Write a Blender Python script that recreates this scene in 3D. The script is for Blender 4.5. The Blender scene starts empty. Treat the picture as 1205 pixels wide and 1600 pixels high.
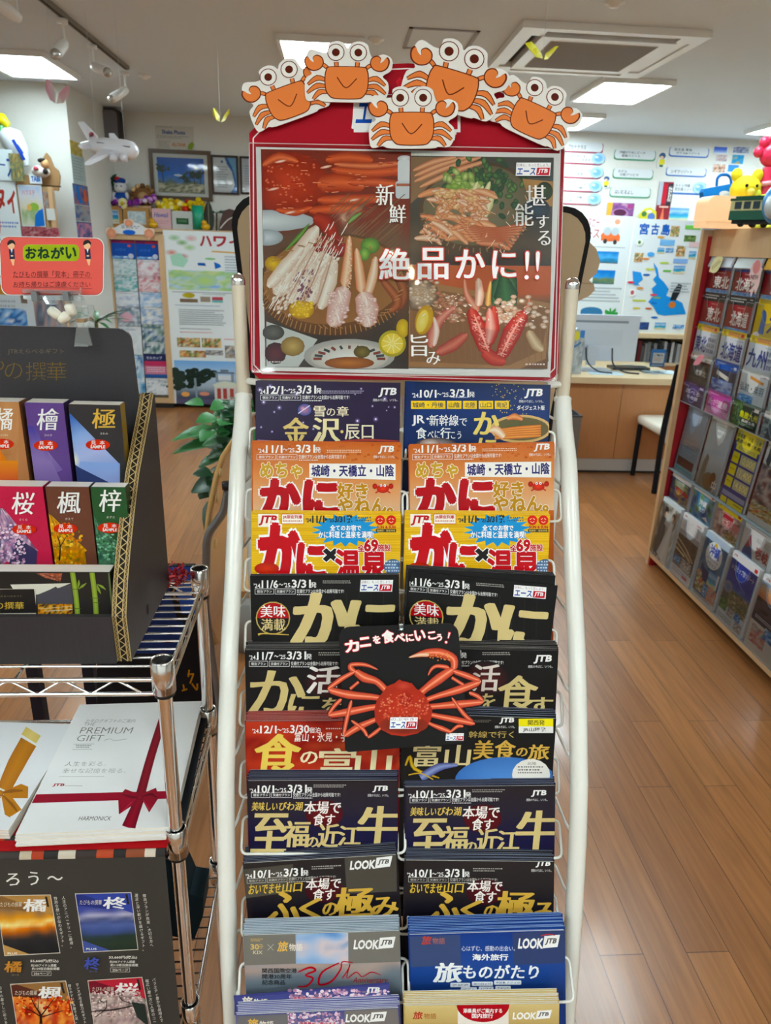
import bpy, math, random
from mathutils import Vector, Matrix, noise
R_ = random.Random(7)
SC = bpy.context.scene
COL = SC.collection
V = Vector

# ---------------------------------------------------------------- camera, world, exposure
F_PX, PITCH, ROLL, YAW, EYE = 1142.0, math.radians(20.0), math.radians(2.0), math.radians(4.2), 1.6
fw = V((math.sin(YAW)*math.cos(PITCH), math.cos(YAW)*math.cos(PITCH), -math.sin(PITCH)))
r0 = V((math.cos(YAW), -math.sin(YAW), 0)); u0 = r0.cross(fw)
rt = math.cos(ROLL)*r0+math.sin(ROLL)*u0; up = math.cos(ROLL)*u0-math.sin(ROLL)*r0
CAM = V((0, 0, EYE))
cd = bpy.data.cameras.new('camera'); cam = bpy.data.objects.new('camera', cd); COL.objects.link(cam)
cd.sensor_fit = 'VERTICAL'; cd.sensor_height = 24.0; cd.lens = F_PX/1600*24.0; cd.clip_start = 0.02
cam.matrix_world = Matrix(((rt.x, up.x, -fw.x, CAM.x), (rt.y, up.y, -fw.y, CAM.y), (rt.z, up.z, -fw.z, CAM.z), (0, 0, 0, 1)))
SC.camera = cam
cd.dof.use_dof = True; cd.dof.focus_distance = 1.05; cd.dof.aperture_fstop = 7.0
SC.view_settings.view_transform = 'Standard'; SC.view_settings.look = 'None'
SC.view_settings.exposure = 0.18; SC.view_settings.gamma = 1.0; SC.view_settings.use_curve_mapping = False
SC.cycles.use_denoising = True; SC.cycles.max_bounces = 8; SC.cycles.transparent_max_bounces = 16
SC.cycles.caustics_reflective = False; SC.cycles.caustics_refractive = False
wd = bpy.data.worlds.new('world'); SC.world = wd; wd.use_nodes = True
wd.node_tree.nodes['Background'].inputs[0].default_value = (0.9, 0.95, 1.0, 1)
wd.node_tree.nodes['Background'].inputs[1].default_value = 0.3
LAMP = 25.0                                   # strength of the ceiling tubes

def ray(x, y): return fw+(x-602.5)/F_PX*rt-(y-800)/F_PX*up
def atY(x, y, Y): d = ray(x, y); return CAM+d*(Y/d.y)
def atX(x, y, X): d = ray(x, y); return CAM+d*(X/d.x)
def atZ(x, y, Z): d = ray(x, y); return CAM+d*((Z-EYE)/d.z)

# ---------------------------------------------------------------- colour and materials
def s2l(c): return c/12.92 if c <= 0.04045 else ((c+0.055)/1.055)**2.4
def rgb(c):
    if isinstance(c, str):
        c = c.lstrip('#'); 
        if len(c) == 3: c = ''.join(k*2 for k in c)
        c = tuple(int(c[i:i+2], 16)/255 for i in (0, 2, 4))
    return tuple(s2l(max(0, min(1, k))) for k in c[:3])+(1.0,)
def hx(c): c = c.lstrip('#'); return tuple(int(c[i:i+2], 16)/255 for i in (0, 2, 4))
def mixc(a, b, t): return tuple(a[i]*(1-t)+b[i]*t for i in range(3))

MATS = {}
def newmat(name):
    m = bpy.data.materials.new(name); m.use_nodes = True; MATS[name] = m
    return m, m.node_tree.nodes, m.node_tree.links, m.node_tree.nodes['Principled BSDF']
def ink(name, rough, spec=0.5):
    m, N, L, P = newmat(name); a = N.new('ShaderNodeAttribute'); a.attribute_name = 'ink'
    h = N.new('ShaderNodeHueSaturation'); h.inputs['Saturation'].default_value = 1.03; h.inputs['Value'].default_value = 0.96; L.new(a.outputs['Color'], h.inputs['Color']); L.new(h.outputs['Color'], P.inputs['Base Color']); P.inputs['Roughness'].default_value = rough
    P.inputs['Specular IOR Level'].default_value = spec; return m
def plain(name, col, rough=0.5, metal=0.0, noise_s=0, noise_a=0.0, stretch=(1, 1, 1), bump=0.0):
    m, N, L, P = newmat(name)
    P.inputs['Roughness'].default_value = rough; P.inputs['Metallic'].default_value = metal
    c = rgb(col); P.inputs['Base Color'].default_value = c
    if noise_s:
        tc = N.new('ShaderNodeTexCoord'); mp = N.new('ShaderNodeMapping'); mp.inputs['Scale'].default_value = stretch
        nz = N.new('ShaderNodeTexNoise'); nz.inputs['Scale'].default_value = noise_s; nz.inputs['Detail'].default_value = 4
        L.new(tc.outputs['Object'], mp.inputs['Vector']); L.new(mp.outputs['Vector'], nz.inputs['Vector'])
        mx = N.new('ShaderNodeMix'); mx.data_type = 'RGBA'
        mx.inputs['A'].default_value = tuple(k*(1-noise_a) for k in c[:3])+(1,)
        mx.inputs['B'].default_value = tuple(min(1, k*(1+noise_a)) for k in c[:3])+(1,)
        L.new(nz.outputs['Fac'], mx.inputs['Factor']); L.new(mx.outputs['Result'], P.inputs['Base Color'])
        if bump:
            b = N.new('ShaderNodeBump'); b.inputs['Strength'].default_value = bump; b.inputs['Distance'].default_value = 0.002
            L.new(nz.outputs['Fac'], b.inputs['Height']); L.new(b.outputs['Normal'], P.inputs['Normal'])
    return m
GLOSS = ink('printed_gloss', 0.28, 0.2); MATTE = ink('printed_matte', 0.65, 0.18); PLASTIC = ink('coloured_plastic', 0.28)
plain('white_paint', '#e9e8de', 0.22); plain('cream_paint', '#ddd2bb', 0.3)
plain('chrome', '#ececea', 0.13, 1.0); plain('dark_metal', '#2a2a2c', 0.4, 0.6); plain('grey_metal', '#85878a', 0.35, 0.8)
plain('tan_wood', '#c9a57a', 0.4, 0, 9, 0.12, (12, 12, 1)); plain('desk_wood', '#b97f50', 0.4, 0, 6, 0.1, (10, 10, 1))
plain('pale_wood', '#d8c19a', 0.35, 0, 6, 0.08, (1, 12, 12)); plain('chair_ply', '#c99a5c', 0.35, 0, 8, 0.12, (12, 12, 1))
plain('black_card', '#2c292c', 0.5, 0, 14, 0.22, (30, 30, 1), 0.15); plain('red_panel', '#a01522', 0.4, 0, 6, 0.05)
plain('ceiling_paint', '#dde8f2', 0.85, 0, 60, 0.02); plain('wall_paint', '#dcdcd6', 0.8, 0, 40, 0.03)
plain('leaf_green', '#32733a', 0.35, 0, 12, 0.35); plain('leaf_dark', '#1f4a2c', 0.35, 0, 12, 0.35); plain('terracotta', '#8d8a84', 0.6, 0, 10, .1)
plain('cardboard', '#b49468', 0.8, 0, 50, 0.12); plain('grey_kick', '#c2c2c0', 0.3, 0.2); plain('dark_groove', '#221a16', 0.8)
plain('kick_board', '#5c4a38', 0.6, 0, 20, 0.2, (20, 20, 1)); plain('white_lacquer', '#eef0ee', 0.3)
plain('cream_seat', '#e6e2d4', 0.45, 0, 30, 0.04)
def glassy(name, tint, fac_min, rough=0.04):
    m, N, L, P = newmat(name); N.remove(P); out = N['Material Output']
    t = N.new('ShaderNodeBsdfTransparent'); t.inputs[0].default_value = tint
    g = N.new('ShaderNodeBsdfGlossy'); g.inputs['Roughness'].default_value = rough; g.inputs[0].default_value = (1, 1, 1, 1)
    lw = N.new('ShaderNodeFresnel'); lw.inputs['IOR'].default_value = 1.45
    ad = N.new('ShaderNodeMath'); ad.operation = 'ADD'; ad.inputs[1].default_value = fac_min; ad.use_clamp = True
    mx = N.new('ShaderNodeMixShader'); L.new(lw.outputs[0], ad.inputs[0]); L.new(ad.outputs[0], mx.inputs[0])
    L.new(t.outputs[0], mx.inputs[1]); L.new(g.outputs[0], mx.inputs[2]); L.new(mx.outputs[0], out.inputs[0])
    return m, N, L, g
glassy('clear_acrylic', (0.985, 0.99, 0.99, 1), 0.0); glassy('clip_plastic', (0.93, 0.96, 0.97, 1), 0.10, 0.1)
m, N, L, g = glassy('clear_sleeve', (0.985, 0.985, 0.98, 1), 0.0, 0.05)
tc = N.new('ShaderNodeTexCoord'); nz = N.new('ShaderNodeTexNoise'); nz.inputs['Scale'].default_value = 9; nz.inputs['Detail'].default_value = 1
b = N.new('ShaderNodeBump'); b.inputs['Strength'].default_value = 0.16; b.inputs['Distance'].default_value = 0.02
L.new(tc.outputs['Object'], nz.inputs['Vector']); L.new(nz.outputs['Fac'], b.inputs['Height']); L.new(b.outputs['Normal'], g.inputs['Normal'])
def emit(name, col, s):
    m, N, L, P = newmat(name); P.inputs['Base Color'].default_value = (0.9, 0.9, 0.9, 1) if s > 5 else (.55, .36, .2, 1)
    P.inputs['Emission Color'].default_value = col; P.inputs['Emission Strength'].default_value = s
emit('tube_light', (0.80, 0.95, 1.0, 1), LAMP); emit('tube_light_boosted', (0.78, 0.95, 1.0, 1), LAMP*1.6); emit('tube_light_dim', (0.78, 0.95, 1.0, 1), LAMP*0.75); emit('warm_lamp', (1.0, 0.60, 0.30, 1), 0.55)  # far tubes boosted to brighten the back of the shop, dimmed beside the pillar
plain('spot_bulb', '#c8c8c4', 0.15, 0.7); emit('warm_bulb', (1.0, 0.80, 0.52, 1), 90.0)
# floor: planks along Y
m, N, L, P = newmat('floor_planks')
tc = N.new('ShaderNodeTexCoord'); mp = N.new('ShaderNodeMapping'); mp.inputs['Rotation'].default_value = (0, 0, math.radians(90))
L.new(tc.outputs['Object'], mp.inputs['Vector'])
br = N.new('ShaderNodeTexBrick'); br.offset = 0.37; br.offset_frequency = 2; br.squash = 1.0
br.inputs['Scale'].default_value = 1.0; br.inputs['Brick Width'].default_value = 0.92; br.inputs['Row Height'].default_value = 0.1085
br.inputs['Mortar Size'].default_value = 0.0011; br.inputs['Mortar Smooth'].default_value = 0.1; br.inputs['Bias'].default_value = 0.0
br.inputs['Color1'].default_value = rgb('#a06a3c'); br.inputs['Color2'].default_value = rgb('#8a5830'); br.inputs['Mortar'].default_value = rgb('#452a18')
L.new(mp.outputs['Vector'], br.inputs['Vector'])
mp2 = N.new('ShaderNodeMapping'); mp2.inputs['Scale'].default_value = (26, 1.3, 1); L.new(tc.outputs['Object'], mp2.inputs['Vector'])
nz = N.new('ShaderNodeTexNoise'); nz.inputs['Scale'].default_value = 2.2; nz.inputs['Detail'].default_value = 6; nz.inputs['Distortion'].default_value = 0.8
L.new(mp2.outputs['Vector'], nz.inputs['Vector'])
hs = N.new('ShaderNodeHueSaturation'); L.new(br.outputs['Color'], hs.inputs['Color'])
mr = N.new('ShaderNodeMapRange'); mr.inputs['From Min'].default_value = 0.3; mr.inputs['From Max'].default_value = 0.7
mr.inputs['To Min'].default_value = 0.78; mr.inputs['To Max'].default_value = 1.2; L.new(nz.outputs['Fac'], mr.inputs['Value']); L.new(mr.outputs[0], hs.inputs['Value'])
L.new(hs.outputs[0], P.inputs['Base Color']); P.inputs['Roughness'].default_value = 0.3
bp = N.new('ShaderNodeBump'); bp.inputs['Strength'].default_value = 0.3; bp.inputs['Distance'].default_value = 0.001; bp.invert = True
L.new(br.outputs['Fac'], bp.inputs['Height']); L.new(bp.outputs['Normal'], P.inputs['Normal'])
P.inputs['Coat Weight'].default_value = 0.25; P.inputs['Coat Roughness'].default_value = 0.12

# ---------------------------------------------------------------- mesh builder
class MB:
    def __init__(s): s.v = []; s.f = []; s.c = []; s.mi = []; s.sm = []; s.mats = []; s.cur = 0; s.col = (0.8, 0.8, 0.8, 1)
    def mat(s, m, col=None):
        m = MATS[m] if isinstance(m, str) else m
        if m not in s.mats: s.mats.append(m)
        s.cur = s.mats.index(m)
        if col is not None: s.col = rgb(col)
        return s
    def add(s, vs, fs, smooth=False, cols=None):
        n = len(s.v); s.v.extend(tuple(p) for p in vs); s.c.extend(cols if cols else [s.col]*len(vs))
        for f in fs: s.f.append(tuple(n+i for i in f)); s.mi.append(s.cur); s.sm.append(smooth)
    def box(s, a, b):
        (x0, y0, z0), (x1, y1, z1) = a, b
        vs = [(x0, y0, z0), (x1, y0, z0), (x1, y1, z0), (x0, y1, z0), (x0, y0, z1), (x1, y0, z1), (x1, y1, z1), (x0, y1, z1)]
        s.add(vs, [(3, 2, 1, 0), (4, 5, 6, 7), (0, 1, 5, 4), (1, 2, 6, 5), (2, 3, 7, 6), (3, 0, 4, 7)]); return s
    def prism(s, pts, d):                      # closed polygon of 3D points pushed along d
        n = len(pts); pts = [V(p) for p in pts]; d = V(d)
        s.add(pts+[p+d for p in pts], [tuple(range(n-1, -1, -1)), tuple(range(n, 2*n))]+[(i, (i+1) % n, n+(i+1) % n, n+i) for i in range(n)]); return s
    def tube(s, path, r, n=8, closed=False, caps=True):
        P = [V(p) for p in path]; k = len(P); rr = r if isinstance(r, (list, tuple)) else [r]*k
        vs = []; nrm = None
        for i in range(k):
            if closed: t = P[(i+1) % k]-P[i-1]
            else: t = P[min(i+1, k-1)]-P[max(i-1, 0)]
            t.normalize()
            if nrm is None:
                a = V((0, 0, 1)) if abs(t.z) < 0.9 else V((1, 0, 0)); nrm = t.cross(a).normalized()
            else:
                nrm = (nrm-t*nrm.dot(t)).normalized()
            b = t.cross(nrm)
            for j in range(n):
                a = 2*math.pi*j/n; vs.append(P[i]+(nrm*math.cos(a)+b*math.sin(a))*rr[i])
        fs = []
        for i in range(k if closed else k-1):
            for j in range(n):
                a, b2 = i*n+j, i*n+(j+1) % n; c, d = ((i+1) % k)*n+(j+1) % n, ((i+1) % k)*n+j
                fs.append((a, b2, c, d))
        s.add(vs, fs, True)
        if caps and not closed:
            s.add(vs[:n], [tuple(range(n-1, -1, -1))]); s.add(vs[-n:], [tuple(range(n))])
        return s
    def lathe(s, prof, o=(0, 0, 0), ax=(0, 0, 1), n=20, sq=(1, 1)):   # prof: (r, h)
        o = V(o); ax = V(ax).normalized(); a = V((1, 0, 0)) if abs(ax.x) < 0.9 else V((0, 1, 0))
        e1 = ax.cross(a).normalized(); e2 = ax.cross(e1); vs = []
        for r, h in prof:
            for j in range(n):
                t = 2*math.pi*j/n; vs.append(o+ax*h+e1*(r*math.cos(t)*sq[0])+e2*(r*math.sin(t)*sq[1]))
        fs = [(i*n+j, i*n+(j+1) % n, (i+1)*n+(j+1) % n, (i+1)*n+j) for i in range(len(prof)-1) for j in range(n)]
        s.add(vs, fs, True); return s
    def ball(s, c, r, n=14, k=8):
        r = r if isinstance(r, (tuple, list)) else (r, r, r); c = V(c)
        vs = []; 
        for i in range(k+1):
            p = math.pi*i/k
            for j in range(n):
                t = 2*math.pi*j/n; vs.append(c+V((r[0]*math.sin(p)*math.cos(t), r[1]*math.sin(p)*math.sin(t), r[2]*math.cos(p))))
        s.add(vs, [(i*n+j, (i+1)*n+j, (i+1)*n+(j+1) % n, i*n+(j+1) % n) for i in range(k) for j in range(n)], True); return s
    def mesh(s, name):
        me = bpy.data.meshes.new(name); me.from_pydata(s.v, [], s.f)
        for m in s.mats: me.materials.append(m)
        me.polygons.foreach_set('material_index', s.mi); me.polygons.foreach_set('use_smooth', s.sm)
        at = me.color_attributes.new('ink', 'FLOAT_COLOR', 'POINT')
        at.data.foreach_set('color', [k for c in s.c for k in c]); me.update(); return me
    def build(s, name, parent=None, M=None):     # vertices are in world space unless M is given
        o = bpy.data.objects.new(name, s.mesh(name)); COL.objects.link(o)
        M = M or Matrix.Identity(4)
        if parent is not None:
            o.parent = parent; o.matrix_basis = WM(parent).inverted() @ M
        else: o.matrix_basis = M
        return o
def WM(o):
    return o.matrix_basis.copy() if o.parent is None else WM(o.parent) @ o.matrix_basis
def tag(o, label, cat, group=None, kind=None):
    o['label'] = label; o['category'] = cat
    if group: o['group'] = group
    if kind: o['kind'] = kind
    return o
def thing(name, label, cat, M=None, group=None):
    o = bpy.data.objects.new(name, None); COL.objects.link(o); o.empty_display_size = 0.05
    if M is not None: o.matrix_basis = M if isinstance(M, Matrix) else Matrix.Translation(V(M))
    return tag(o, label, cat, group)
def struct(o): o['kind'] = 'structure'; return o
def recenter(o):                                  # put a single-mesh thing's origin at its base centre
    me = o.data; bb = [v.co for v in me.vertices]
    c = V(((min(p.x for p in bb)+max(p.x for p in bb))/2, (min(p.y for p in bb)+max(p.y for p in bb))/2, min(p.z for p in bb)))
    me.transform(Matrix.Translation(-c)); o.matrix_basis = o.matrix_basis @ Matrix.Translation(c); return o
def rnd(path, r=0.01, k=4, closed=False):          # round the corners of a polyline
    P = [V(p) for p in path]; n = len(P); out = []
    for i in range(n):
        if not closed and i in (0, n-1): out.append(P[i]); continue
        a, b, c = P[i-1], P[i], P[(i+1) % n]; d1 = (a-b); d2 = (c-b)
        q = min(r, d1.length*0.45, d2.length*0.45); p1 = b+d1.normalized()*q; p2 = b+d2.normalized()*q
        for j in range(k+1):
            t = j/k; out.append(p1*(1-t)**2+b*2*t*(1-t)+p2*t*t)
    return out

# ---------------------------------------------------------------- lettering
GC = {}
def glyphs(s, off=0.0):
    key = (s, round(off, 4))
    if key in GC: return GC[key]
    cu = bpy.data.curves.new('lettering', 'FONT'); cu.body = s; cu.resolution_u = 2; cu.fill_mode = 'FRONT'; cu.offset = off
    ob = bpy.data.objects.new('lettering', cu); COL.objects.link(ob)
    dg = bpy.context.evaluated_depsgraph_get(); me = bpy.data.meshes.new_from_object(ob.evaluated_get(dg))
    vs = [(v.co.x, v.co.y) for v in me.vertices]; fs = [tuple(p.vertices) for p in me.polygons]
    bpy.data.objects.remove(ob); bpy.data.curves.remove(cu); bpy.data.meshes.remove(me)
    bb = (min(v[0] for v in vs), min(v[1] for v in vs), max(v[0] for v in vs), max(v[1] for v in vs)) if vs else (0, 0, 1, 1)
    GC[key] = (vs, fs, bb); return GC[key]

class Sheet(MB):
    """flat printed face; local x right, y up, z out of the face. mode px: coordinates are read off a crop of the photograph
    and carried onto this plane; mode n: 0..1 across a w x h face whose top left corner is (0, 0)"""
    def __init__(s, M, mode='px', crop=(0, 0, 1), size=(1, 1), dz=4e-5, mat=None):
        MB.__init__(s); s.M = M; s.Mi = M.inverted(); s.mode = mode; s.crop = crop; s.size = size; s.clip = None; s.taper = False; s.dz = dz; s.z = 0.0; s.mat(mat or GLOSS)
    def pt(s, x, y):
        if s.mode == 'n': return (x*s.size[0], -y*s.size[1])
        d = ray(s.crop[0]+x/s.crop[2], s.crop[1]+y/s.crop[2]); n = s.M.col[2].xyz; o = s.M.col[3].xyz
        p = CAM+d*((o-CAM).dot(n)/d.dot(n)); q = s.Mi @ p; u, v = q.x, q.y
        if s.clip: c = s.clip; u = min(max(u, c[0]), c[1]); v = min(max(v, c[2]), c[3])
        return (u, v)
    def up(s): s.z += s.dz; return s.z
    def base(s, u0, v0, u1, v1, th, c, edge=None):
        s.col = rgb(c); s.box((u0, v0, -th), (u1, v1, 0)); return s
    def basepoly(s, pts, th, c, edge=None, raw=False):
        q = [p if raw else s.pt(*p) for p in pts]; n = len(q); s.col = rgb(edge or c)
        ar = sum(q[i][0]*q[(i+1) % n][1]-q[(i+1) % n][0]*q[i][1] for i in range(n))
        if ar < 0: q = q[::-1]
        s.prism([(a, b, -th) for a, b in q], (0, 0, th*0.999)); s.col = rgb(c); s.add([(a, b, 0) for a, b in q], [tuple(range(n))]); return s
    def poly(s, pts, c):
        z = s.up(); q = [s.pt(*p)+(z,) for p in pts]; n = len(q); s.col = rgb(c)
        ar = sum(q[i][0]*q[(i+1) % n][1]-q[(i+1) % n][0]*q[i][1] for i in range(n))
        s.add(q if ar > 0 else q[::-1], [tuple(range(n))]); return s
    def rect(s, x0, y0, x1, y1, c): return s.poly([(x0, y0), (x1, y0), (x1, y1), (x0, y1)], c)
    def rrect(s, x0, y0, x1, y1, r, c, ry=None):
        ry = ry or r; p = []
        for cx, cy, a0 in ((x1-r, y0+ry, -90), (x1-r, y1-ry, 0), (x0+r, y1-ry, 90), (x0+r, y0+ry, 180)):
            for k in range(5): a = math.radians(a0+22.5*k); p.append((cx+r*math.cos(a), cy+ry*math.sin(a)))
        return s.poly(p, c)
    def ell(s, cx, cy, rx, ry, c, c2=None, rot=0, n=18):
        z = s.up(); ca, sa = math.cos(math.radians(rot)), math.sin(math.radians(rot))
        ps = [(cx+rx*math.cos(2*math.pi*k/n)*ca-ry*math.sin(2*math.pi*k/n)*sa, cy+rx*math.cos(2*math.pi*k/n)*sa+ry*math.sin(2*math.pi*k/n)*ca) for k in range(n)]
        q = [s.pt(cx, cy)+(z,)]+[s.pt(*p)+(z,) for p in ps[::-1]]
        e = rgb(c2 or c); s.add(q, [(0, 1+k, 1+(k+1) % n) for k in range(n)], False, [rgb(c)]+[e]*n); return s
    def limb(s, pts, w, c, c2=None):               # strip with widths w, colour c along the middle and c2 along the edges
        w = list(w) if isinstance(w, (list, tuple)) else [w]*len(pts)
        if len(pts) >= 3:
            P, W = [], []; n = len(pts)
            for i in range(n-1):
                p0, p1, p2, p3 = pts[max(i-1, 0)], pts[i], pts[i+1], pts[min(i+2, n-1)]
                for t in (0, .25, .5, .75):
                    P.append(tuple(.5*(2*p1[d]+(p2[d]-p0[d])*t+(2*p0[d]-5*p1[d]+4*p2[d]-p3[d])*t*t+(3*p1[d]-p0[d]-3*p2[d]+p3[d])*t**3) for d in (0, 1))); W.append(w[i]*(1-t)+w[i+1]*t)
            pts, w = P+[pts[-1]], W+[w[-1]]
            if s.taper and max(w) > 9: w = [w[0]*.45]+w[1:-1]+[w[-1]*.45]
        z = s.up(); n = len(pts); q = []; cs = []; e = rgb(c2 or c); c = rgb(c)
        for i in range(n):
            a = pts[max(i-1, 0)]; b = pts[min(i+1, n-1)]; dx, dy = b[0]-a[0], b[1]-a[1]; l = math.hypot(dx, dy) or 1; nx, ny = -dy/l*w[i]/2, dx/l*w[i]/2
            for t in (-1, 0, 1): q.append(s.pt(pts[i][0]+nx*t, pts[i][1]+ny*t)+(z,)); cs.append(c if t == 0 else e)
        s.add(q, [f for i in range(n-1) for f in ((3*i+1, 3*i, 3*i+3, 3*i+4), (3*i+2, 3*i+1, 3*i+4, 3*i+5))], False, cs); return s
    def line(s, pts, w, c): return s.limb(pts, w, c)
    def frame(s, x0, y0, x1, y1, w, c):
        return s.line([(x0, y0), (x1, y0)], w, c).line([(x1, y0), (x1, y1)], w, c).line([(x1, y1), (x0, y1)], w, c).line([(x0, y1), (x0, y0)], w, c)
    def pic(s, x0, y0, x1, y1, fn, n=20, m=20, quad=None):
        z = s.up(); q = []; cs = []
        for j in range(m+1):
            for i in range(n+1):
                u, v = i/n, j/m
                if quad:
                    (ax, ay), (bx, by), (cx, cy), (dx, dy) = quad
                    x = (ax*(1-u)+bx*u)*(1-v)+(dx*(1-u)+cx*u)*v; y = (ay*(1-u)+by*u)*(1-v)+(dy*(1-u)+cy*u)*v
                else: x, y = x0+(x1-x0)*u, y0+(y1-y0)*v
                q.append(s.pt(x, y)+(z,)); cs.append(rgb(fn(u, v)))
        s.add(q, [((j+1)*(n+1)+i, (j+1)*(n+1)+i+1, j*(n+1)+i+1, j*(n+1)+i) for j in range(m) for i in range(n)], False, cs); return s
    def T(s, txt, x0, y0, x1, y1, c, b=0.0, sh=0.0, mn=0.0, out=None, rot=0.0, bow=0.0):
        """lettering fitted to a box; b bolder, sh slant, mn thickens uprights only, out=(colour, width) outline, bow bends upward"""
        for cc, ex in ([(out[0], out[1]*.8)] if out else [])+[(c, 0.0)]:
            tot = b+ex; o_ = min(tot, 0.0 if ord(txt[0]) > 0x2000 else .03); r_ = (tot-o_)*.8
            vs, fs, _ = glyphs(txt, o_); bx = glyphs(txt, min(b, 0.0))[2]; z = s.up(); col = rgb(cc)
            W = (bx[2]-bx[0]) or 1; H = (bx[3]-bx[1]) or 1; ca, sa = math.cos(math.radians(rot)), math.sin(math.radians(rot)); hw, hh = (x1-x0)/2, (y1-y0)/2
            if r_ > .004:
                k_ = 8 if r_ > .02 else 4; sm = [(r_*math.cos(2*math.pi*(i+.5)/k_), r_*math.sin(2*math.pi*(i+.5)/k_)) for i in range(k_)]
            else: sm = [(0, 0)]
            for dx, dy in [(m_+p_[0], p_[1]) for m_ in ((-mn*.5, 0, mn*0.5) if mn else (0,)) for p_ in sm]:
                q = []
                for vx, vy in vs:
                    a = ((vx+dx-bx[0])/W*2-1)*hw; d = (1-(vy+dy-bx[1])/H*2)*hh; a -= sh*d
                    d += bow*((a/hw)**2) if hw else 0
                    q.append(s.pt((x0+x1)/2+a*ca-d*sa, (y0+y1)/2+a*sa+d*ca)+(z,))
                s.add(q, fs, False, [col]*len(q)); z += max(2.5e-6, s.dz*.3); s.z = z
        return s
    def TV(s, txt, x, y0, y1, c, w, b=0.0):        # a column of characters
        h = (y1-y0)/len(txt)
        for i, ch in enumerate(txt):
            vs, fs, bx = glyphs(ch, b); z = s.z+s.dz; k = min(w, h*0.98)
            q = [s.pt(x+(vx-0.5)*k, y0+h*(i+0.5)-(vy-0.38)*k)+(z,) for vx, vy in vs]; s.add(q, fs, False, [rgb(c)]*len(q))
        s.up(); return s
    def scrib(s, x0, y0, x1, y1, c, rows=3, fill=0.46, seed=1):  # small unreadable print: rows of little dashes
        q = random.Random(seed); h = (y1-y0)/rows; z = s.up(); s.col = rgb(c)
        for r in range(rows):
            x = x0; y = y0+h*r; e = x1-(x1-x0)*q.random()*0.3
            while x < e:
                w = h*fill*q.uniform(0.6, 1.6); p = [(x, y), (x+w, y), (x+w, y+h*fill), (x, y+h*fill)]
                s.add([s.pt(*k)+(z,) for k in p[::-1]], [(0, 1, 2, 3)]); x += w*1.6
        return s
def plane(o, x, y):                                # matrix from origin, right, up
    x = V(x).normalized(); z = x.cross(V(y)).normalized(); y = z.cross(x); o = V(o)
    return Matrix(((x.x, y.x, z.x, o.x), (x.y, y.y, z.y, o.y), (x.z, y.z, z.z, o.z), (0, 0, 0, 1)))
def nz3(u, v, k, seed): return noise.noise((u*k+seed*7.3, v*k+seed*3.1, seed*1.7))
def p_noise(cols, k=8, seed=1):
    cols = [hx(c) for c in cols]
    def f(u, v):
        t = max(0, min(0.999, (nz3(u, v, k, seed)*0.9+0.5)))*(len(cols)-1); i = int(t); return mixc(cols[i], cols[min(i+1, len(cols)-1)], t-i)
    return f
def p_grad(stops, k=0, amp=0.0, seed=1):           # vertical bands of colour with a little noise
    st = [(a, hx(c)) for a, c in stops]
    def f(u, v):
        v2 = v+(nz3(u, v, k, seed)*amp if k else 0)
        if v2 <= st[0][0]: return st[0][1]
        for (a, c), (b2, d) in zip(st, st[1:]):
            if v2 <= b2: return mixc(c, d, (v2-a)/max(b2-a, 1e-6))
        return st[-1][1]
    return f
p_sea = lambda seed=1: p_grad([(0, '#4f8fd0'), (.35, '#bcd8ee'), (.42, '#2f7fc0'), (.7, '#3fb0c8'), (.8, '#e6d9b0'), (1, '#c9b58a')], 3, .08, seed)
p_sunset = lambda seed=1: p_grad([(0, '#57505a'), (.25, '#8a6a50'), (.42, '#f0a02a'), (.5, '#fff0a0'), (.56, '#e87a1a'), (.66, '#7a4a2c'), (.75, '#2a2a2c'), (1, '#1d1c20')], 4, .12, seed)
p_green = lambda seed=1: p_noise(['#1c3a22', '#3f6a34', '#7a9a50', '#24482c', '#a8b878'], 9, seed)
p_town = lambda seed=1: p_noise(['#6a5a4a', '#c8b8a0', '#8a9ab0', '#e8e0d0', '#5a6a80', '#a88860'], 11, seed)
p_food = lambda seed=1: p_noise(['#7a2a18', '#c86a30', '#e8c890', '#4a6a2a', '#f0e8d8', '#a03a20'], 9, seed)
p_blue = lambda seed=1: p_noise(['#1a4a9a', '#3a80d0', '#a8d0f0', '#2060b0', '#e8f0f8'], 7, seed)
# ================================================================ the room
def quad_wall(name, a, b, m): return struct(MB().mat(m).box(a, b).build(name))
CEIL = 2.7
quad_wall('floor', (-4.3, -3.3, -0.05), (5.1, 7.9, 0), 'floor_planks')
quad_wall('ceiling', (-4.3, -3.3, CEIL), (5.1, 7.9, CEIL+0.05), 'ceiling_paint')
quad_wall('wall_back', (-4.3, 7.8, 0), (5.1, 7.9, CEIL), 'wall_paint')
quad_wall('wall_left', (-4.4, -3.3, 0), (-4.3, 7.9, CEIL), 'wall_paint')
quad_wall('wall_right', (5.1, -3.3, 0), (5.2, 7.9, CEIL), 'wall_paint')
quad_wall('wall_front', (-4.3, -3.4, 0), (5.1, -3.3, CEIL), 'wall_paint')
quad_wall('wall_pillar', (-4.3, 6.59, 0), (-2.125, 7.8, CEIL), 'wall_paint')
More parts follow.
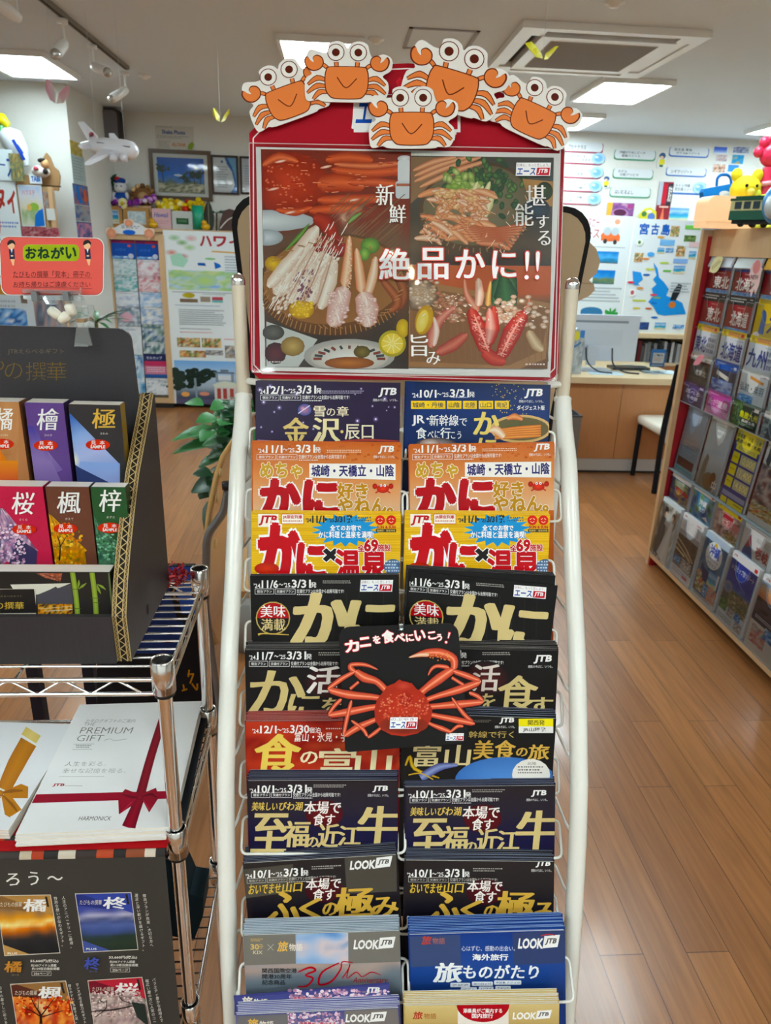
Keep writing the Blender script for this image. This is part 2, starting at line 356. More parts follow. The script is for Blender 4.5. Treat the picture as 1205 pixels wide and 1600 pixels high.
# ceiling lights
def ceiling_light(x, y, label, group=None, w=0.5, l=0.74, far=False):
    t = thing('ceiling_light', label, 'ceiling light', (x, y, CEIL-0.03), group)
    f = MB().mat('white_lacquer'); X0, X1, Y0, Y1 = x-w/2, x+w/2, y-l/2, y+l/2; z0, z1 = CEIL-0.034, CEIL-0.001; b = 0.022
    f.box((X0, Y0, z0), (X1, Y0+b, z1)); f.box((X0, Y1-b, z0), (X1, Y1, z1)); f.box((X0, Y0+b, z0), (X0+b, Y1-b, z1)); f.box((X1-b, Y0+b, z0), (X1, Y1-b, z1))
    f.box((X0+b, Y0+b, CEIL-0.006), (X1-b, Y1-b, z1)); f.build('frame', t)
    for k in range(3):
        cx = X0+b+(w-2*b)*(k+0.5)/3; el = [(cx+.052*math.cos(2*math.pi*i/12), Y0+b+.02, CEIL-.021+.010*math.sin(2*math.pi*i/12)) for i in range(12)]
        MB().mat('tube_light_dim' if far and x < -2 else 'tube_light_boosted' if far else 'tube_light').prism(el, (0, l-2*b-.04, 0)).build('tube', t)
    return t
for o_, (lx, ly, lb) in enumerate([(1.99, 5.79, 'square ceiling light of three tubes beside the air conditioner, facing the camera on the right'),
        (-2.14, 5.89, 'ceiling light of three tubes above the pillar, next to the track of spotlights'),
        (atZ(503, 80, CEIL).x, atZ(503, 80, CEIL).y, 'ceiling light of three tubes half hidden behind the second crab cutout'),
        (1.99, 7.15, 'ceiling light farther back by the wall of name plates, beside the last crab cutout'),
        (3.95, 6.9, 'ceiling light at the right edge above the wall of name plates')]):
    ceiling_light(lx, ly, lb, 'ceiling lights', far=True)
for lx, ly in ((-2.14, 2.7), (-.07, 2.7), (1.62, 3.2), (4.0, 3.0), (-2.3, -.4), (-1.15, -.6), (.95, -.6), (2.5, -.4), (-2.14, -2.3), (-1.0, -2.3), (.9, -2.3), (1.99, -2.3)):  # unseen lights; central one added for general fill, another moved to light the shelf
    ceiling_light(lx, ly, 'ceiling light of three tubes over the shop floor outside the picture', 'ceiling lights')
for k, (x, y) in enumerate(((-.05, -.52), (.06, -.60), (.14, -.74))):
    s_ = thing('spotlight', 'warm spotlight under the ceiling behind the camera', 'spotlight', (x, y, CEIL), 'spotlights behind the camera')
    MB().mat('white_lacquer').lathe([(0, 0), (.028, 0), (.028, .02), (.012, .03), (0, .03)], (x, y, CEIL-.031)).build('stem', s_)
    MB().mat('white_lacquer').lathe([(0, -.002), (.02, 0), (.032, .03), (.034, .11), (.03, .112), (.02, .1), (0, .1)], (x, y, CEIL-.03), (.1, .62, -.8)).build('housing', s_)
    MB().mat('warm_bulb').lathe([(.027, .102), (.024, .118), (.012, .126), (0, .128)], (x, y, CEIL-.03), (.1, .62, -.8)).build('bulb', s_)
# air conditioner cassette
AC = thing('air_conditioner', 'white ceiling cassette air conditioner with grey grille between the lights', 'air conditioner', (1.42, 4.78, CEIL-0.04))
bx = MB().mat('white_lacquer'); X0, X1, Y0, Y1 = 0.93, 1.92, 4.28, 5.28; z0 = CEIL-0.035
bx.box((X0, Y0, z0), (X1, Y0+.05, CEIL-.001)); bx.box((X0, Y1-.05, z0), (X1, Y1, CEIL-.001)); bx.box((X0, Y0+.05, z0), (X0+.05, Y1-.05, CEIL-.001)); bx.box((X1-.05, Y0+.05, z0), (X1, Y1-.05, CEIL-.001))
for (a, b2, c, d) in ((X0+.05, Y0+.05, X0+.14, Y0+.14), (X1-.14, Y0+.05, X1-.05, Y0+.14), (X0+.05, Y1-.14, X0+.14, Y1-.05), (X1-.14, Y1-.14, X1-.05, Y1-.05)): bx.box((a, b2, z0), (c, d, CEIL-.002))
bx.box((X0+.13, Y0+.13, z0-.006), (X1-.13, Y1-.13, CEIL-.003)); bx.build('body', AC)
dk = MB().mat('dark_groove')
for (a, b2, c, d) in ((X0+.14, Y0+.05, X1-.14, Y0+.13), (X0+.05, Y0+.14, X0+.13, Y1-.14)): dk.box((a, b2, CEIL-.004), (c, d, CEIL-.002))
dk.build('air_slot', AC)
for (a, b2, c, d) in ((X0+.16, Y0+.055, X1-.16, Y0+.085), (X0+.15, Y1-.125, X1-.15, Y1-.052), (X0+.055, Y0+.16, X0+.085, Y1-.16), (X1-.128, Y0+.15, X1-.053, Y1-.15)):
    MB().mat('white_lacquer').box((a, b2, CEIL-.028), (c, d, CEIL-.02)).build('louvre', AC)
g = MB().mat(MATTE, '#c4c2be'); g.box((X0+.2, Y0+.2, z0-.009), (X1-.2, Y1-.2, z0-.004))
for k in range(40): yy = Y0+.205+k*.0148; g.mat(MATTE, '#a9a6a2'); g.box((X0+.205, yy, z0-.011), (X1-.205, yy+.006, z0-.008))
g.build('grille', AC)
hp = MB().mat(MATTE, '#a9abb0'); 
p0, p1 = atZ(645, 42, CEIL), atZ(748, 45, CEIL); p2, p3 = atZ(625, 74, CEIL), atZ(735, 78, CEIL)
hx0, hx1, hy0, hy1 = (p0.x+p2.x)/2, (p1.x+p3.x)/2, p0.y, p2.y
for a, b2 in (((hx0, hy0), (hx1, hy0+.02)), ((hx0, hy1-.02), (hx1, hy1)), ((hx0, hy0), (hx0+.02, hy1)), ((hx1-.02, hy0), (hx1, hy1))): hp.box(a+(CEIL-.006,), b2+(CEIL-.001,))
tag(recenter(hp.build('access_hatch')), 'thin grey frame of a ceiling hatch above the crabs', 'ceiling hatch')
for x, y, lb in ((588, 60, 'small white ceiling sensor above the crab cutouts'), (961, 2, 'white ceiling sensor cut by the top edge of the photo'), (226, 118, 'tiny sprinkler head on the ceiling beyond the track lights')):
    p = atZ(x, y, CEIL); tag(recenter(MB().mat('white_lacquer').lathe([(0, -.025), (.02, -.025), (.03, -.012), (.045, -.008), (.045, -.001)], p).build('ceiling_sensor')), lb, 'ceiling sensor')
# track with spotlights
ta, tb = atZ(40, -28, CEIL), atZ(198, 103, CEIL)
TR = thing('lighting_track', 'slim dark ceiling track that carries the spotlights', 'lighting track', ta)
d_ = (tb-ta).normalized(); sd = V((d_.y, -d_.x, 0))*.018
MB().mat(MATTE, '#8a8378').prism([ta-sd-V((0, 0, .022)), tb-sd-V((0, 0, .022)), tb+sd-V((0, 0, .022)), ta+sd-V((0, 0, .022))], (0, 0, .021)).build('rail', TR)
MB().mat(MATTE, '#3a3630').prism([ta-sd*.35-V((0, 0, .024)), tb-sd*.35-V((0, 0, .024)), tb+sd*.35-V((0, 0, .024)), ta+sd*.35-V((0, 0, .024))], (0, 0, .0025)).build('slot', TR)
for i, (x, y, hx_, hy_, lb) in enumerate(((22, -26, 18, 20, 'spotlight nearest the camera, cut by the top left corner'), (96, 20, 97, 72, 'second spotlight along the track, pointing straight down'), (143, 62, 155, 107, 'third spotlight along the track, tilted to the right'), (194, 105, 188, 146, 'last spotlight at the far end of the track, tilted left'))):
    p = atZ(x, y, CEIL); s_ = thing('spotlight', 'white '+lb, 'spotlight', p, 'track spotlights')
    tip = atY(hx_, hy_, p.y-.03); top = p-V((0, 0, .023)); ax = (tip-top); ax = ax.normalized(); mid = top+V((0, 0, -.115)); dv = (tip-mid).normalized()
    MB().mat('white_lacquer').lathe([(0, 0), (.028, 0), (.028, .02), (.012, .025), (0, .025)], top-V((0, 0, .025))).tube([top-V((0, 0, .02)), mid], .006, 8).build('stem', s_)
    MB().mat('white_lacquer').lathe([(0, -.01), (.02, -.008), (.028, .02), (.031, .125), (.027, .127), (.02, .115), (0, .115)], mid, dv).build('housing', s_)
    MB().mat('spot_bulb').lathe([(.026, .118), (.028, .135), (.02, .152), (0, .158)], mid, dv).build('bulb', s_)

# ================================================================ the brochure rack in the middle
A_ = math.radians(3.1); TLT = math.radians(1.2)
xr = V((math.cos(A_), -math.sin(A_), 0)); yr = V((math.sin(A_), math.cos(A_), 0)); zz = V((0, 0, 1))
rx_ = xr*math.cos(TLT)+zz*math.sin(TLT); rz_ = zz*math.cos(TLT)-xr*math.sin(TLT)
RO = xr*0.071
RK = Matrix(((rx_.x, yr.x, rz_.x, RO.x), (rx_.y, yr.y, rz_.y, RO.y), (rx_.z, yr.z, rz_.z, RO.z), (0, 0, 0, 1)))
def rk(x, y, z): return RK @ V((x, y, z))
def px_rk(x, y, D):                                # pixel -> rack coordinates at depth D
    d = ray(x, y); n = yr; p = CAM+d*(D/d.dot(n)); return RK.inverted() @ p
rack = thing('brochure_rack', 'white tubular brochure rack with ten wire tiers and a red header board', 'brochure rack', RK @ Matrix.Translation((0, .85, 0)))
PROF = [(1.388, 1.088), (1.35, 1.062), (1.307, 1.02), (1.243, .982), (1.16, .935), (1.082, .884), (1.0, .842), (.92, .805), (.84, .782), (.757, .764), (.65, .745), (.5, .728), (.25, .715), (.02, .71)]
def prof_D(h):
    for (a, b), (c, d) in zip(PROF, PROF[1:]):
        if h >= c: t = (a-h)/(a-c); return b+(d-b)*max(0, t)
    return PROF[-1][1]
for sx in (-1, 1):
    X = sx*.2395
    po = MB().mat('white_paint'); po.tube([rk(X, d, h) for h, d in PROF], .0122, 14)
    post = po.build('post', rack)
    MB().mat('cream_paint').tube([rk(X, 1.09, 1.375), rk(X, 1.095, 1.548)], .0098, 14).build('upper_tube', post)
    MB().mat('white_paint').lathe([(.0098, 0), (.0128, .001), (.0132, .004), (.0128, .007), (.0098, .009)], rk(X, 1.089, 1.383), rz_).build('collar', post)
    MB().mat('chrome').lathe([(.0102, 0), (.0106, .004), (.0098, .009), (.0072, .0135), (.003, .0158), (0, .016)], rk(X, 1.095, 1.546), rz_).build('cap', post)
    MB().mat('white_paint').tube(rnd([rk(X, .62, .014), rk(X, 1.3, .014), rk(X, 1.3, .014)], .01), .013, 10).build('foot', rack)
    MB().mat('white_paint').tube([rk(X, 1.25, .02), rk(X, 1.1, .7), rk(X, 1.095, 1.4)], .010, 10).build('rear_post', rack)
MB().mat('white_paint').tube([rk(0, prof_D(h)+.05, h) for h in (1.38, 1.25, 1.1, .95, .8, .65, .5)], .0035, 8).build('center_rail', rack)
MB().mat('white_paint').tube([rk(-.2395, 1.2, .25), rk(.2395, 1.2, .25)], .01, 10).build('crossbar', rack)

# header board with arched top
HL = math.atan2(1.15-1.06, 1.73-1.413)             # backward lean of the board
hM = RK @ plane((0, 1.055, 1.395), (1, 0, 0), (0, math.sin(HL), math.cos(HL)))
hb = Sheet(hM, 'px', (0, 0, 1), dz=3e-5, mat=MATTE)
bl, br_, tr, tl = hb.pt(388, 591), hb.pt(882, 598), hb.pt(889, 215), hb.pt(381, 205)
hw = .2235
arch = [(-hw+.012, bl[1]), (hw-.012, bl[1]), (hw, bl[1]+.012), (hw, tr[1]-.01)]
topc = hb.pt(640, 99)[1]; sidey = tr[1]
for k in range(15):
    t = k/14; a = math.pi*t; x = hw*math.cos(a)
    y = sidey+(topc-sidey)*(1-abs(math.cos(a))**2.4)
    arch.append((x, y))
arch += [(-hw, bl[1]+.012)]
hb.basepoly(arch, .006, '#a81826', '#8a1420', raw=True)
hdr = hb
z = hb.up(); ins = [(x*.975, y-(.007 if y > sidey-.02 else -.007)) for x, y in arch]
for i in range(len(ins)):
    a, b = ins[i], ins[(i+1) % len(ins)]
    hb.mat(MATTE); hb.col = rgb('#f2e6e2'); dx, dy = b[0]-a[0], b[1]-a[1]; l = math.hypot(dx, dy)
    if l > 1e-6: nx, ny = -dy/l*.0009, dx/l*.0009; hb.add([(a[0]+nx, a[1]+ny, z), (a[0]-nx, a[1]-ny, z), (b[0]-nx, b[1]-ny, z), (b[0]+nx, b[1]+ny, z)], [(0, 1, 2, 3)])
hb.crop = (370, 40, 2.2315)
hb.poly([(412, 262), (775, 285), (760, 400), (400, 358)], '#f0f0ee').poly([(408, 258), (770, 270), (766, 380), (402, 360)], '#f4f4f2')
hb.rect(408, 252, 780, 372, '#f4f4f2').T('エース', 420, 268, 600, 345, '#1f4fae', .03, .15).rect(618, 265, 770, 362, '#c21f2e')
hb.T('日', 512, 240, 548, 262, '#fff', .01).poly([(555, 195), (570, 178), (585, 200), (575, 215), (560, 212)], '#d8303a')
header = hb.build('header_board', rack, hM)
for sx in (-1, 1): MB().mat('white_paint').tube([rk(sx*.2395, 1.092, 1.41), rk(sx*.21, 1.075, 1.41)], .005, 8).build('header_bracket', rack)

# poster in its clear sleeve
def off(M, d): return M @ Matrix.Translation((0, 0, d))
pM = off(hM, .0022)
ps = Sheet(pM, 'px', (380, 220, 2.3173), dz=2.6e-6)
ps.taper = True
ps.basepoly([(46, 22), (1150, 46), (1112, 856), (62, 832)], .0012, '#f1eee8')
ps.basepoly([(64, 30), (608, 40), (600, 826), (80, 818)], .0001, '#7a4632')   # left photo ground
def quadpic(q, fn, n=30, m=30): ps.pic(0, 0, 0, 0, fn, n, m, q)
quadpic([(64, 30), (608, 40), (598, 826), (82, 818)], p_grad([(0, '#8a2f20'), (.3, '#7d2a1e'), (.42, '#6a4a38'), (.7, '#5c4434'), (.9, '#3a3230'), (1, '#4a4038')], 5, .15, 2))
# boiled crab at the top left
clipq = lambda x0, y0, x1, y1: (ps.pt(x0, y0)[0], ps.pt(x1, y0)[0], ps.pt(x0, y1)[1], ps.pt(x0, y0)[1])
ps.clip = clipq(70, 34, 604, 822)
L1 = lambda pts, w, c='#e8693a', c2='#a82a14': ps.limb(pts, w, c, c2)
ps.ell(70, 290, 190, 40, '#e6ebea', '#aeb8ba').ell(85, 350, 60, 30, '#d8dfe0', '#9aa6aa')
ps.ell(160, 150, 150, 110, '#d8482c', '#982514')
for k in range(40): ps.ell(80+R_.random()*180, 80+R_.random()*140, 6, 5, '#e88058', '#c43c22')
L1([(270, 160), (360, 150), (440, 165)], [60, 70, 40]); L1([(300, 70), (380, 60), (470, 70)], [30, 44, 30]); L1([(320, 105), (450, 115), (580, 105)], [30, 40, 34]); L1([(380, 150), (480, 150), (585, 160)], [26, 34, 26])
L1([(270, 215), (400, 215), (520, 205)], [30, 44, 26]); L1([(240, 255), (340, 245), (430, 245)], [30, 40, 26]); L1([(330, 85), (460, 92), (570, 80)], [20, 26, 20], '#f08a5a')
L1([(120, 250), (190, 258), (250, 240)], [16, 30, 16]); L1([(70, 90), (130, 60), (200, 75)], [20, 40, 20], '#f07a4a')
for k in range(70):
    x, y = 90+R_.random()*480, 50+R_.random()*210; ps.limb([(x, y), (x+R_.uniform(8, 30), y+R_.uniform(-3, 3))], 2.5, R_.choice(['#f4a078', '#c03a22', '#8e2012', '#ee8258']))
for x, y in ((135, 75), (110, 175), (170, 260), (400, 215), (300, 95)): ps.ell(x, y, 22, 5, '#fff0e4', '#e07a54', rot=-12)
# porcelain bottle
ps.ell(585, 65, 26, 12, '#f3f3f1', '#c8ccd0').rrect(560, 70, 606, 150, 10, '#e4e6e6').rrect(552, 145, 608, 210, 12, '#d7dcde').limb([(555, 160), (606, 160)], 10, '#b86a50')
# wicker plate with crab sashimi
for k in range(60):
    x = 380+R_.random()*220; y = 190+R_.random()*200; ps.limb([(x, y), (x-70, y+60)], 3, '#9a6a4a', '#5c3a28')
ps.ell(325, 520, 275, 185, '#a8713e', '#5e3a1e', rot=-4, n=30).ell(325, 505, 255, 160, '#8a5a32', '#9c683a', rot=-4, n=30)
for k in range(46):
    a = math.pi*k/45; ps.limb([(325+258*math.cos(a), 515+158*math.sin(a)), (325+276*math.cos(a), 528+176*math.sin(a))], 5, '#c89458', '#6a4422')
L1([(545, 470), (585, 550), (560, 610)], [24, 40, 30], '#a8603a', '#6e3018'); L1([(500, 500), (560, 580), (530, 620)], [24, 36, 22], '#b86a40', '#7a3018')
for (a, b, c) in (((150, 400), (200, 350), (240, 300)), ((170, 420), (220, 370), (250, 330)), ((380, 300), (400, 280), (430, 260))): ps.limb([a, b, c], [4, 18, 4], '#7ab04a', '#3a6a2a')
ps.ell(460, 380, 36, 30, '#8abf4e', '#3f7a2e', n=9).ell(440, 410, 20, 26, '#9ccc5a', '#4a8436', n=7)
ps.ell(110, 445, 32, 28, '#f0c832', '#b88612', n=11)
W = lambda pts, w: ps.limb(pts, w, '#fbf3e4', '#d9b79a')
W([(120, 560), (190, 440), (270, 310)], [60, 80, 36]); W([(90, 530), (160, 450), (220, 380)], [34, 54, 20]); W([(175, 590), (230, 470), (290, 370)], [50, 70, 40]); W([(235, 600), (280, 490), (310, 400)], [40, 66, 34]); W([(280, 610), (310, 510), (330, 430)], [36, 60, 30])
for k in range(150):
    t = R_.random(); x = 130+t*190+R_.uniform(-60, 70); y = 590-t*200+R_.uniform(-60, 60)
    if y > 330+(330-x)*.4 and 110 < x < 345: ps.ell(x, y, 9, 5, '#fffdf6', '#e2c6ac', rot=-50, n=8)
ps.limb([(255, 280), (300, 300), (345, 385)], [40, 60, 30], '#c23a28', '#8e2016').limb([(290, 360), (330, 390), (370, 400)], [50, 60, 40], '#b23a30', '#7a1c1a')
for k in range(26): ps.ell(255+R_.random()*110, 350+R_.random()*55, 9, 7, '#c84a48', '#8a1f28', n=7)
ps.limb([(385, 345), (380, 430), (368, 530)], [14, 34, 40], '#f5d9b4', '#d8703a').limb([(410, 390), (420, 460), (430, 550)], [14, 34, 40], '#f5d9b4', '#d8703a').limb([(480, 420), (470, 490), (450, 560)], [20, 36, 30], '#f7e6cc', '#d88a50')
ps.limb([(370, 530), (345, 600), (325, 675)], [50, 78, 50], '#f8e3d6', '#cf8f80').limb([(430, 550), (450, 610), (450, 675)], [54, 84, 46], '#f8e3d6', '#cf8f80')
for k in range(80):
    b = R_.random() < .5; x, y = (345+R_.uniform(-34, 34), 600+R_.uniform(-50, 60)) if b else (448+R_.uniform(-38, 36), 612+R_.uniform(-45, 50)); ps.ell(x, y, 8, 5, '#fff4ec', '#dba79a', n=7)
for k in range(40): ps.ell(215+R_.uniform(-30, 40), 505+R_.uniform(-45, 70), 6, 6, '#a86a80', '#6a3a4e', n=6)
ps.ell(212, 612, 46, 34, '#f6cf2c', '#c08a10', n=14)
for k in range(30): ps.ell(212+R_.uniform(-38, 38), 612+R_.uniform(-26, 26), 8, 6, '#ffe25a', '#d8a418', n=6)
for k in range(120):
    t = R_.random(); x = 120+t*190+R_.uniform(-30, 60); y = 580-t*230+R_.uniform(-30, 60); ps.limb([(x, y), (x+10, y-16), (x+16, y-30)], [2, 4, 2], R_.choice(['#fffaf0', '#f2dcc6', '#e8c8b0']))
for pts in (((165, 570), (225, 460), (285, 345)), ((215, 600), (262, 490), (305, 385)), ((262, 610), (296, 510), (322, 420))): ps.limb(list(pts), [3, 5, 3], '#c89a80')
for k in range(30): ps.limb([(385+R_.uniform(-6, 6), 360+k*6), (385+R_.uniform(-10, 10), 364+k*6)], 3, '#f8e0c0')
for x, y in ((352, 560), (345, 640), (446, 580), (455, 650)): ps.limb([(x-8, y-18), (x, y), (x+4, y+22)], [3, 9, 3], '#fffaf6', '#f0cfc4')
for k in range(40): a = R_.random()*6.28; ps.limb([(325+270*math.cos(a)*.95, 520+170*math.sin(a)*.95), (325+240*math.cos(a+.08), 520+150*math.sin(a+.08))], 3, '#d8a468', '#8a5a30')
# small bowls at the bottom left
ps.poly([(85, 655), (270, 720), (200, 820), (85, 818)], '#c9ccc6'); ps.ell(110, 695, 40, 28, '#6a6a62', '#3e3e3a').ell(118, 770, 40, 40, '#6a2a34', '#35141e', n=11).ell(180, 745, 44, 36, '#c8a85e', '#8a6a34', n=12)
ps.ell(385, 780, 165, 62, '#e8e4dc', '#a8a49c', n=26).ell(385, 785, 140, 50, '#f2efe6', '#c8c0b4', n=26)
for k in range(13): a = math.pi*(1+k/12); ps.limb([(385+100*math.cos(a), 790+36*math.sin(a)), (385+130*math.cos(a), 790+48*math.sin(a))], 9, '#3a4a48' if k % 2 else '#a84030', '#2a3634')
ps.ell(385, 805, 90, 22, '#c87a3a', '#8a4a24').ell(430, 765, 30, 22, '#8a7a3a', '#5a4a20')
ps.ell(540, 735, 50, 48, '#d8b83a', '#b8a82a', n=22).ell(540, 735, 40, 38, '#f6e27a', '#f0cf3e', n=22)
for k in range(9): a = 2*math.pi*k/9; ps.limb([(540+6*math.cos(a), 735+6*math.sin(a)), (540+37*math.cos(a), 735+35*math.sin(a))], 3, '#fff2b0')
ps.ell(578, 680, 24, 34, '#e8c83a', '#c09a20')
# hot pot, upper right
ps.clip = None; ps.clip = clipq(606, 56, 1124, 822)
q = [(608, 52), (1136, 62), (1120, 455), (602, 450)]; quadpic(q, p_grad([(0, '#4a4a44'), (.25, '#4f5250'), (.6, '#3e3c36'), (.85, '#5a4a38'), (1, '#3a3430')], 4, .15, 5))
ps.poly([(608, 60), (760, 62), (640, 200), (606, 230)], '#8a6a4c'); ps.ell(850, 245, 215, 165, '#7a5c44', '#53402e', n=30, rot=-8).ell(845, 235, 195, 145, '#8a8266', '#6c6248', n=30, rot=-8)
for (a, b) in (((620, 150), (860, 62)), ((620, 130), (820, 60)), ((640, 170), (880, 75)), ((616, 110), (770, 62))): L1([a, ((a[0]+b[0])/2, (a[1]+b[1])/2-8), b], [14, 24, 12], '#f0b48a', '#b8623a')
for k in range(110): x = 880+R_.gauss(0, 62); y = 165+R_.gauss(0, 48); ps.ell(x, y, 16, 10, R_.choice(['#5a8a4a', '#3f6e48', '#2e5a3e', '#7aa458']), '#2a4a34', rot=R_.random()*180, n=7)
for k in range(36): ps.ell(790+R_.gauss(0, 34), 165+R_.gauss(0, 18), 18, 12, R_.choice(['#c8d878', '#a4c45a', '#e0e49a']), '#6e9440', rot=R_.random()*180, n=7)
for (x, y) in ((830, 200), (850, 215), (875, 200), (845, 240), (890, 235)): ps.limb([(x-18, y+50), (x, y), (x+18, y-50)], [12, 28, 8], '#f6f0cc', '#c8c078')
for k in range(40):
    x = 650+R_.random()*230; y = 190+R_.random()*170; a = R_.uniform(-.4, .9); L1([(x-45*math.cos(a), y-45*math.sin(a)), (x, y-5), (x+45*math.cos(a), y+45*math.sin(a))], [12, 26, 14], R_.choice(['#f6c49a', '#f0a878', '#f8dcc0']), R_.choice(['#d07a4a', '#c8643a']))
for k in range(9): L1([(780+k*8, 300+k*9), (900+k*4, 330+k*6), (1030-k*8, 300+k*12)], [14, 30, 14], '#e8a078', '#b8502c')
for k in range(22): ps.ell(700+R_.random()*140, 180+R_.random()*70, 12, 8, '#f8d8a8', '#d89a5a', n=7)
ps.poly([(1010, 140), (1125, 150), (1120, 240), (1040, 235)], '#b8864c').ell(1090, 185, 30, 34, '#35592e', '#1c2a1a')
ps.ell(1060, 250, 50, 40, '#2e4a5c', '#1c2a36')
for k in range(60):
    x, y = 650+R_.random()*380, 200+R_.random()*200; ps.limb([(x, y), (x+R_.uniform(-20, 20), y+R_.uniform(5, 22))], 2.5, R_.choice(['#fbe6cc', '#b85a2c', '#f2b488']))
for k in range(50): x, y = 700+R_.random()*200, 200+R_.random()*110; ps.ell(x, y, 14, 6, R_.choice(['#f6d2a8', '#f2b07c', '#f8e4c8']), '#c8723c', rot=R_.uniform(-60, 60), n=7)
for k in range(24): a = math.pi*(.05+.9*k/23); ps.limb([(845+190*math.cos(a), 240+150*math.sin(a)), (845+208*math.cos(a), 243+164*math.sin(a))], 6, '#a08a70', '#5a4632')
# charcoal grilled crab, lower right
q = [(602, 452), (1120, 455), (1100, 826), (597, 826)]; quadpic(q, p_grad([(0, '#c8643a'), (.28, '#c45c34'), (.34, '#8a5a3a'), (1, '#7a5234')], 4, .06, 8))
ps.poly([(600, 560), (700, 520), (1118, 590), (1095, 790), (1000, 826), (600, 820)], '#a8794e'); ps.poly([(605, 590), (720, 545), (1110, 610), (1080, 760), (960, 815), (604, 800)], '#8d6240')
for k in range(22): x = 610+k*23; ps.limb([(x, 600+R_.random()*60), (x+10, 800)], 3, '#a57a50', '#7a5434')
ps.ell(640, 560, 70, 60, '#d8c8b0', '#6a4a38', n=12).ell(640, 560, 44, 34, '#e8dcc8', '#a88a70', n=12)
for k in range(60): ps.ell(640+R_.gauss(0, 36), 555+R_.gauss(0, 28), 10, 7, R_.choice(['#f2ead8', '#e0ccb0', '#c8a888']), '#b08a6a', n=6)
for k in range(60): ps.ell(745+R_.gauss(0, 30), 610+R_.gauss(0, 22), 12, 7, R_.choice(['#f2e2cc', '#e0b896', '#d08a68']), '#a8664a', n=6)
ps.limb([(905, 600), (930, 530), (960, 490), (985, 600)], [10, 70, 60, 10], '#4a7a4a', '#1e3a26').limb([(940, 480), (950, 560), (960, 600)], [10, 90, 40], '#3a6a40', '#1c3624')
L1([(800, 500), (810, 560), (850, 620)], [8, 22, 34], '#f0b090', '#c8503a'); L1([(850, 500), (855, 560), (850, 600)], [20, 34, 26], '#f6dcc8', '#d88a6a'); L1([(895, 510), (888, 560), (885, 600)], [8, 18, 22], '#f0c87a', '#c87a3a'); L1([(1035, 560), (1030, 600), (1010, 640)], [6, 18, 24], '#f0a080', '#c0402c')
for k in range(70): ps.ell(980+R_.gauss(0, 60), 630+R_.gauss(0, 26), 12, 8, R_.choice(['#f8eee0', '#f0dcc8', '#e8c4a8']), '#c89a7a', n=6)
RD = lambda pts, w: ps.limb(pts, w, '#e25a48', '#b01c20')
RD([(820, 610), (850, 680), (880, 770)], [30, 62, 44]); RD([(1020, 620), (970, 700), (930, 790)], [40, 66, 40]); RD([(870, 760), (905, 790), (950, 800)], [40, 50, 30]); RD([(905, 600), (905, 680), (890, 740)], [20, 44, 26])
ps.limb([(890, 610), (895, 680), (885, 740)], [20, 40, 16], '#f4b8a8', '#d85a4a')
ps.limb([(770, 600), (720, 640), (690, 690), (680, 750)], [14, 34, 40, 36], '#e8a08a', '#b83a34').limb([(690, 640), (700, 690), (690, 745)], [8, 22, 14], '#fbeae0', '#e8b09a').limb([(700, 770), (760, 740), (810, 700)], [30, 46, 24], '#e0806a', '#a8322c')
for k in range(90):
    t = R_.random(); x, y = R_.choice([(835+t*40, 640+t*110), (1005-t*75, 640+t*140)]); ps.ell(x+R_.uniform(-18, 18), y+R_.uniform(-10, 10), 4, 3, '#f4b4a4', '#e0685a', n=6)
ps.ell(655, 650, 32, 55, '#e8bf3a', '#c8921c', rot=15).ell(648, 655, 20, 42, '#f6e48a', '#eccb48', rot=15)
ps.limb([(1030, 690), (1060, 740), (1085, 760)], [30, 44, 20], '#e8cfa8', '#a8794a')
for k in range(160):
    t = R_.random(); x, y = R_.choice([(832+t*45, 630+t*125), (1008-t*78, 632+t*150)]); ps.limb([(x+R_.uniform(-16, 10), y), (x+R_.uniform(-6, 18), y+R_.uniform(4, 10))], 2, R_.choice(['#f8c8b8', '#8e1418', '#ee7a68']))
ps.limb([(835, 630), (862, 700), (888, 765)], [3, 8, 3], '#f6a494').limb([(1006, 640), (966, 708), (932, 780)], [3, 8, 3], '#f6a494')
for k in range(90): x, y = R_.choice([(760+R_.gauss(0, 34), 600+R_.gauss(0, 24)), (985+R_.gauss(0, 56), 628+R_.gauss(0, 26))]); ps.limb([(x, y), (x+R_.uniform(-14, 14), y+R_.uniform(-6, 8))], [2, 5], R_.choice(['#fff6ea', '#e8c0a0', '#d0906a']))
# writing
ps.clip = None
def mj(t, x0, y0, x1, y1, c, **k): ps.T(t, x0, y0, x1, y1, c, -.008, 0, .045, **k)
for t, x0, x1, y0, y1 in (('絶', 495, 603, 394, 504), ('品', 634, 740, 392, 504), ('か', 770, 872, 398, 500), ('に', 902, 985, 402, 500)):
    ps.T(t, x0, y0, x1, y1, '#ffffff', .012, 0, .03, out=('#d2463c', .05))
for x in (1028, 1066):
    ps.limb([(x-1, 400), (x-2, 440), (x-3, 480)], [22, 18, 10], '#d2463c').limb([(x-1, 404), (x-2, 440), (x-3, 476)], [15, 12, 5], '#ffffff').ell(x-4, 497, 11, 11, '#d2463c').ell(x-4, 497, 8, 8, '#ffffff')
for t, x0, y0, x1, y1 in (('新', 482, 162, 545, 238), ('鮮', 530, 236, 588, 302), ('堪', 1024, 165, 1092, 238), ('能', 984, 232, 1048, 312), ('す', 1060, 274, 1104, 320), ('る', 1066, 330, 1110, 382), ('旨', 608, 704, 668, 782), ('み', 664, 766, 712, 812)): mj(t, x0, y0, x1, y1, '#f7f4ee')
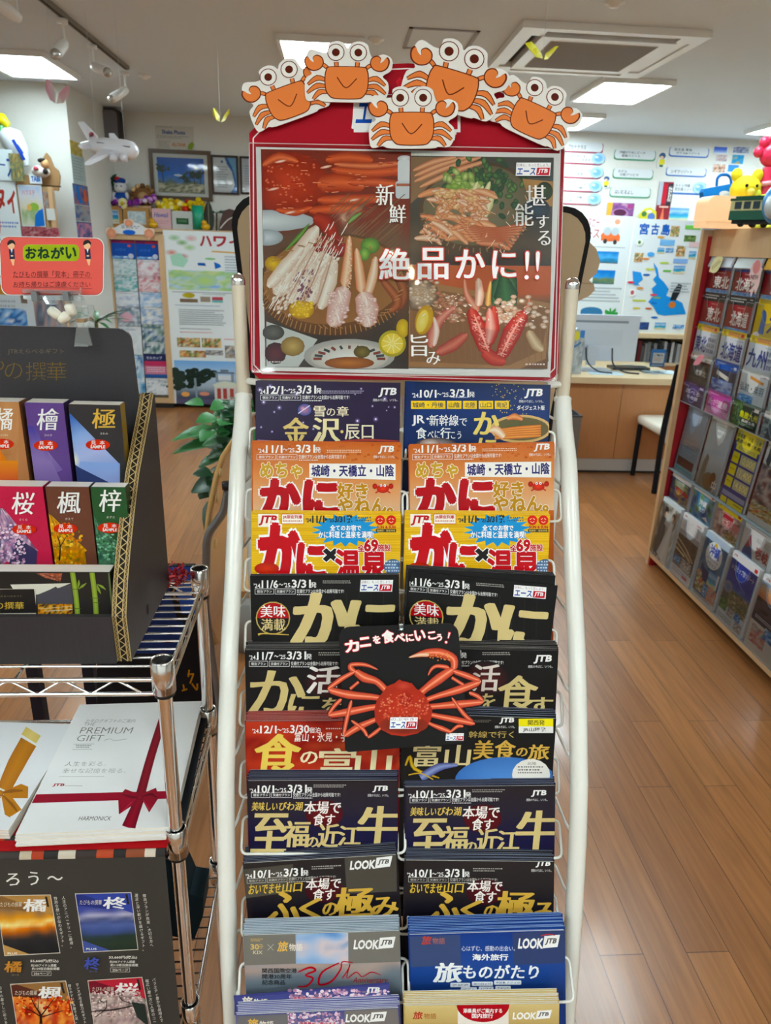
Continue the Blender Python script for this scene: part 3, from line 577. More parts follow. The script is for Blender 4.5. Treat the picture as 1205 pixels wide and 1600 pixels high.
def ace(s, x0, y0, x1, y1, top='日本に、もっと恋しよう。', sk=.12):
    w, h = x1-x0, y1-y0; s.poly([(x0+w*.03, y0), (x1, y0), (x1-w*.03, y1), (x0, y1)], '#f6f6f4')
    s.T(top, x0+w*.05, y0+h*.06, x1-w*.05, y0+h*.30, '#8a4a7a', 0).T('エース', x0+w*.05, y0+h*.42, x0+w*.56, y1-h*.08, '#1b47a0', .035, sk)
    s.poly([(x0+w*.61, y0+h*.38), (x1-w*.03, y0+h*.38), (x1-w*.06, y1-h*.05), (x0+w*.58, y1-h*.05)], '#c5202e').T('JTB', x0+w*.64, y0+h*.48, x1-w*.1, y1-h*.14, '#ffffff', .03, .25)
ace(ps, 984, 84, 1112, 132)
ps.scrib(95, 800, 140, 810, '#d8d0c8', 1).scrib(1020, 808, 1085, 820, '#e8d8d0', 1).scrib(615, 52, 690, 64, '#d8e0c8', 1)
poster = thing('poster', 'crab dish photo poster with white lettering, in a clear sleeve on the red header', 'poster', hM)
ps.build('print', poster, pM)
sl = Sheet(off(hM, .0065), 'px', (380, 220, 2.3173)); sl.mat('clear_sleeve')
q = [sl.pt(*p) for p in ((2, 8), (1176, 30), (1140, 872), (22, 838))]; q = [(-.2225, q[0][1]), (.2225, q[1][1]), (.2195, q[2][1]), (-.2195, q[3][1])]
n_ = 16; vs = []; 
for j in range(n_+1):
    for i in range(n_+1):
        u, v = i/n_, j/n_; x = (q[0][0]*(1-u)+q[1][0]*u)*(1-v)+(q[3][0]*(1-u)+q[2][0]*u)*v; y = (q[0][1]*(1-u)+q[1][1]*u)*(1-v)+(q[3][1]*(1-u)+q[2][1]*u)*v
        vs.append((x, y, .0012*math.sin(3.1*u*math.pi)*math.sin(2.3*v*math.pi)))
sl.add(vs, [((j+1)*(n_+1)+i, (j+1)*(n_+1)+i+1, j*(n_+1)+i+1, j*(n_+1)+i) for j in range(n_) for i in range(n_)], True)
sl.build('clear_sleeve', poster, off(hM, .0065))
se = Sheet(off(hM, .0068)); se.mat(PLASTIC, '#d9cfc8')
for a, b in zip(q, q[1:]+q[:1]): se.tube([(a[0], a[1], 0), (b[0], b[1], 0)], .0006, 6)
se.build('sleeve_edge', poster, off(hM, .0068))

# five crab cutouts
CRAB_OUT = [(-145, -95), (-128, -118), (-88, -108), (-66, -112), (-66, -138), (-36, -149), (-10, -140), (2, -124), (14, -140), (42, -149), (72, -138), (80, -112), (92, -92), (128, -104), (160, -88), (158, -48), (128, -26), (147, -4), (149, 32), (130, 62), (92, 62), (70, 68), (-72, 68), (-100, 60), (-138, 66), (-148, 35), (-146, -14), (-124, -32), (-145, -60)]
def crab_cutout(px, py, sc, rot, lift, label):
    M = off(hM, lift); s = Sheet(M, 'px', (370, 40, 2.2315), dz=1.5e-5, mat=GLOSS)
    a = math.radians(rot); ca, sa = math.cos(a)*sc, math.sin(a)*sc; f = lambda p: (px+p[0]*ca-p[1]*sa, py+p[0]*sa+p[1]*ca); F = lambda ps_: [f(p) for p in ps_]
    c0 = s.pt(px, py); sm = []                       # smooth outline
    n = len(CRAB_OUT)
    for i in range(n):
        p0, p1, p2, p3 = [CRAB_OUT[(i+k-1) % n] for k in range(4)]
        for t in (0, .33, .66): sm.append(tuple(.5*((2*p1[d])+(p2[d]-p0[d])*t+(2*p0[d]-5*p1[d]+4*p2[d]-p3[d])*t*t+(3*p1[d]-p0[d]-3*p2[d]+p3[d])*t**3) for d in (0, 1)))
    s.basepoly(F(sm), .0012, '#efece4')
    O, B = '#e8854a', '#6e2a12'
    def sm_(q, k=(0, .25, .5, .75)):
        n = len(q); r = []
        for i in range(n):
            p0, p1, p2, p3 = [q[(i+j-1) % n] for j in range(4)]
            for t in k: r.append(tuple(.5*((2*p1[d])+(p2[d]-p0[d])*t+(2*p0[d]-5*p1[d]+4*p2[d]-p3[d])*t*t+(3*p1[d]-p0[d]-3*p2[d]+p3[d])*t**3) for d in (0, 1)))
        return r
    leg = lambda pts, w: (s.limb(F(pts), [k*1.3*sc for k in w], B), s.limb(F(pts), [max(k*1.3-6, 2)*sc for k in w], O))
    for sx in (-1, 1):
        leg([(sx*70, -8), (sx*105, -16), (sx*138, 8)], (10, 17, 8)); leg([(sx*70, 14), (sx*105, 12), (sx*140, 38)], (10, 17, 8)); leg([(sx*68, 34), (sx*95, 34), (sx*118, 60)], (10, 17, 9))
        leg([(sx*66, -50), (sx*82, -62), (sx*92, -62)], (11, 12, 12))
        claw = sm_([(sx*82, -68), (sx*94, -48), (sx*120, -40), (sx*144, -52), (sx*153, -78), (sx*144, -94), (sx*132, -80), (sx*118, -72), (sx*122, -88), (sx*108, -99), (sx*88, -90)])
        cx, cy = sx*112, -70; s.poly(F(claw), B); s.poly(F([(cx+(x-cx)*.87, cy+(y-cy)*.86) for x, y in claw]), O)
        leg([(sx*36, -50), (sx*38, -74)], (13, 13))
        ex = sx*40; e = f((ex, -108)); s.ell(*e, 31*sc, 31*sc, B); s.ell(*e, 28*sc, 28*sc, '#f4f1e8'); s.ell(*e, 14*sc, 14*sc, '#5a1e10')
    body = [(-58, -58), (58, -58), (74, -46), (79, -20), (76, 22), (64, 46), (40, 58), (-40, 58), (-64, 46), (-76, 22), (-79, -20), (-74, -46)]; body = sm_(body)
    s.poly(F(body), B); s.poly(F([(x*.955, y*.945) for x, y in body]), O)
    s.line(F([(-34, -20), (-2, 18), (36, -16)]), 4*sc, B)
    o = s.build('crab_cutout', None, M); return tag(o, label, 'paper cutout', 'crab cutouts on the header board')
crab_cutout(182, 265, .97, -20, .010, 'orange crab cutout at the far left corner of the red header, leaning left')
crab_cutout(1030, 328, .97, 25, .010, 'orange crab cutout at the far right corner of the red header, leaning right')
crab_cutout(383, 200, .98, 1, .013, 'upright orange crab cutout, second from the left along the top of the header')
crab_cutout(748, 222, 1.15, 17, .013, 'largest orange crab cutout, tilted, on the right half of the header top')
crab_cutout(610, 360, 1.0, 0, .016, 'lowest orange crab cutout in the middle, just above the crab dish poster')
# ================================================================ brochures in the tiers
Sheet.tf = None
_pt0 = Sheet.pt
def _pt(s, x, y):
    if s.tf: dx, dy, sl, xr0 = s.tf; y = y+dy+sl*(x+dx-xr0); x = x+dx
    return _pt0(s, x, y)
Sheet.pt = _pt
LEAN = math.radians(14)
GOLD, GOLD2, WH = '#d9bd72', '#c9a94f', '#f4f3ef'
def date(s, x, y, d1, d2, tail='発', c=WH, sc=1.0):
    w = 25*len(d1)*.5+2; w = 13*len(d1)*sc; w2 = 15*len(d2)*sc
    s.T("'24.", x, y+10*sc, x+24*sc, y+24*sc, c, .01); x += 26*sc; s.T(d1, x, y, x+w, y+24*sc, c, .025); x += w+3*sc
    s.T('～', x, y+10*sc, x+14*sc, y+16*sc, c, .02); x += 17*sc; s.T("'25.", x, y+8*sc, x+24*sc, y+22*sc, c, .01); x += 26*sc
    s.T(d2, x, y-2*sc, x+w2, y+23*sc, c, .025); x += w2+1*sc; s.T(tail, x, y+5*sc, x+9*len(tail)*2*sc, y+23*sc, c, .015)
def plans(s, x, y, c=WH, h=17):
    s.frame(x, y, x+60, y+h, 1.2, c).T('宿泊プラン', x+6, y+4, x+54, y+h-4, c, .015).frame(x+65, y, x+130, y+h, 1.2, c).T('交通付プラン', x+70, y+4, x+125, y+h-4, c, .015)
    s.T('交通付プランは全国から出発可能です!', x+135, y+1, x+288, y+h-3, c, .01).scrib(x+136, y+h, x+200, y+h+6, c, 1)
def jtb(s, x0, y0, x1, y1, c=WH, tagl=True):
    s.T('JTB', x0, y0, x1, y1, c, .045, .22)
    if tagl: s.T('感動のそばに、いつも。', x0-22*(x1-x0)/55, y1+6, x1+4, y1+15, c, 0)
def look(s, x0, y0, x1, y1):
    w = x1-x0; s.T('LOOK', x0, y0+(y1-y0)*.3, x0+w*.58, y1, WH, .045, .12).poly([(x0+w*.62, y0+(y1-y0)*.1), (x1, y0), (x1-w*.06, y1-(y1-y0)*.1), (x0+w*.58, y1)], WH)
    s.T('JTB', x0+w*.66, y0+(y1-y0)*.28, x1-w*.09, y1-(y1-y0)*.26, '#4a4844', .04, .3)
def brush(s, t, x0, y0, x1, y1, c, sh=.12, b=.012, mn=.035, rot=0): s.T(t, x0, y0, x1, y1, c, b, sh, mn, rot=rot)
def tabi(s, x0, y0, x1, y1, c, c2):
    w = x1-x0; s.T('旅', x0, y0, x0+w*.4, y1, c, .03, .12).T('物語', x0+w*.46, y0+(y1-y0)*.22, x1, y1-(y1-y0)*.05, c2, .015)

def r1l(s):
    for k in range(26): x, y = 130+R_.random()*460, 65+R_.random()*190; r = R_.choice([2, 3, 5]); s.ell(x, y, r*2, r*2, '#8a78b0', '#2b1f3d', n=10); s.ell(x, y, r*.6, r*.6, '#f0ecff', n=8)
    date(s, 135, 70, '12/1', '3/31'); s.scrib(340, 84, 478, 96, '#b8b0c8', 2); plans(s, 140, 98); jtb(s, 526, 76, 580, 104)
    s.ell(283, 146, 22, 19, '#b87890', '#3a5a9a').ell(277, 142, 9, 8, '#e0a8b8', '#8a5a90').limb([(262, 158), (300, 132)], 3, '#e8e0f0')
    brush(s, '雪', 313, 134, 350, 168, '#efe2c0', 0); s.T('の', 354, 142, 382, 166, '#efe2c0', .01).T('章', 388, 135, 425, 168, '#efe2c0', .01, 0, .02)
    s.T('金', 215, 172, 294, 254, GOLD, .01, 0, .05).T('沢', 312, 172, 396, 252, '#ecdca8', .01, 0, .05).ell(404, 217, 5, 5, GOLD).T('辰口', 414, 193, 506, 242, '#efe2c0', .01, 0, .02)
    s.limb([(380, 250), (480, 244), (590, 248)], [3, 10, 4], '#c04a3a', '#5a2a38').limb([(130, 244), (250, 252)], 3, '#8a6a9a')
def r1r(s):
    s.pic(640, 55, 1085, 262, p_grad([(0, '#10244f'), (.5, '#17346f'), (1, '#10264e')], 5, .1, 3), 14, 8)
    date(s, 632, 82, '10/1', '3/31'); s.scrib(765, 104, 812, 111, '#c8d0e8', 1)
    for t, a, b in (('城崎・丹後', 628, 740), ('山陰', 745, 792), ('北陸', 797, 842), ('山口', 848, 895), ('南紀', 900, 946)): s.rect(a, 117, b, 143, '#f0c92e').T(t, a+6, 122, b-6, 139, '#1a2a4a', .02)
    for k in range(60): x, y = 880+R_.gauss(60, 30), 60+R_.random()*100; s.ell(x, y, 1.6, 1.6, '#d8b850', n=6)
    jtb(s, 1000, 79, 1054, 108); s.T('ダイジェスト版', 972, 132, 1062, 147, WH, .03)
    s.T('JR･', 632, 164, 686, 198, WH, .01, 0, .03).T('新幹線', 688, 162, 782, 198, WH, .005, 0, .03).T('で', 785, 174, 810, 198, WH, .01).T('食', 645, 204, 678, 240, WH, .01, 0, .03).T('べに', 682, 214, 722, 240, WH, .01).T('行', 724, 204, 756, 241, WH, .01, 0, .03).T('こう', 758, 216, 791, 240, WH, .01)
    s.ell(985, 208, 100, 46, '#5a6a3a', '#d8b070', n=26).ell(985, 208, 90, 38, '#4a5a30', '#6a5a38', n=26)
    for k in range(5): s.limb([(900, 214+k*6), (980, 205+k*7), (1050, 198+k*8)], [9, 13, 7], '#f0a050', '#b8541e')
    s.limb([(880, 215), (905, 212), (930, 235)], [8, 30, 20], '#f6e4c8', '#d89060').limb([(940, 175), (965, 168), (990, 178)], [10, 22, 10], '#f0a468', '#c0602a')
    s.ell(710, 262, 70, 26, '#b8a8a0', '#3a3440').ell(690, 256, 34, 16, '#e0d4cc', '#8a6a60')
    s.T('か', 834, 154, 912, 226, '#e9cf6e', .02, .1, .04).T('に', 846, 238, 902, 300, '#e9cf6e', .02, .1, .04)
def crabicon(s, x, y, k):
    for sx in (-1, 1):
        s.limb([(x+sx*k*.6, y), (x+sx*k*1.2, y-k*.5)], k*.25, '#c0261c').ell(x+sx*k*1.3, y-k*.4, k*.4, k*.45, '#d8321f', '#a01c14').limb([(x+sx*k*.6, y+k*.3), (x+sx*k*1.2, y+k*.7)], k*.2, '#c0261c')
    s.ell(x, y, k, k*.7, '#e8452c', '#b82418')
    for sx in (-1, 1): s.ell(x+sx*k*.3, y-k*.5, k*.2, k*.22, '#fff').ell(x+sx*k*.3, y-k*.48, k*.09, k*.1, '#222')
def r2(s):
    s.pic(115, 252, 600, 480, p_grad([(0, '#c4622a'), (.5, '#d98a4c'), (1, '#e0b48c')], 3, .1, 4), 12, 8)
    for k in range(80): x, y = 118+R_.random()*478, 255+R_.random()*55; s.rect(x, y, x+9, y+6, R_.choice(['#b8561f', '#cc7034', '#c0602a']))
    date(s, 132, 262, '11/1', '3/31'); s.scrib(355, 276, 470, 288, '#f2d8c0', 2); plans(s, 128, 291); jtb(s, 525, 264, 572, 288)
    s.T('めちゃ', 140, 318, 274, 368, '#c9a032', .055, out=('#fbf6e6', .05)); s.poly([(298, 320), (578, 322), (578, 374), (298, 366)], '#f7f3ec'); s.T('城崎・天橋立・山陰', 306, 326, 572, 362, '#2c2a6a', .04)
    s.T('かに', 145, 376, 388, 490, '#b5161e', .085, out=('#fdf8f4', .06)); s.T('好き', 390, 384, 487, 434, '#c08a22', .055, out=('#fbf6e6', .045)); s.T('やねん。', 392, 432, 568, 482, '#c08a22', .055, out=('#fbf6e6', .045)); crabicon(s, 537, 402, 20)
def r3(s):
    for k in range(34): y = 46+k*6; s.rect(112, y, 594, y+2, R_.choice(['#d9a51c', '#f0c63e']))
    s.rect(132, 48, 198, 90, '#fbf4e4').T('JTB', 138, 54, 192, 84, '#c01a26', .05, .22).rect(208, 48, 280, 80, '#fbf4e4').frame(208, 48, 280, 80, 2, '#c8402a').T('JR限定列車', 213, 52, 275, 65, '#c01a26', .03).scrib(213, 69, 275, 76, '#c8402a', 1)
    pts = []
    for k in range(36): a = 2*math.pi*k/36; rr = 1.0 if k % 2 else .72; pts.append((415+112*rr*math.cos(a), 100+55*rr*math.sin(a)))
    s.poly(pts, '#2c94d2'); s.T("'24", 288, 62, 304, 74, '#20303a', .03).T('11/1', 308, 54, 346, 76, '#20303a', .05).T('▶', 348, 60, 358, 72, '#20303a').T("'25", 362, 62, 378, 74, '#20303a', .03).T('3/31発', 381, 52, 438, 76, '#20303a', .05).scrib(446, 58, 500, 76, '#3a5a6a', 2)
    s.T('全てのお宿で', 366, 84, 466, 102, '#fff', .04, out=('#1a5a9a', .05)).T('かに料理と温泉を満喫!', 328, 104, 506, 126, '#fff', .035, out=('#1a5a9a', .05))
    for x in (528, 564): s.ell(x, 68, 16, 16, '#d83028').line([(x-8, 66), (x-2, 62)], 2, '#fbe8c0').line([(x+2, 62), (x+8, 66)], 2, '#fbe8c0').line([(x-6, 72), (x, 76), (x+6, 72)], 2, '#fbe8c0')
    s.T('SUN & SUN', 518, 86, 578, 95, '#c01a26', .03).rect(514, 97, 580, 107, '#2a2a2a').T('提携駅・客船特集', 517, 99, 577, 105, '#f0d880')
    s.T('か', 140, 88, 276, 262, '#c3161f', .085, out=('#fff', .06)).T('に', 262, 148, 348, 262, '#c3161f', .085, out=('#fff', .06)).T('×', 348, 164, 386, 198, '#1a1a1a', .06, out=('#fff', .05))
    s.T('温泉', 384, 164, 548, 262, '#c3161f', .05, out=('#fff', .05)).T('全', 455, 148, 478, 170, '#c3161f', .04, out=('#fff', .06)).T('69', 477, 132, 520, 168, '#c3161f', .05, out=('#fff', .06)).T('施設', 520, 146, 562, 168, '#c3161f', .04, out=('#fff', .06))
    s.ell(160, 225, 40, 20, '#d8402a', '#b02418').ell(570, 220, 30, 26, '#6a8ab0', '#3a5a80').scrib(545, 200, 592, 240, '#c8d8e8', 4)
def r4(s, ux=0):
    for k in range(7): s.limb([(300+k*40, 300), (295+k*40, 455)], 5, '#231f1c', '#131313')
    date(s, 118, 264, '11/6', '3/31'); s.scrib(342, 264, 430, 276, '#b8b4ac', 2); plans(s, 122, 291); ace(s, 462, 262, 570, 300)
    s.ell(180, 386, 56, 54, '#b9a258').ell(180, 386, 52, 50, '#1a1616')
    s.poly([(180+52*math.cos(a), 386+50*math.sin(a)) for a in [math.pi+math.pi*k/14 for k in range(15)]], '#b01a20'); s.T('美味', 140, 344, 220, 383, WH, .0, 0, .03).T('満載', 142, 388, 220, 426, '#d9c58a', .0, 0, .03)
    s.limb([(132, 440), (150, 436), (232, 440)], [8, 4, 3], GOLD2)
    s.T('か', 252, 308, 420, 470, '#d5bf84', .035, .12, .06).T('に', 424, 332, 566, 470, '#d5bf84', .035, .12, .06)
def r5(s, right):
    if not right:
        date(s, 103, 102, '11/7', '3/31'); s.scrib(328, 102, 600, 116, '#b8b4ac', 2); plans(s, 103, 131)
        s.ell(350, 200, 70, 55, '#5a1a1c', '#151214'); brush(s, '活', 292, 148, 395, 236, '#f2ede6', .1); brush(s, 'か', 108, 162, 282, 300, '#cdb87c', .1); brush(s, 'に', 232, 238, 330, 305, '#cdb87c', .1); brush(s, 'を', 340, 250, 400, 300, '#cdb87c', .1)
    else:
        date(s, 606, 98, '11/7', '3/31'); s.scrib(860, 102, 950, 114, '#b8b4ac', 2); plans(s, 640, 128); jtb(s, 1030, 112, 1084, 138)
        s.ell(870, 190, 80, 60, '#5a1a1c', '#151214'); brush(s, '活', 830, 142, 914, 228, '#e4d8cc', .1); brush(s, '食', 912, 178, 1036, 300, '#cdb87c', .1); brush(s, 'す', 1010, 248, 1086, 305, '#cdb87c', .1); brush(s, 'を', 850, 236, 900, 290, '#cdb87c', .1)
def r6(s, right):
    if not right:
        s.pic(92, 328, 600, 560, p_noise(['#7a1414', '#b03020', '#c0402a', '#8a1a18', '#d87a3a'], 3.5, 3), 20, 12)
        date(s, 113, 341, '12/1', '3/30', '宿泊'); s.scrib(352, 348, 420, 356, '#f0d0c0', 1); s.T('富山・氷見・宇奈月', 250, 362, 470, 392, '#fbf1e4', .015, .1)
        brush(s, '食', 122, 368, 264, 515, '#e8c95e', .12, .012, .05); brush(s, 'の', 270, 424, 324, 464, '#f2e4b8', .1); brush(s, '富', 330, 414, 444, 515, '#eadcae', .1); brush(s, '山', 450, 418, 562, 510, '#eadcae', .1); s.ell(160, 505, 18, 16, '#f4eee4')
    else:
        s.rect(608, 300, 1100, 330, '#1d1b1c'); jtb(s, 918, 315, 962, 334); s.scrib(800, 322, 890, 332, '#8a8478', 2); s.rect(978, 318, 1090, 343, '#f0e22e').T('関西発', 1008, 322, 1062, 339, '#2a2a20', .02).rect(978, 343, 1090, 364, '#eceae4').T('JR山陽発', 992, 347, 1066, 361, '#2a2a20', .02)
        s.T('北陸新幹線で行く', 722, 358, 962, 380, '#c8ae62', .005, .05, .02); brush(s, '富山', 636, 402, 820, 474, '#d9c690', .12); brush(s, '美食', 832, 388, 966, 450, '#d2a94e', .1); brush(s, 'の', 970, 412, 1006, 440, '#d2a94e', .1); brush(s, '旅', 1010, 402, 1076, 450, '#d2a94e', .1)
        s.ell(935, 520, 165, 78, '#5a8fd0', '#3f70b4', n=30).ell(1018, 500, 62, 52, '#e8e4dc').T('北陸', 1005, 458, 1035, 468, '#5a5a5a').scrib(975, 472, 1062, 500, '#6a6a6a', 3)
        s.limb([(610, 470), (625, 440), (640, 480), (720, 510)], [6, 10, 12, 4], '#d8b030', '#8a6a10').limb([(660, 510), (720, 475), (780, 468)], [30, 26, 8], '#8a9ac8', '#3a3a7a').limb([(620, 500), (660, 495), (700, 515)], 4, '#c8a030')
def r7(s, right):
    s.pic(98, 42, 590, 280, p_grad([(0, '#2a2226'), (.4, '#262230'), (.75, '#14143c'), (1, '#0e1030')], 3, .05, 5), 8, 10)
    date(s, 105, 57, '10/1', '3/31'); s.scrib(312, 54, 420, 66, '#b8b4ac', 2); plans(s, 110, 79); jtb(s, 506, 58, 552, 78)
    brush(s, '美味しい', 112, 110, 195, 138, '#d8ba5e'); brush(s, 'びわ湖', 200, 110, 276, 138, '#d8ba5e'); s.ell(346, 148, 62, 46, '#6a1418', '#4a1018')
    brush(s, '本場で', 282, 108, 400, 148, '#f4eee6'); brush(s, '食す', 312, 148, 380, 186, '#f4eee6')
    for t, a, b, c, d in (('至', 116, 148, 224, 274), ('福', 216, 172, 296, 256), ('の', 290, 224, 326, 256), ('近', 328, 182, 392, 256), ('江', 394, 188, 464, 250), ('牛', 458, 124, 586, 250)): brush(s, t, a, b, c, d, '#d3bd80', .1, .015, .05)
def r8(s, right):
    s.pic(78, 282, 590, 500, p_grad([(0, '#2b2626'), (.55, '#221e22'), (.8, '#12101c'), (1, '#0c0b14')], 3, .05, 6), 8, 10)
    if not right: s.poly([(85, 318), (245, 308), (245, 398), (88, 412)], '#4c473f').poly([(412, 290), (582, 283), (582, 412), (420, 412)], '#4c473f'); look(s, 432, 296, 568, 334)
    date(s, 92, 324, '10/1', '3/31'); s.scrib(306, 318, 400, 332, '#b8b4ac', 2); plans(s, 96, 349, '#c8c4bc', 15)
    if right: jtb(s, 512, 292, 556, 314)
    brush(s, 'おいでませ', 102, 368, 205, 400, '#dcb848'); brush(s, '山口', 212, 366, 274, 398, '#dcb848'); s.ell(345, 395, 62, 42, '#5a1418', '#3a1018'); brush(s, '本場で', 288, 358, 400, 394, '#f4eee6'); brush(s, '食す', 310, 392, 380, 430, '#f4eee6')
    for t, a, b, c, d in (('ふ', 160, 396, 268, 500), ('く', 268, 422, 334, 486), ('の', 342, 438, 388, 480), ('極', 384, 392, 504, 490), ('み', 500, 428, 586, 490)): brush(s, t, a, b, c, d, '#d3a94a', .1, .015, .05)
def r9(s, right):
    if not right:
        s.pic(82, 75, 594, 300, p_grad([(0, '#8a97a8'), (.35, '#8c9098'), (.5, '#b0988c'), (.62, '#6f7880'), (1, '#4a5660')], 3.5, .14, 9), 22, 14); s.pic(255, 78, 424, 178, p_noise(['#5a86c0', '#7ea6d4', '#a8bcd8', '#d8c4c4', '#6a92c8'], 2.5, 3), 12, 10)
        s.poly([(84, 86), (252, 80), (254, 178), (86, 184)], '#77736b').poly([(424, 78), (590, 72), (594, 172), (426, 178)], '#77736b'); s.T('30', 108, 115, 134, 132, '#d8b868', .03).scrib(108, 97, 148, 108, '#d8b868', 2).scrib(136, 115, 148, 132, '#d8b868', 3).T('KIX', 116, 136, 146, 147, '#d8c8a0', .01)
        s.line([(162, 115), (182, 135)], 1.5, '#c8c0b0').line([(182, 115), (162, 135)], 1.5, '#c8c0b0'); tabi(s, 196, 106, 276, 138, '#e8b858', '#f0e8d8'); look(s, 444, 90, 578, 130)
        for i, t in enumerate(('関西国際空港', '開港30周年', '記念商品')): s.T(t, 145, 193+i*19, 145+(112, 96, 74)[i], 208+i*19, '#23262c', .03)
        s.limb([(262, 205), (300, 190), (318, 200), (285, 215), (310, 225), (290, 250), (262, 252)], [4, 7, 7, 5, 7, 6, 4], '#b8202a').limb([(395, 175), (340, 205), (330, 245), (370, 235), (400, 195), (405, 172), (440, 175)], [4, 6, 7, 6, 5, 4, 3], '#b8202a').limb([(405, 225), (425, 195), (430, 180), (420, 225), (450, 205), (470, 220), (500, 205), (530, 215)], [3, 4, 4, 3, 4, 3, 4, 2], '#b8202a').T('Anniversary', 440, 222, 552, 246, '#a82028', 0, .3)
    else:
        s.pic(622, 72, 1128, 280, p_grad([(0, '#1c3c86'), (.5, '#274a94'), (1, '#1a356e')], 4, .05, 4), 10, 8)
        s.poly([(624, 90), (788, 84), (790, 182), (628, 190)], '#3c4c74').poly([(958, 78), (1128, 70), (1126, 176), (960, 182)], '#34436c'); tabi(s, 664, 88, 738, 116, '#b8483a', '#a86a60'); look(s, 978, 84, 1112, 128)
        s.limb([(1050, 88), (1075, 82), (1095, 86)], 3, '#c83a30').T('心はずむ、感動の出会い。', 792, 120, 966, 137, '#e4e8f2', .0).T('海外旅行', 828, 147, 943, 167, WH, .04); brush(s, '旅', 706, 176, 792, 238, WH, .12, .02, .05); brush(s, 'ものがたり', 798, 182, 1042, 226, WH, .1, .02, .03)
        for a, b, y, t in ((756, 820, 240, 'アジア'), (826, 894, 236, 'ヨーロッパ'), (898, 986, 232, '中近東 アフリカ'), (790, 842, 254, 'グアム'), (848, 896, 252, 'ハワイ'), (902, 952, 250, 'アメリカ')): s.rrect(a, y, b, y+14, 3, '#eef0f4').T(t, a+6, y+4, b-6, y+10, '#2a3a6a', .02)
def blossoms(s, x0, y0, x1, y1, n, cols=('#e8c4d4', '#d8a8c0', '#b888a8', '#f0dce4', '#8a6a8a'), r=6):
    for k in range(n): x, y = x0+R_.random()*(x1-x0), y0+R_.random()*(y1-y0); c = R_.choice(cols); s.ell(x, y, r*R_.uniform(.5, 1.2), r*R_.uniform(.4, 1), c, n=6)
def r10(s, right):
    if not right:
        s.pic(58, 318, 592, 380, p_grad([(0, '#4a4e86'), (1, '#6a6a9a')], 4, .1, 4), 8, 4); blossoms(s, 225, 335, 420, 385, 130); s.poly([(64, 348), (228, 340), (230, 400), (66, 400)], '#6e6a6c').poly([(412, 330), (585, 320), (592, 400), (414, 400)], '#77706c')
        tabi(s, 98, 356, 182, 386, '#e0b050', '#e8e0d0'); look(s, 418, 332, 550, 366); s.rect(262, 366, 388, 384, '#e0d4dc').T('添乗員がご案内する', 266, 366, 384, 380, '#c02a4a', .04)
    else:
        s.pic(608, 308, 1112, 400, p_grad([(0, '#d4bc80'), (1, '#b8985a')], 4, .1, 4), 8, 4); s.rect(780, 310, 945, 400, '#ece4d8').poly([(862+86*math.cos(a), 310+58*math.sin(a)) for a in [math.pi*k/16 for k in range(17)]], '#b01f28')
        s.T('添乗員がご案内する', 798, 324, 924, 338, WH, .03).T('国内旅行', 826, 340, 894, 355, WH, .03); tabi(s, 636, 334, 710, 358, '#b8382c', '#a8682c'); look(s, 960, 328, 1086, 358)

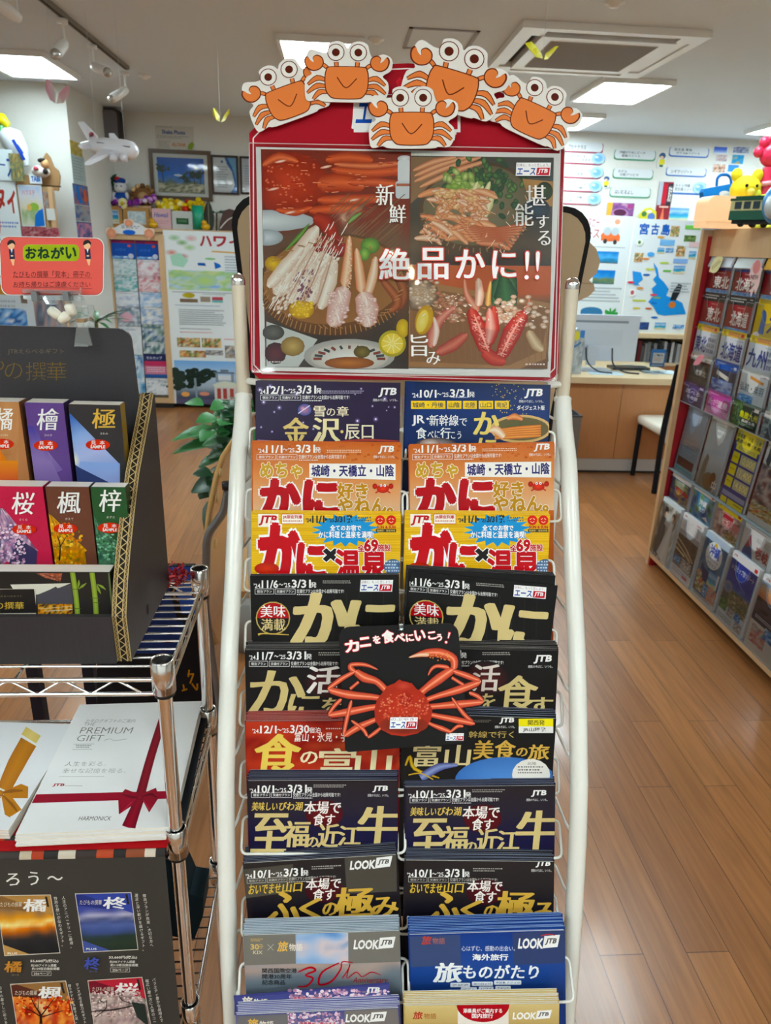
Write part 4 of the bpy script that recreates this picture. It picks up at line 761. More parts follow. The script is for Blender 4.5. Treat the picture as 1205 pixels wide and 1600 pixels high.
C7, C8, C9, C10, C11 = (340, 570, 2.0776), (340, 780, 2.0776), (340, 970, 2.0776), (340, 1200, 2.0776), (340, 1420, 2.0776)
ORD = ['top', 'second', 'third', 'fourth', 'fifth', 'sixth', 'seventh', 'eighth', 'ninth', 'lowest']
ROWS = [  # depth, then per column: crop, top-left, top-right (crop px), colour, draw, tf, copies, edge colour, description
 (1.064, (C7, (125, 52), (592, 60), '#2b1f3d', r1l, None, 2, '#6a6078', 'dark purple starry winter brochure with gold title'), (C7, (612, 55), (1082, 65), '#132a5e', r1r, None, 2, '#5a6a90', 'deep blue digest brochure with a crab plate and yellow place names')),
 (1.010, (C7, (113, 250), (597, 258), '#c4622a', r2, None, 3, '#e0c8b4', 'orange brochure with big red crab lettering'), (C7, (622, 262), (1094, 254), '#c4622a', r2, (505, 0, -.018, 640), 3, '#e0c8b4', 'orange brochure with big red crab lettering')),
 (.962, (C8, (110, 45), (595, 52), '#e4b42a', r3, None, 5, '#e6c8c4', 'yellow hot spring brochure with huge red lettering'), (C8, (610, 45), (1080, 52), '#e4b42a', r3, (494, 0, 0, 640), 5, '#e6c8c4', 'yellow hot spring brochure with huge red lettering')),
 (.922, (C8, (107, 250), (588, 245), '#131212', r4, None, 3, '#77787c', 'black brochure with large gold kana and a red seal'), (C8, (628, 235), (1105, 280), '#131212', r4, (498, -8, .075, 640), 4, '#77787c', 'black brochure with large gold kana and a red seal, set crooked')),
 (.886, (C9, (90, 95), (600, 92), '#161314', lambda s: r5(s, 0), None, 8, '#9a9690', 'black brochure with gold kana behind the crab card'), (C9, (600, 88), (1107, 97), '#161314', lambda s: r5(s, 1), None, 8, '#9a9690', 'black brochure with a gold eat sign beside the crab card')),
 (.849, (C9, (90, 327), (590, 322), '#8a1a18', lambda s: r6(s, 0), None, 8, '#c8a8a0', 'red brochure with gold brush lettering'), (C9, (606, 302), (1100, 318), '#171616', lambda s: r6(s, 1), None, 8, '#7a88b4', 'black and blue brochure with a yellow corner label')),
 (.816, (C10, (97, 42), (585, 40), '#1d1a2c', lambda s: r7(s, 0), None, 8, '#4a5878', 'navy beef brochure with gold brush lettering'), (C10, (608, 62), (1097, 57), '#1d1a2c', lambda s: r7(s, 1), (515, 17, -.006, 640), 9, '#4a5878', 'navy beef brochure with gold brush lettering')),
 (.778, (C10, (83, 310), (580, 282), '#242022', lambda s: r8(s, 0), (0, 0, -.045, 330), 11, '#46557a', 'dark brown brochure with gold lettering and grey corner panels'), (C10, (610, 300), (1093, 305), '#242022', lambda s: r8(s, 1), (524, 6, 0.005, 640), 12, '#46557a', 'dark brown brochure with gold lettering and no corner panels')),
 (.722, (C11, (83, 87), (590, 72), '#7c8894', lambda s: r9(s, 0), None, 10, '#c4ccd8', 'grey blue sky brochure with a red handwritten number'), (C11, (622, 85), (1127, 70), '#1e3c80', lambda s: r9(s, 1), None, 11, '#5f86c0', 'royal blue brochure with white brush lettering')),
 (.672, (C11, (60, 345), (588, 322), '#56568c', lambda s: r10(s, 0), None, 7, '#d4d2dc', 'purple blossom brochure'), (C11, (607, 315), (1110, 308), '#c4a868', lambda s: r10(s, 1), None, 8, '#e6e4e0', 'gold brochure with a red half circle'))]
def stack_copy(w, col, edge, h=.295):
    s = MB().mat(GLOSS); s.col = rgb(col); c = rgb(col); e = rgb(edge); e2 = rgb(mixc(hx(edge), (1, 1, 1), .45))
    s.add([(0, -h, 0), (w, -h, 0), (w, 0, 0), (0, 0, 0)], [(0, 1, 2, 3)], False, [c]*4)
    s.add([(0, 0, 0), (w, 0, 0), (w, 0, -.0006), (0, 0, -.0006)], [(0, 1, 2, 3)], False, [e]*4); s.add([(0, 0, -.0006), (w, 0, -.0006), (w, 0, -.0013), (0, 0, -.0013)], [(0, 1, 2, 3)], False, [e2]*4)
    s.add([(0, -h, -.0013), (0, 0, -.0013), (w, 0, -.0013), (w, -h, -.0013)], [(0, 1, 2, 3)], False, [rgb('#e0e0dc')]*4)
    for x in (0, w): s.add([(x, -h, 0), (x, 0, 0), (x, 0, -.0013), (x, -h, -.0013)], [(0, 1, 2, 3) if x == 0 else (3, 2, 1, 0)], False, [e2]*4)
    return s.mesh('brochure')
for ri, row in enumerate(ROWS):
    D = row[0]
    for ci, (crop, a, b, col, fn, tf, ncop, edge, desc) in enumerate(row[1:]):
        P0, P1 = [RK @ px_rk(crop[0]+p[0]/crop[2], crop[1]+p[1]/crop[2], D) for p in (a, b)]
        upv = RK.to_3x3() @ V((0, math.sin(LEAN), math.cos(LEAN))); M = plane(P0, P1-P0, upv); w = (P1-P0).length
        w = min(w, .2185); side = ('left', 'right')[ci]; h = .297
        t = thing('brochure', f'{desc.split(" with ")[0] if len(desc.split()) > 9 else desc}, front copy, {ORD[ri]} tier {side}', 'brochure', M @ Matrix.Translation((w/2, -h, 0)), 'front brochures on the white rack')
        s = Sheet(M, 'px', crop, dz=5e-6); s.base(0, -h, w, 0, .0004, col); s.tf = tf; s.clip = (0, w, -h, 0); fn(s); s.build('cover', t, M)
        # print that runs past the visible strip is trimmed by the page edge
        co = t.children[0] if t.children else None
        MB().mat(MATTE, '#e9e7e1').box((.0006, -h+.0006, -.0026), (w-.0006, -.0005, -.0005)).build('pages', t, M)
        me = None
        for k in range(ncop):
            if me is None: me = stack_copy(w, col, edge)
            o = bpy.data.objects.new('brochure', me); COL.objects.link(o)
            yo = .0004+.0013*k*(1.0 if ri > 3 else .6); jx = R_.uniform(-.0016, .0016) if k else -.0012
            o.matrix_basis = M @ Matrix.Translation((jx, yo, -.0028-.00145*k)) @ Matrix.Rotation(R_.uniform(-.006, .006), 4, 'Z')
            if (ri, ci) == (3, 1): o.matrix_basis = M @ Matrix.Translation((-.004-.001*k, .004+.0012*k, -.0028-.00145*k)) @ Matrix.Rotation(.045, 4, 'Z')
            tag(o, f'spare copy behind the {desc.split(" with")[0].split(" behind")[0].split(" beside")[0]}, {ORD[ri]} tier {side}', 'brochure', f'spare copies in the {ORD[ri]} {side} pocket')
        # wire pocket
        f = lambda u, v_, z_: M @ V((u, v_, z_))
        vb = (-.112, -.112, -.110, -.110, -.108, -.108, -.104, -.106, -.098, -.098)[ri]; zb = -.0028-.00145*ncop-.004
        zf = .003 if ri < 8 else .006
        path = [f(.03, vb+.044, zb), f(-.0105, vb+.044, zb+.002), f(-.0105, vb, zf), f(w+.0105, vb, zf), f(w+.0105, vb+.044, zb+.002), f(w-.03, vb+.044, zb)]
        if ri in (8,): path = path[:3]+[f(w*.62, vb, .006), f(w*.66, vb-.004, .006), f(w*.70, vb-.004, .006), f(w*.74, vb, .006)]+path[3:]
        MB().mat('white_paint').tube(rnd(path, .009, 4), .0019, 8).build('wire_pocket', rack)
    Dp = prof_D(px_rk(602, crop[1]+a[1]/crop[2], D).z-.06); hb_ = px_rk(602, crop[1]+a[1]/crop[2], D).z-.06
    MB().mat('white_paint').tube(rnd([rk(-.2395, Dp, hb_), rk(-.231, Dp+.03, hb_), rk(-.228, D+.055, hb_), rk(.228, D+.055, hb_), rk(.231, Dp+.03, hb_), rk(.2395, Dp, hb_)], .01), .0022, 8).build('tier_wire', rack)
# loose bent sheet in the lowest left pocket
P0, P1 = [RK @ px_rk(340+x/2.0776, 1420+y/2.0776, .690) for x, y in ((52, 283), (557, 240))]
M = plane(P0, P1-P0, RK.to_3x3() @ V((0, math.sin(LEAN), math.cos(LEAN))))
s = Sheet(M, 'px', C11, dz=5e-6); s.base(0, -.2, (P1-P0).length, 0, .0008, '#3c3f7c'); s.poly([(55, 290), (556, 246), (556, 330), (55, 345)], '#454a86')
blossoms(s, 232, 262, 556, 300, 150, r=7); tabi(s, 80, 284, 162, 314, '#f0e4d0', '#f0e4d0'); jtb(s, 484, 254, 526, 276, WH, False); s.T('添乗員がご案内する', 245, 284, 372, 298, '#b03a5a', .05, out=('#e8dce4', .06))
tag(s.build('leaflet', None, M), 'single purple blossom leaflet standing up behind the lowest left brochures', 'leaflet')

# crab shop card hung in front of the fifth and sixth tiers
CL = math.radians(25)
cM0 = plane(RK @ px_rk(632, 1065, .826), rx_, RK.to_3x3() @ V((0, math.sin(CL), math.cos(CL))))
card = thing('shop_card', 'black card with a big red crab photo and slogan hung across the middle tiers', 'shop card', cM0)
s = Sheet(cM0, 'px', (500, 960, 4.463), dz=5e-6)
op = []
for cx, cy, r, a0 in ((212, 165, 80, 180), (890, 140, 78, -90), (965, 830, 70, 0), (205, 930, 30, 90)):
    for k in range(6): a = math.radians(a0+18*k); op.append((cx+r*math.cos(a), cy+r*math.sin(a)))
s.taper = True; s.basepoly(op, .0015, '#141212')
sl_ = [('カ', 178, 182, 270, 258), ('ニ', 278, 162, 350, 222), ('を', 372, 150, 420, 202), ('食', 436, 112, 514, 196), ('べ', 520, 136, 590, 190), ('に', 602, 138, 652, 186), ('い', 664, 112, 732, 180), ('こ', 756, 122, 808, 172), ('う', 816, 138, 850, 184)]
for t, a, b, c, d in sl_: s.T(t, a, b, c, d, '#fbf6f0', .055, 0, out=('#cf1f2c', .075), rot=-8)
s.limb([(905, 122), (893, 170)], [24, 14], '#cf1f2c').limb([(904, 127), (894, 166)], [13, 6], '#fbf6f0').ell(880, 194, 13, 13, '#cf1f2c').ell(880, 194, 8, 8, '#fbf6f0')
ace(s, 876, 828, 1004, 880)
s.build('card', card, cM0)
cM1 = off(cM0, .0022); s = Sheet(cM1, 'px', (500, 960, 4.463), dz=5e-6); s.taper = True
LG = [([(400, 470), (310, 440), (245, 395)], (46, 66, 44)), ([(245, 400), (215, 375), (225, 350), (320, 352), (405, 385)], (30, 40, 30, 26, 8)), ([(240, 400), (150, 450), (55, 520)], (26, 34, 30)), ([(60, 525), (200, 560), (400, 580)], (40, 58, 40)), ([(270, 470), (210, 520)], (20, 22)),
      ([(150, 590), (100, 640), (60, 700)], (26, 26, 22)), ([(60, 705), (200, 680), (385, 645)], (36, 54, 40)), ([(220, 600), (190, 720), (165, 840)], (22, 30, 24)), ([(170, 850), (260, 790), (385, 735)], (34, 48, 34)), ([(220, 740), (300, 800), (330, 850)], (20, 26, 20)), ([(335, 860), (390, 820), (425, 790)], (22, 28, 20)),
      ([(735, 520), (830, 450), (930, 380)], (50, 70, 54)), ([(935, 385), (930, 310), (840, 270), (740, 270), (620, 300)], (40, 60, 66, 54, 6)), ([(900, 370), (820, 360), (780, 380), (755, 425)], (30, 26, 22, 8)), ([(930, 395), (1030, 430), (1120, 465)], (34, 42, 30)), ([(1120, 470), (970, 525), (800, 575)], (40, 56, 36)), ([(920, 440), (1000, 490)], (22, 22)),
      ([(1040, 545), (1100, 570), (1140, 605)], (24, 30, 24)), ([(1140, 610), (980, 625), (810, 640)], (36, 54, 40)), ([(920, 580), (1000, 690), (1070, 755)], (18, 30, 24)), ([(1080, 762), (950, 735), (800, 705)], (32, 46, 34)), ([(1000, 780), (960, 780), (910, 820)], (20, 24, 16)), ([(915, 820), (850, 795), (775, 765)], (22, 36, 24))]
shell = [(470, 500), (520, 480), (555, 452), (600, 480), (640, 478), (690, 540), (750, 600), (785, 660), (775, 730), (740, 790), (680, 830), (590, 850), (500, 840), (430, 805), (385, 740), (380, 660), (400, 590), (440, 540)]
def ext(pts, w):
    pts, w = list(pts), list(w)
    for e in (0, -1):
        x, y = pts[e]
        if math.hypot(x-585, y-660) < 285 and len(pts) > 1:
            p = (x+(585-x)*.4, y+(660-y)*.4)
            if e == 0: pts = [p]+pts; w = [w[0]]+w
            else: pts = pts+[p]; w = w+[w[-1]]
    return pts, w
LG = [ext(*k) for k in LG]
for pts, w in LG:
    s.limb(pts, [k+14 for k in w], '#1a0f0d')
s.poly([(582+(x-582)*1.04, 655+(y-655)*1.04) for x, y in shell], '#1a0f0d')
for pts, w in LG: s.limb(pts, w, '#e8714e', '#b03424').limb(pts, [k*.25 for k in w], '#f2a080', '#e8714e')
s.poly(shell, '#a83020'); s.ell(585, 640, 175, 140, '#c43a28', '#a83020', n=26); s.ell(585, 770, 170, 62, '#5e2416', '#8e2c1c', n=26); s.ell(600, 590, 55, 60, '#8a1a1a', '#b03022').ell(580, 500, 60, 34, '#c84a38', '#a83022')
for k in range(170):
    a, r = R_.random()*2*math.pi, math.sqrt(R_.random()); x, y = 585+180*r*math.cos(a), 650+105*r*math.sin(a); q = 5+R_.random()*7; s.ell(x, y, q, q*.9, R_.choice(['#e88a5c', '#e06a48', '#f0a070', '#d04a3a']), '#b8382a', n=7)
for k in range(26): x, y = 760+R_.random()*150, 300+R_.uniform(-30, 20); s.ell(x, y, 6, 5, '#f0b060', '#d8743c', n=6)
s.limb([(620, 300), (690, 282), (760, 280)], [6, 26, 30], '#f4d0b0', '#d88a60')
ace(s, 486, 716, 682, 796, top='のぶやき!')
s.build('crab_picture', card, cM1)
MB().mat('clip_plastic').tube(rnd([RK @ (px_rk(627, 985, .85)), RK @ px_rk(627, 972, .855), RK @ (px_rk(628, 962, .89)), RK @ (px_rk(628, 985, .925))], .006), .004, 8).build('hook', card)
# ================================================================ chrome wire shelving on the left
FX, FY, RX, RY = -.2165, .819, -.2185, 1.096; LX = -.86
unit = thing('wire_shelving', 'chrome wire shelving unit holding the gift catalogs', 'wire shelving', (-.54, .96, 0))
for (x, y, vis) in ((FX, FY, 1), (RX, RY, 1), (LX, FY, 0), (LX, RY, 0)):
    m_ = MB().mat('chrome').tube([(x, y, .02), (x, y, 1.092)], .0095, 16)
    for k in range(42): z = .06+k*.025; m_.lathe([(.0095, 0), (.0091, .0006), (.0091, .0014), (.0095, .002)], (x, y, z), n=16)
    po = m_.build('post', unit)
    MB().mat('dark_metal').lathe([(0, .0), (.006, .001), (.0105, .006), (.0118, .007)], (x, y, 1.091), n=18).build('cap', po)
    MB().mat('dark_metal').lathe([(0, 0), (.014, 0), (.014, .015), (.008, .02)], (x, y, 0), n=14).build('foot', po)
def wire_shelf(zt):
    zr = zt-.013
    s = MB().mat('chrome')
    for (x, y) in ((FX, FY), (RX, RY), (LX, FY), (LX, RY)): s.lathe([(.0100, -.046), (.0150, -.046), (.0153, -.02), (.0145, 0), (.0132, .001), (.0120, -.001)], (x, y, zt+.014), n=20)
    for (a, b) in (((FX, FY-.004), (LX, FY-.004)), ((RX, RY+.004), (LX, RY+.004)), ((FX+.004, FY), (RX+.004, RY)), ((LX, FY), (LX, RY))):
        A, B = V((*a, zr)), V((*b, zr)); s.tube([A, B], .0031, 8); s.tube([A-V((0, 0, .021)), B-V((0, 0, .021))], .0031, 8)
        n = max(6, int((B-A).length/.034)); s.tube([A.lerp(B, .04+.92*k/n)-V((0, 0, 0 if k % 2 else .021)) for k in range(n+1)], .0016, 6)
    n = 13
    for k in range(1, n): y = FY+(RY-FY)*k/n; s.tube([(FX+.003, y, zr+.004), (LX, y, zr+.004)], .0017, 6)
    for x in (-.40, -.6): s.tube([(x, FY, zr-.001), (x, RY, zr-.001)], .0025, 6)
    o = s.build('wire_shelf', unit)
    for (x, y) in ((FX, FY), (RX, RY)): MB().mat('dark_metal').lathe([(.0098, -.054), (.0128, -.052), (.0128, -.046), (.0098, -.046)], (x, y, zt+.014), n=18).build('sleeve', o)
for z_ in (1.086, .818, .478): wire_shelf(z_)

# black card display box with gift booklets
S1 = 1.0775+.0045                                  # top of the wires
bxM = thing('display_box', 'black corrugated card counter display full of sample gift booklets on the top wire shelf', 'display box', (-.45, .95, S1))
XO, XI, XL = -.262, -.280, -.66
prof = [(.845, S1), (.841, 1.15), (.862, 1.19), (.884, 1.221), (.918, 1.262), (.955, 1.303), (1.0, 1.338), (1.048, 1.375)]
side = prof+[(1.056, 1.384), (1.066, 1.389), (1.07, 1.386), (1.072, S1)]
sp = MB().mat('black_card').prism([(XI, y, z) for y, z in side], (XO-XI, 0, 0)); sp.build('side_panel', bxM)
MB().mat('black_card').prism([(XL, y, z) for y, z in side], (.018, 0, 0)).build('side_panel', bxM)
ed = MB(); P = [V((0, y, z)) for y, z in prof]+[V((0, 1.056, 1.384)), V((0, 1.066, 1.3895))]; cum = [0]
for a, b in zip(P, P[1:]): cum.append(cum[-1]+(b-a).length)
def epos(sv, w, lift):
    for i in range(len(P)-1):
        if sv <= cum[i+1] or i == len(P)-2:
            t = (sv-cum[i])/(cum[i+1]-cum[i]); p = P[i].lerp(P[i+1], t); d = (P[i+1]-P[i]).normalized(); n = V((0, -d.z, d.y)); return (XI+(XO-XI)*w, p.y+n.y*lift, p.z+n.z*lift)
TOT = cum[-1]; NS = 60
def band(w0, w1, lift, col):
    ed.mat(MATTE, col); vs = []
    for k in range(NS+1): vs += [epos(TOT*k/NS, w0, lift), epos(TOT*k/NS, w1, lift)]
    ed.add(vs, [(2*k, 2*k+1, 2*k+3, 2*k+2) for k in range(NS)])
band(0, 1, .0003, '#a58a5a'); band(.30, .70, .0005, '#1d1710'); band(.06, .22, .0005, '#5a4a2e'); band(.78, .92, .0005, '#4a3c26')
def zig(w0, w1, step, wd, col, lift):
    ed.mat(MATTE, col); k = 0; n = int(TOT/step)
    for k in range(n):
        a, b = (w0, w1) if k % 2 else (w1, w0); s0, s1 = k*step, (k+1)*step
        ed.add([epos(s0, a, lift), epos(min(s0+wd, TOT), a, lift), epos(min(s1+wd, TOT), b, lift), epos(s1, b, lift)], [(0, 1, 2, 3)])
zig(.30, .70, .0062, .0016, '#c2a672', .0008); zig(.07, .21, .003, .0011, '#b89c68', .0008); zig(.79, .91, .003, .0011, '#b89c68', .0008)
for a, b in ((0, .05), (.24, .30), (.70, .76), (.94, 1)): band(a, b, .0009, '#c0a674')
ed.build('corrugated_edge', bxM)
hs_ = atX(231, 952, XO+.0004); MB().mat('dark_groove').prism([(XO+.0002, hs_.y+.005*math.cos(2*math.pi*k/12), hs_.z+.008*math.sin(2*math.pi*k/12)) for k in range(12)], (.0004, 0, 0)).build('slot', bxM)
# back panel with lettering
bpM = Matrix(((1, 0, 0, 0), (0, 0, -1, 1.052), (0, 1, 0, 0), (0, 0, 0, 1)))
s = Sheet(bpM, 'px', (0, 340, 3.0125), mat='black_card'); xe = s.pt(628, 700)[0]; zt_ = s.pt(300, 516)[1]
pl = [(XL+.018, S1), (xe+.004, S1), (xe+.003, 1.39)]+[(xe-.016+.016*math.cos(math.radians(a)), zt_-.016+.016*math.sin(math.radians(a))) for a in (0, 22, 45, 68, 90)]+[(XL+.018, zt_)]
s.prism([(a, b, -.006) for a, b in pl], (0, 0, .006)); s.mat(MATTE)
G_ = '#77602c'
s.T('JTBえらべるギフト', 36, 616, 302, 645, '#6e6350', 0).T('の', 22, 684, 106, 758, G_, -.012).T('撰', 122, 680, 216, 766, G_, -.012).T('華', 220, 680, 312, 766, G_, -.012).T('も', -66, 640, 20, 720, G_, -.012)
s.build('back_panel', bxM, bpM)
tz1, tz2, tlip = atY(100, 759, .957).z, atY(100, 889, .9).z, atY(100, 964, .838).z
for y, z, th in ((.957, tz1, .004), (.900, tz2, .004)):
    st = MB().mat('black_card').box((XL+.018, y, S1), (XI, y+th, z-.0006)); st.mat(MATTE, '#e6e4dc').box((XL+.018, y, z-.0006), (XI, y+th, z)); st.build('step', bxM)
MB().mat('black_card').box((XL+.018, .962, S1), (XI, 1.045, 1.2)).build('riser', bxM); MB().mat('black_card').box((XL+.018, .905, S1), (XI, .956, 1.115)).build('riser', bxM)
lp = MB().mat('black_card').box((XL+.018, .838, S1), (XI, .846, tlip)); lp.build('front_lip', bxM)
MB().mat('black_card').box((XL+.018, .846, S1), (XI, .900, S1+.004)).build('tray', bxM)
# sample booklets
CA, CB5 = (0, 480, 3.5441), (0, 720, 3.347)
def booklet(Y, crop, x0, x1, y0, zb, th, front, spine, label, draw, xw=None):
    p0 = atY(crop[0]+x0/crop[2], crop[1]+y0/crop[2], Y); p1 = atY(crop[0]+x1/crop[2], crop[1]+y0/crop[2], Y); z1 = (p0.z+p1.z)/2
    M = Matrix(((1, 0, 0, p0.x), (0, 0, -1, Y), (0, 1, 0, z1), (0, 0, 0, 1))); w = p1.x-p0.x; h = z1-zb
    t = thing('gift_booklet', label, 'booklet', (p0.x+w/2, Y+th/2, zb), 'sample gift booklets in the black display box')
    b = MB().mat(GLOSS, spine).box((p0.x, Y+.0006, zb), (p1.x, Y+th, z1)); b.mat(GLOSS, '#e8e2d8').box((p0.x+.001, Y+.002, z1), (p1.x-.001, Y+th-.001, z1+.0004)); b.build('box', t)
    s = Sheet(M, 'px', crop, dz=6e-6); s.clip = (0, w, -h, 0); s.base(0, -h, w, 0, .0006, front); draw(s, x0, x1, y0); s.build('cover', t, M)
    return t
def sample(s, cx, cy, k=1.0):
    s.ell(cx, cy, 68*k, 30*k, '#e0371c', '#cc2c14'); s.T('見', cx-38*k, cy-23*k, cx-10*k, cy-1*k, WH, .01).T('本', cx+10*k, cy-23*k, cx+38*k, cy-1*k, WH, .01).T('SAMPLE', cx-40*k, cy+3*k, cx+40*k, cy+19*k, WH, .03)
def kan(s, t, yomi, x0, y0, x1, y1, c, sc=1):
    brush(s, t, x0, y0, x1, y1, c, .08, .0, .022); s.T(yomi, (x0+x1)/2-20, y1+22, (x0+x1)/2+22, y1+34, '#e0d8d0', 0)
def d_org(s, x0, x1, y0):
    s.pic(x0, y0, x1, 990, p_noise(['#b0744a', '#c08a5a', '#a8703e'], 6, 2), 6, 8); s.poly([(x0, 700), (0, 790), (100, 940), (100, 990), (x0, 990)], '#d8782a'); s.pic(x0, 850, 100, 990, p_grad([(0, '#e08a30'), (1, '#d0553a')]), 4, 6); kan(s, '橘', 'たちばな', -25, 558, 70, 680, WH); sample(s, 10, 758)
def d_pur(s, x0, x1, y0):
    s.rect(x0, y0, x1, 990, '#634787')
    for k in range(-20, 40): s.line([(x0+k*16, y0), (x0+k*16+200, y0+260)], 1.5, '#6f4c9a').line([(x0+k*16, y0+260), (x0+k*16+200, y0)], 1.5, '#6f4c9a')
    s.pic(0, 0, 0, 0, p_grad([(0, '#443a86'), (.45, '#5a4a94'), (.65, '#8a72a8'), (1, '#7a62a0')], 3, .15, 3), 10, 14, [(x0, 640), (x0+4, 640), (x1, 900), (x0, 990)]).pic(0, 0, 0, 0, p_grad([(0, '#4a4090'), (.6, '#8a72aa'), (1, '#7a629c')], 3, .15, 3), 10, 10, [(x0, 650), (x0+60, 660), (x1, 985), (x0, 990)])
    kan(s, '檜', 'ひのき', 208, 560, 326, 680, WH); sample(s, 255, 765)
def d_blk(s, x0, x1, y0):
    s.rect(x0, y0, x1, 990, '#353233'); s.pic(0, 0, 0, 0, p_grad([(0, '#3a62b0'), (.35, '#86a4d8'), (.7, '#aab4dc'), (1, '#8fa0d4')], 2, .08, 3), 14, 16, [(x0, 590), (390, 590), (x1, 870), (x0, 990)]).pic(0, 0, 0, 0, p_grad([(0, '#8aa6dc'), (1, '#9aa8d8')], 2, .1, 3), 6, 6, [(x0, 850), (x1, 865), (x1, 990), (x0, 990)])
    s.ell(385, 850, 60, 60, '#f4ecd0', '#a4b4dc', n=16); s.poly([(x0, 900), (372, 872), (440, 888), (620, 978), (x1, 995), (x0, 995)], '#34406e').poly([(372, 872), (386, 876), (412, 950), (405, 955)], '#c8b49c'); kan(s, '極', 'きわみ', 512, 562, 640, 672, '#dcb04a'); sample(s, 542, 762)
def d_pnk(s, x0, x1, y0):
    s.rect(x0, y0, x1, 560, '#c22f4c')
    for k in range(60): s.ell(x0+R_.random()*(x1-x0), y0+R_.random()*330, 4, 3, '#a81f3a', n=5)
    s.pic(0, 0, 0, 0, p_noise(['#8a5a7a', '#c89ab4', '#3a3a6a', '#e8c8d4', '#7a4a68'], 9, 5), 16, 16, [(x0, 235), (20, 250), (200, 470), (x0, 560)]).poly([(90, 400), (195, 470), (190, 560), (40, 560)], '#3c3458'); blossoms(s, x0, 330, 130, 540, 160, ('#e0b8cc', '#c890b0', '#f0d8e4', '#a8709a'), 9); kan(s, '桜', 'さくら', 66, 162, 180, 278, WH); sample(s, 128, 357, .93)
def d_brn(s, x0, x1, y0):
    s.rect(x0, y0, x1, 560, '#6a4030')
    for k in range(50): s.ell(x0+R_.random()*(x1-x0), y0+R_.random()*330, 3, 3, '#7c5040', n=5)
    s.pic(0, 0, 0, 0, p_noise(['#5a4a1a', '#d8901e', '#e8b83a', '#a85a1c', '#6a6a24'], 8, 6), 18, 18, [(x0, 262), (275, 290), (456, 470), (x0, 560)]).pic(0, 0, 0, 0, p_noise(['#5a5a1a', '#d8901e', '#b86a1c', '#7a7a24'], 8, 6), 16, 8, [(x0, 440), (440, 450), (456, 560), (x0, 560)]); blossoms(s, 235, 320, 430, 550, 120, ('#e8a828', '#d87a1c', '#f0c84a', '#7a6a20'), 9)
    s.limb([(312, 520), (316, 440), (300, 390)], [9, 6, 4], '#2a1c12').limb([(316, 450), (345, 400)], 4, '#2a1c12'); kan(s, '楓', 'かえで', 302, 160, 424, 274, WH); sample(s, 344, 353, .93)
def d_grn(s, x0, x1, y0):
    s.rect(x0, y0, x1, 560, '#2c5530'); s.pic(0, 0, 0, 0, p_noise(['#1c3a4a', '#3a6a4a', '#5a8a6a', '#24482c', '#7aa888'], 8, 7), 16, 18, [(x0, 280), (490, 290), (690, 520), (x0, 560)]); blossoms(s, 500, 380, 640, 560, 90, ('#4a8a5a', '#6aa87a', '#2c5a3a', '#8ac0a0'), 9); kan(s, '梓', 'あずさ', 522, 150, 634, 266, WH); sample(s, 575, 350, .93)
booklet(.968, CA, -100, 103, 524, 1.2, .026, '#b57a4e', '#8a5a3a', 'tan and orange sample booklet at the left end of the back row', d_org)
booklet(.968, CA, 136, 350, 530, 1.2, .026, '#634787', '#3c2a5c', 'purple sample booklet in the middle of the back row', d_pur)
booklet(.968, CA, 378, 664, 540, 1.2, .022, '#353233', '#8a6f2a', 'black sample booklet with a mountain and gold character', d_blk)
booklet(.912, CB5, -60, 222, 135, 1.115, .026, '#c22f4c', '#8a1f3a', 'pink cherry blossom sample booklet in the front row', d_pnk)
booklet(.912, CB5, 236, 464, 137, 1.115, .022, '#6a4030', '#4a2c20', 'brown autumn leaves sample booklet in the middle of the front row', d_brn)
booklet(.912, CB5, 473, 655, 139, 1.115, .020, '#2c5530', '#1c3a20', 'green forest sample booklet beside the corrugated edge', d_grn)
def d_bam(s, x0, x1, y0):
    s.rect(x0, y0, x1, 640, '#2a2624'); s.pic(0, 0, 0, 0, p_noise(['#3a2a24', '#c05a3a', '#6a3a2c', '#e08a6a', '#2a2220'], 9, 3), 14, 6, [(320, 205), (560, 205), (540, 280), (400, 245)])
    s.poly([(92, 306), (636, 294), (520, 340), (500, 325), (360, 395), (150, 400)], '#d8d4c4').poly([(330, 400), (500, 330), (520, 338), (640, 300), (660, 480), (340, 530)], '#4a4850'); s.pic(340, 480, 650, 620, p_noise(['#3a2a1c', '#d8801e', '#f0b040', '#2a2018', '#8a5a20'], 11, 4), 20, 8); s.line([(345, 525), (650, 500)], 6, '#c8b088').line([(400, 545), (650, 530)], 5, '#d8d0c0')
    for k in range(9): s.rect(k*38-20, 570, k*38, 640, '#c87a20')
    s.rect(-400, 345, 322, 575, '#cfc8b4').poly([(-400, 352), (306, 346), (330, 560), (-400, 570)], '#252120'); s.T('JTBえらべるギフト', -40, 402, 198, 422, '#8a7a5a').T('の撰華', -45, 462, 214, 528, '#cfa843', 0, 0, .02)
    for bx0, bx1, n1 in ((625, 700, 348), (800, 866, 468)):
        s.limb([(bx0+24, 190), ((bx0+bx1)/2+20, 420), (bx1+0, 640)], [46, 46, 46], '#98ac40', '#748a30'); s.line([(bx0+10, n1-40 if n1 > 400 else n1), (bx0+95, n1-40 if n1 > 400 else n1)], 5, '#4a5a20'); s.line([(bx1-40, 520 if n1 < 400 else 468), (bx1+30, 520 if n1 < 400 else 468)], 5, '#4a5a20')
    for a, b, c in (((700, 340), (706, 300), (708, 265)), ((706, 345), (740, 320), (776, 292)), ((868, 305), (885, 350), (905, 390)), ((872, 303), (915, 325), (950, 352))): s.limb([a, b, c], [3, 24, 3], '#8ea442', '#6e8430')
    s.limb([(975, 200), (995, 400), (1018, 590)], [14, 20, 14], '#6a7a4a', '#4a5a34')
booklet(.862, (0, 860, 5.738), -500, 985, 196, S1+.005, .024, '#2a2624', '#1c1a18', 'wide black booklet with green bamboo and a temple roof behind the front lip', d_bam)

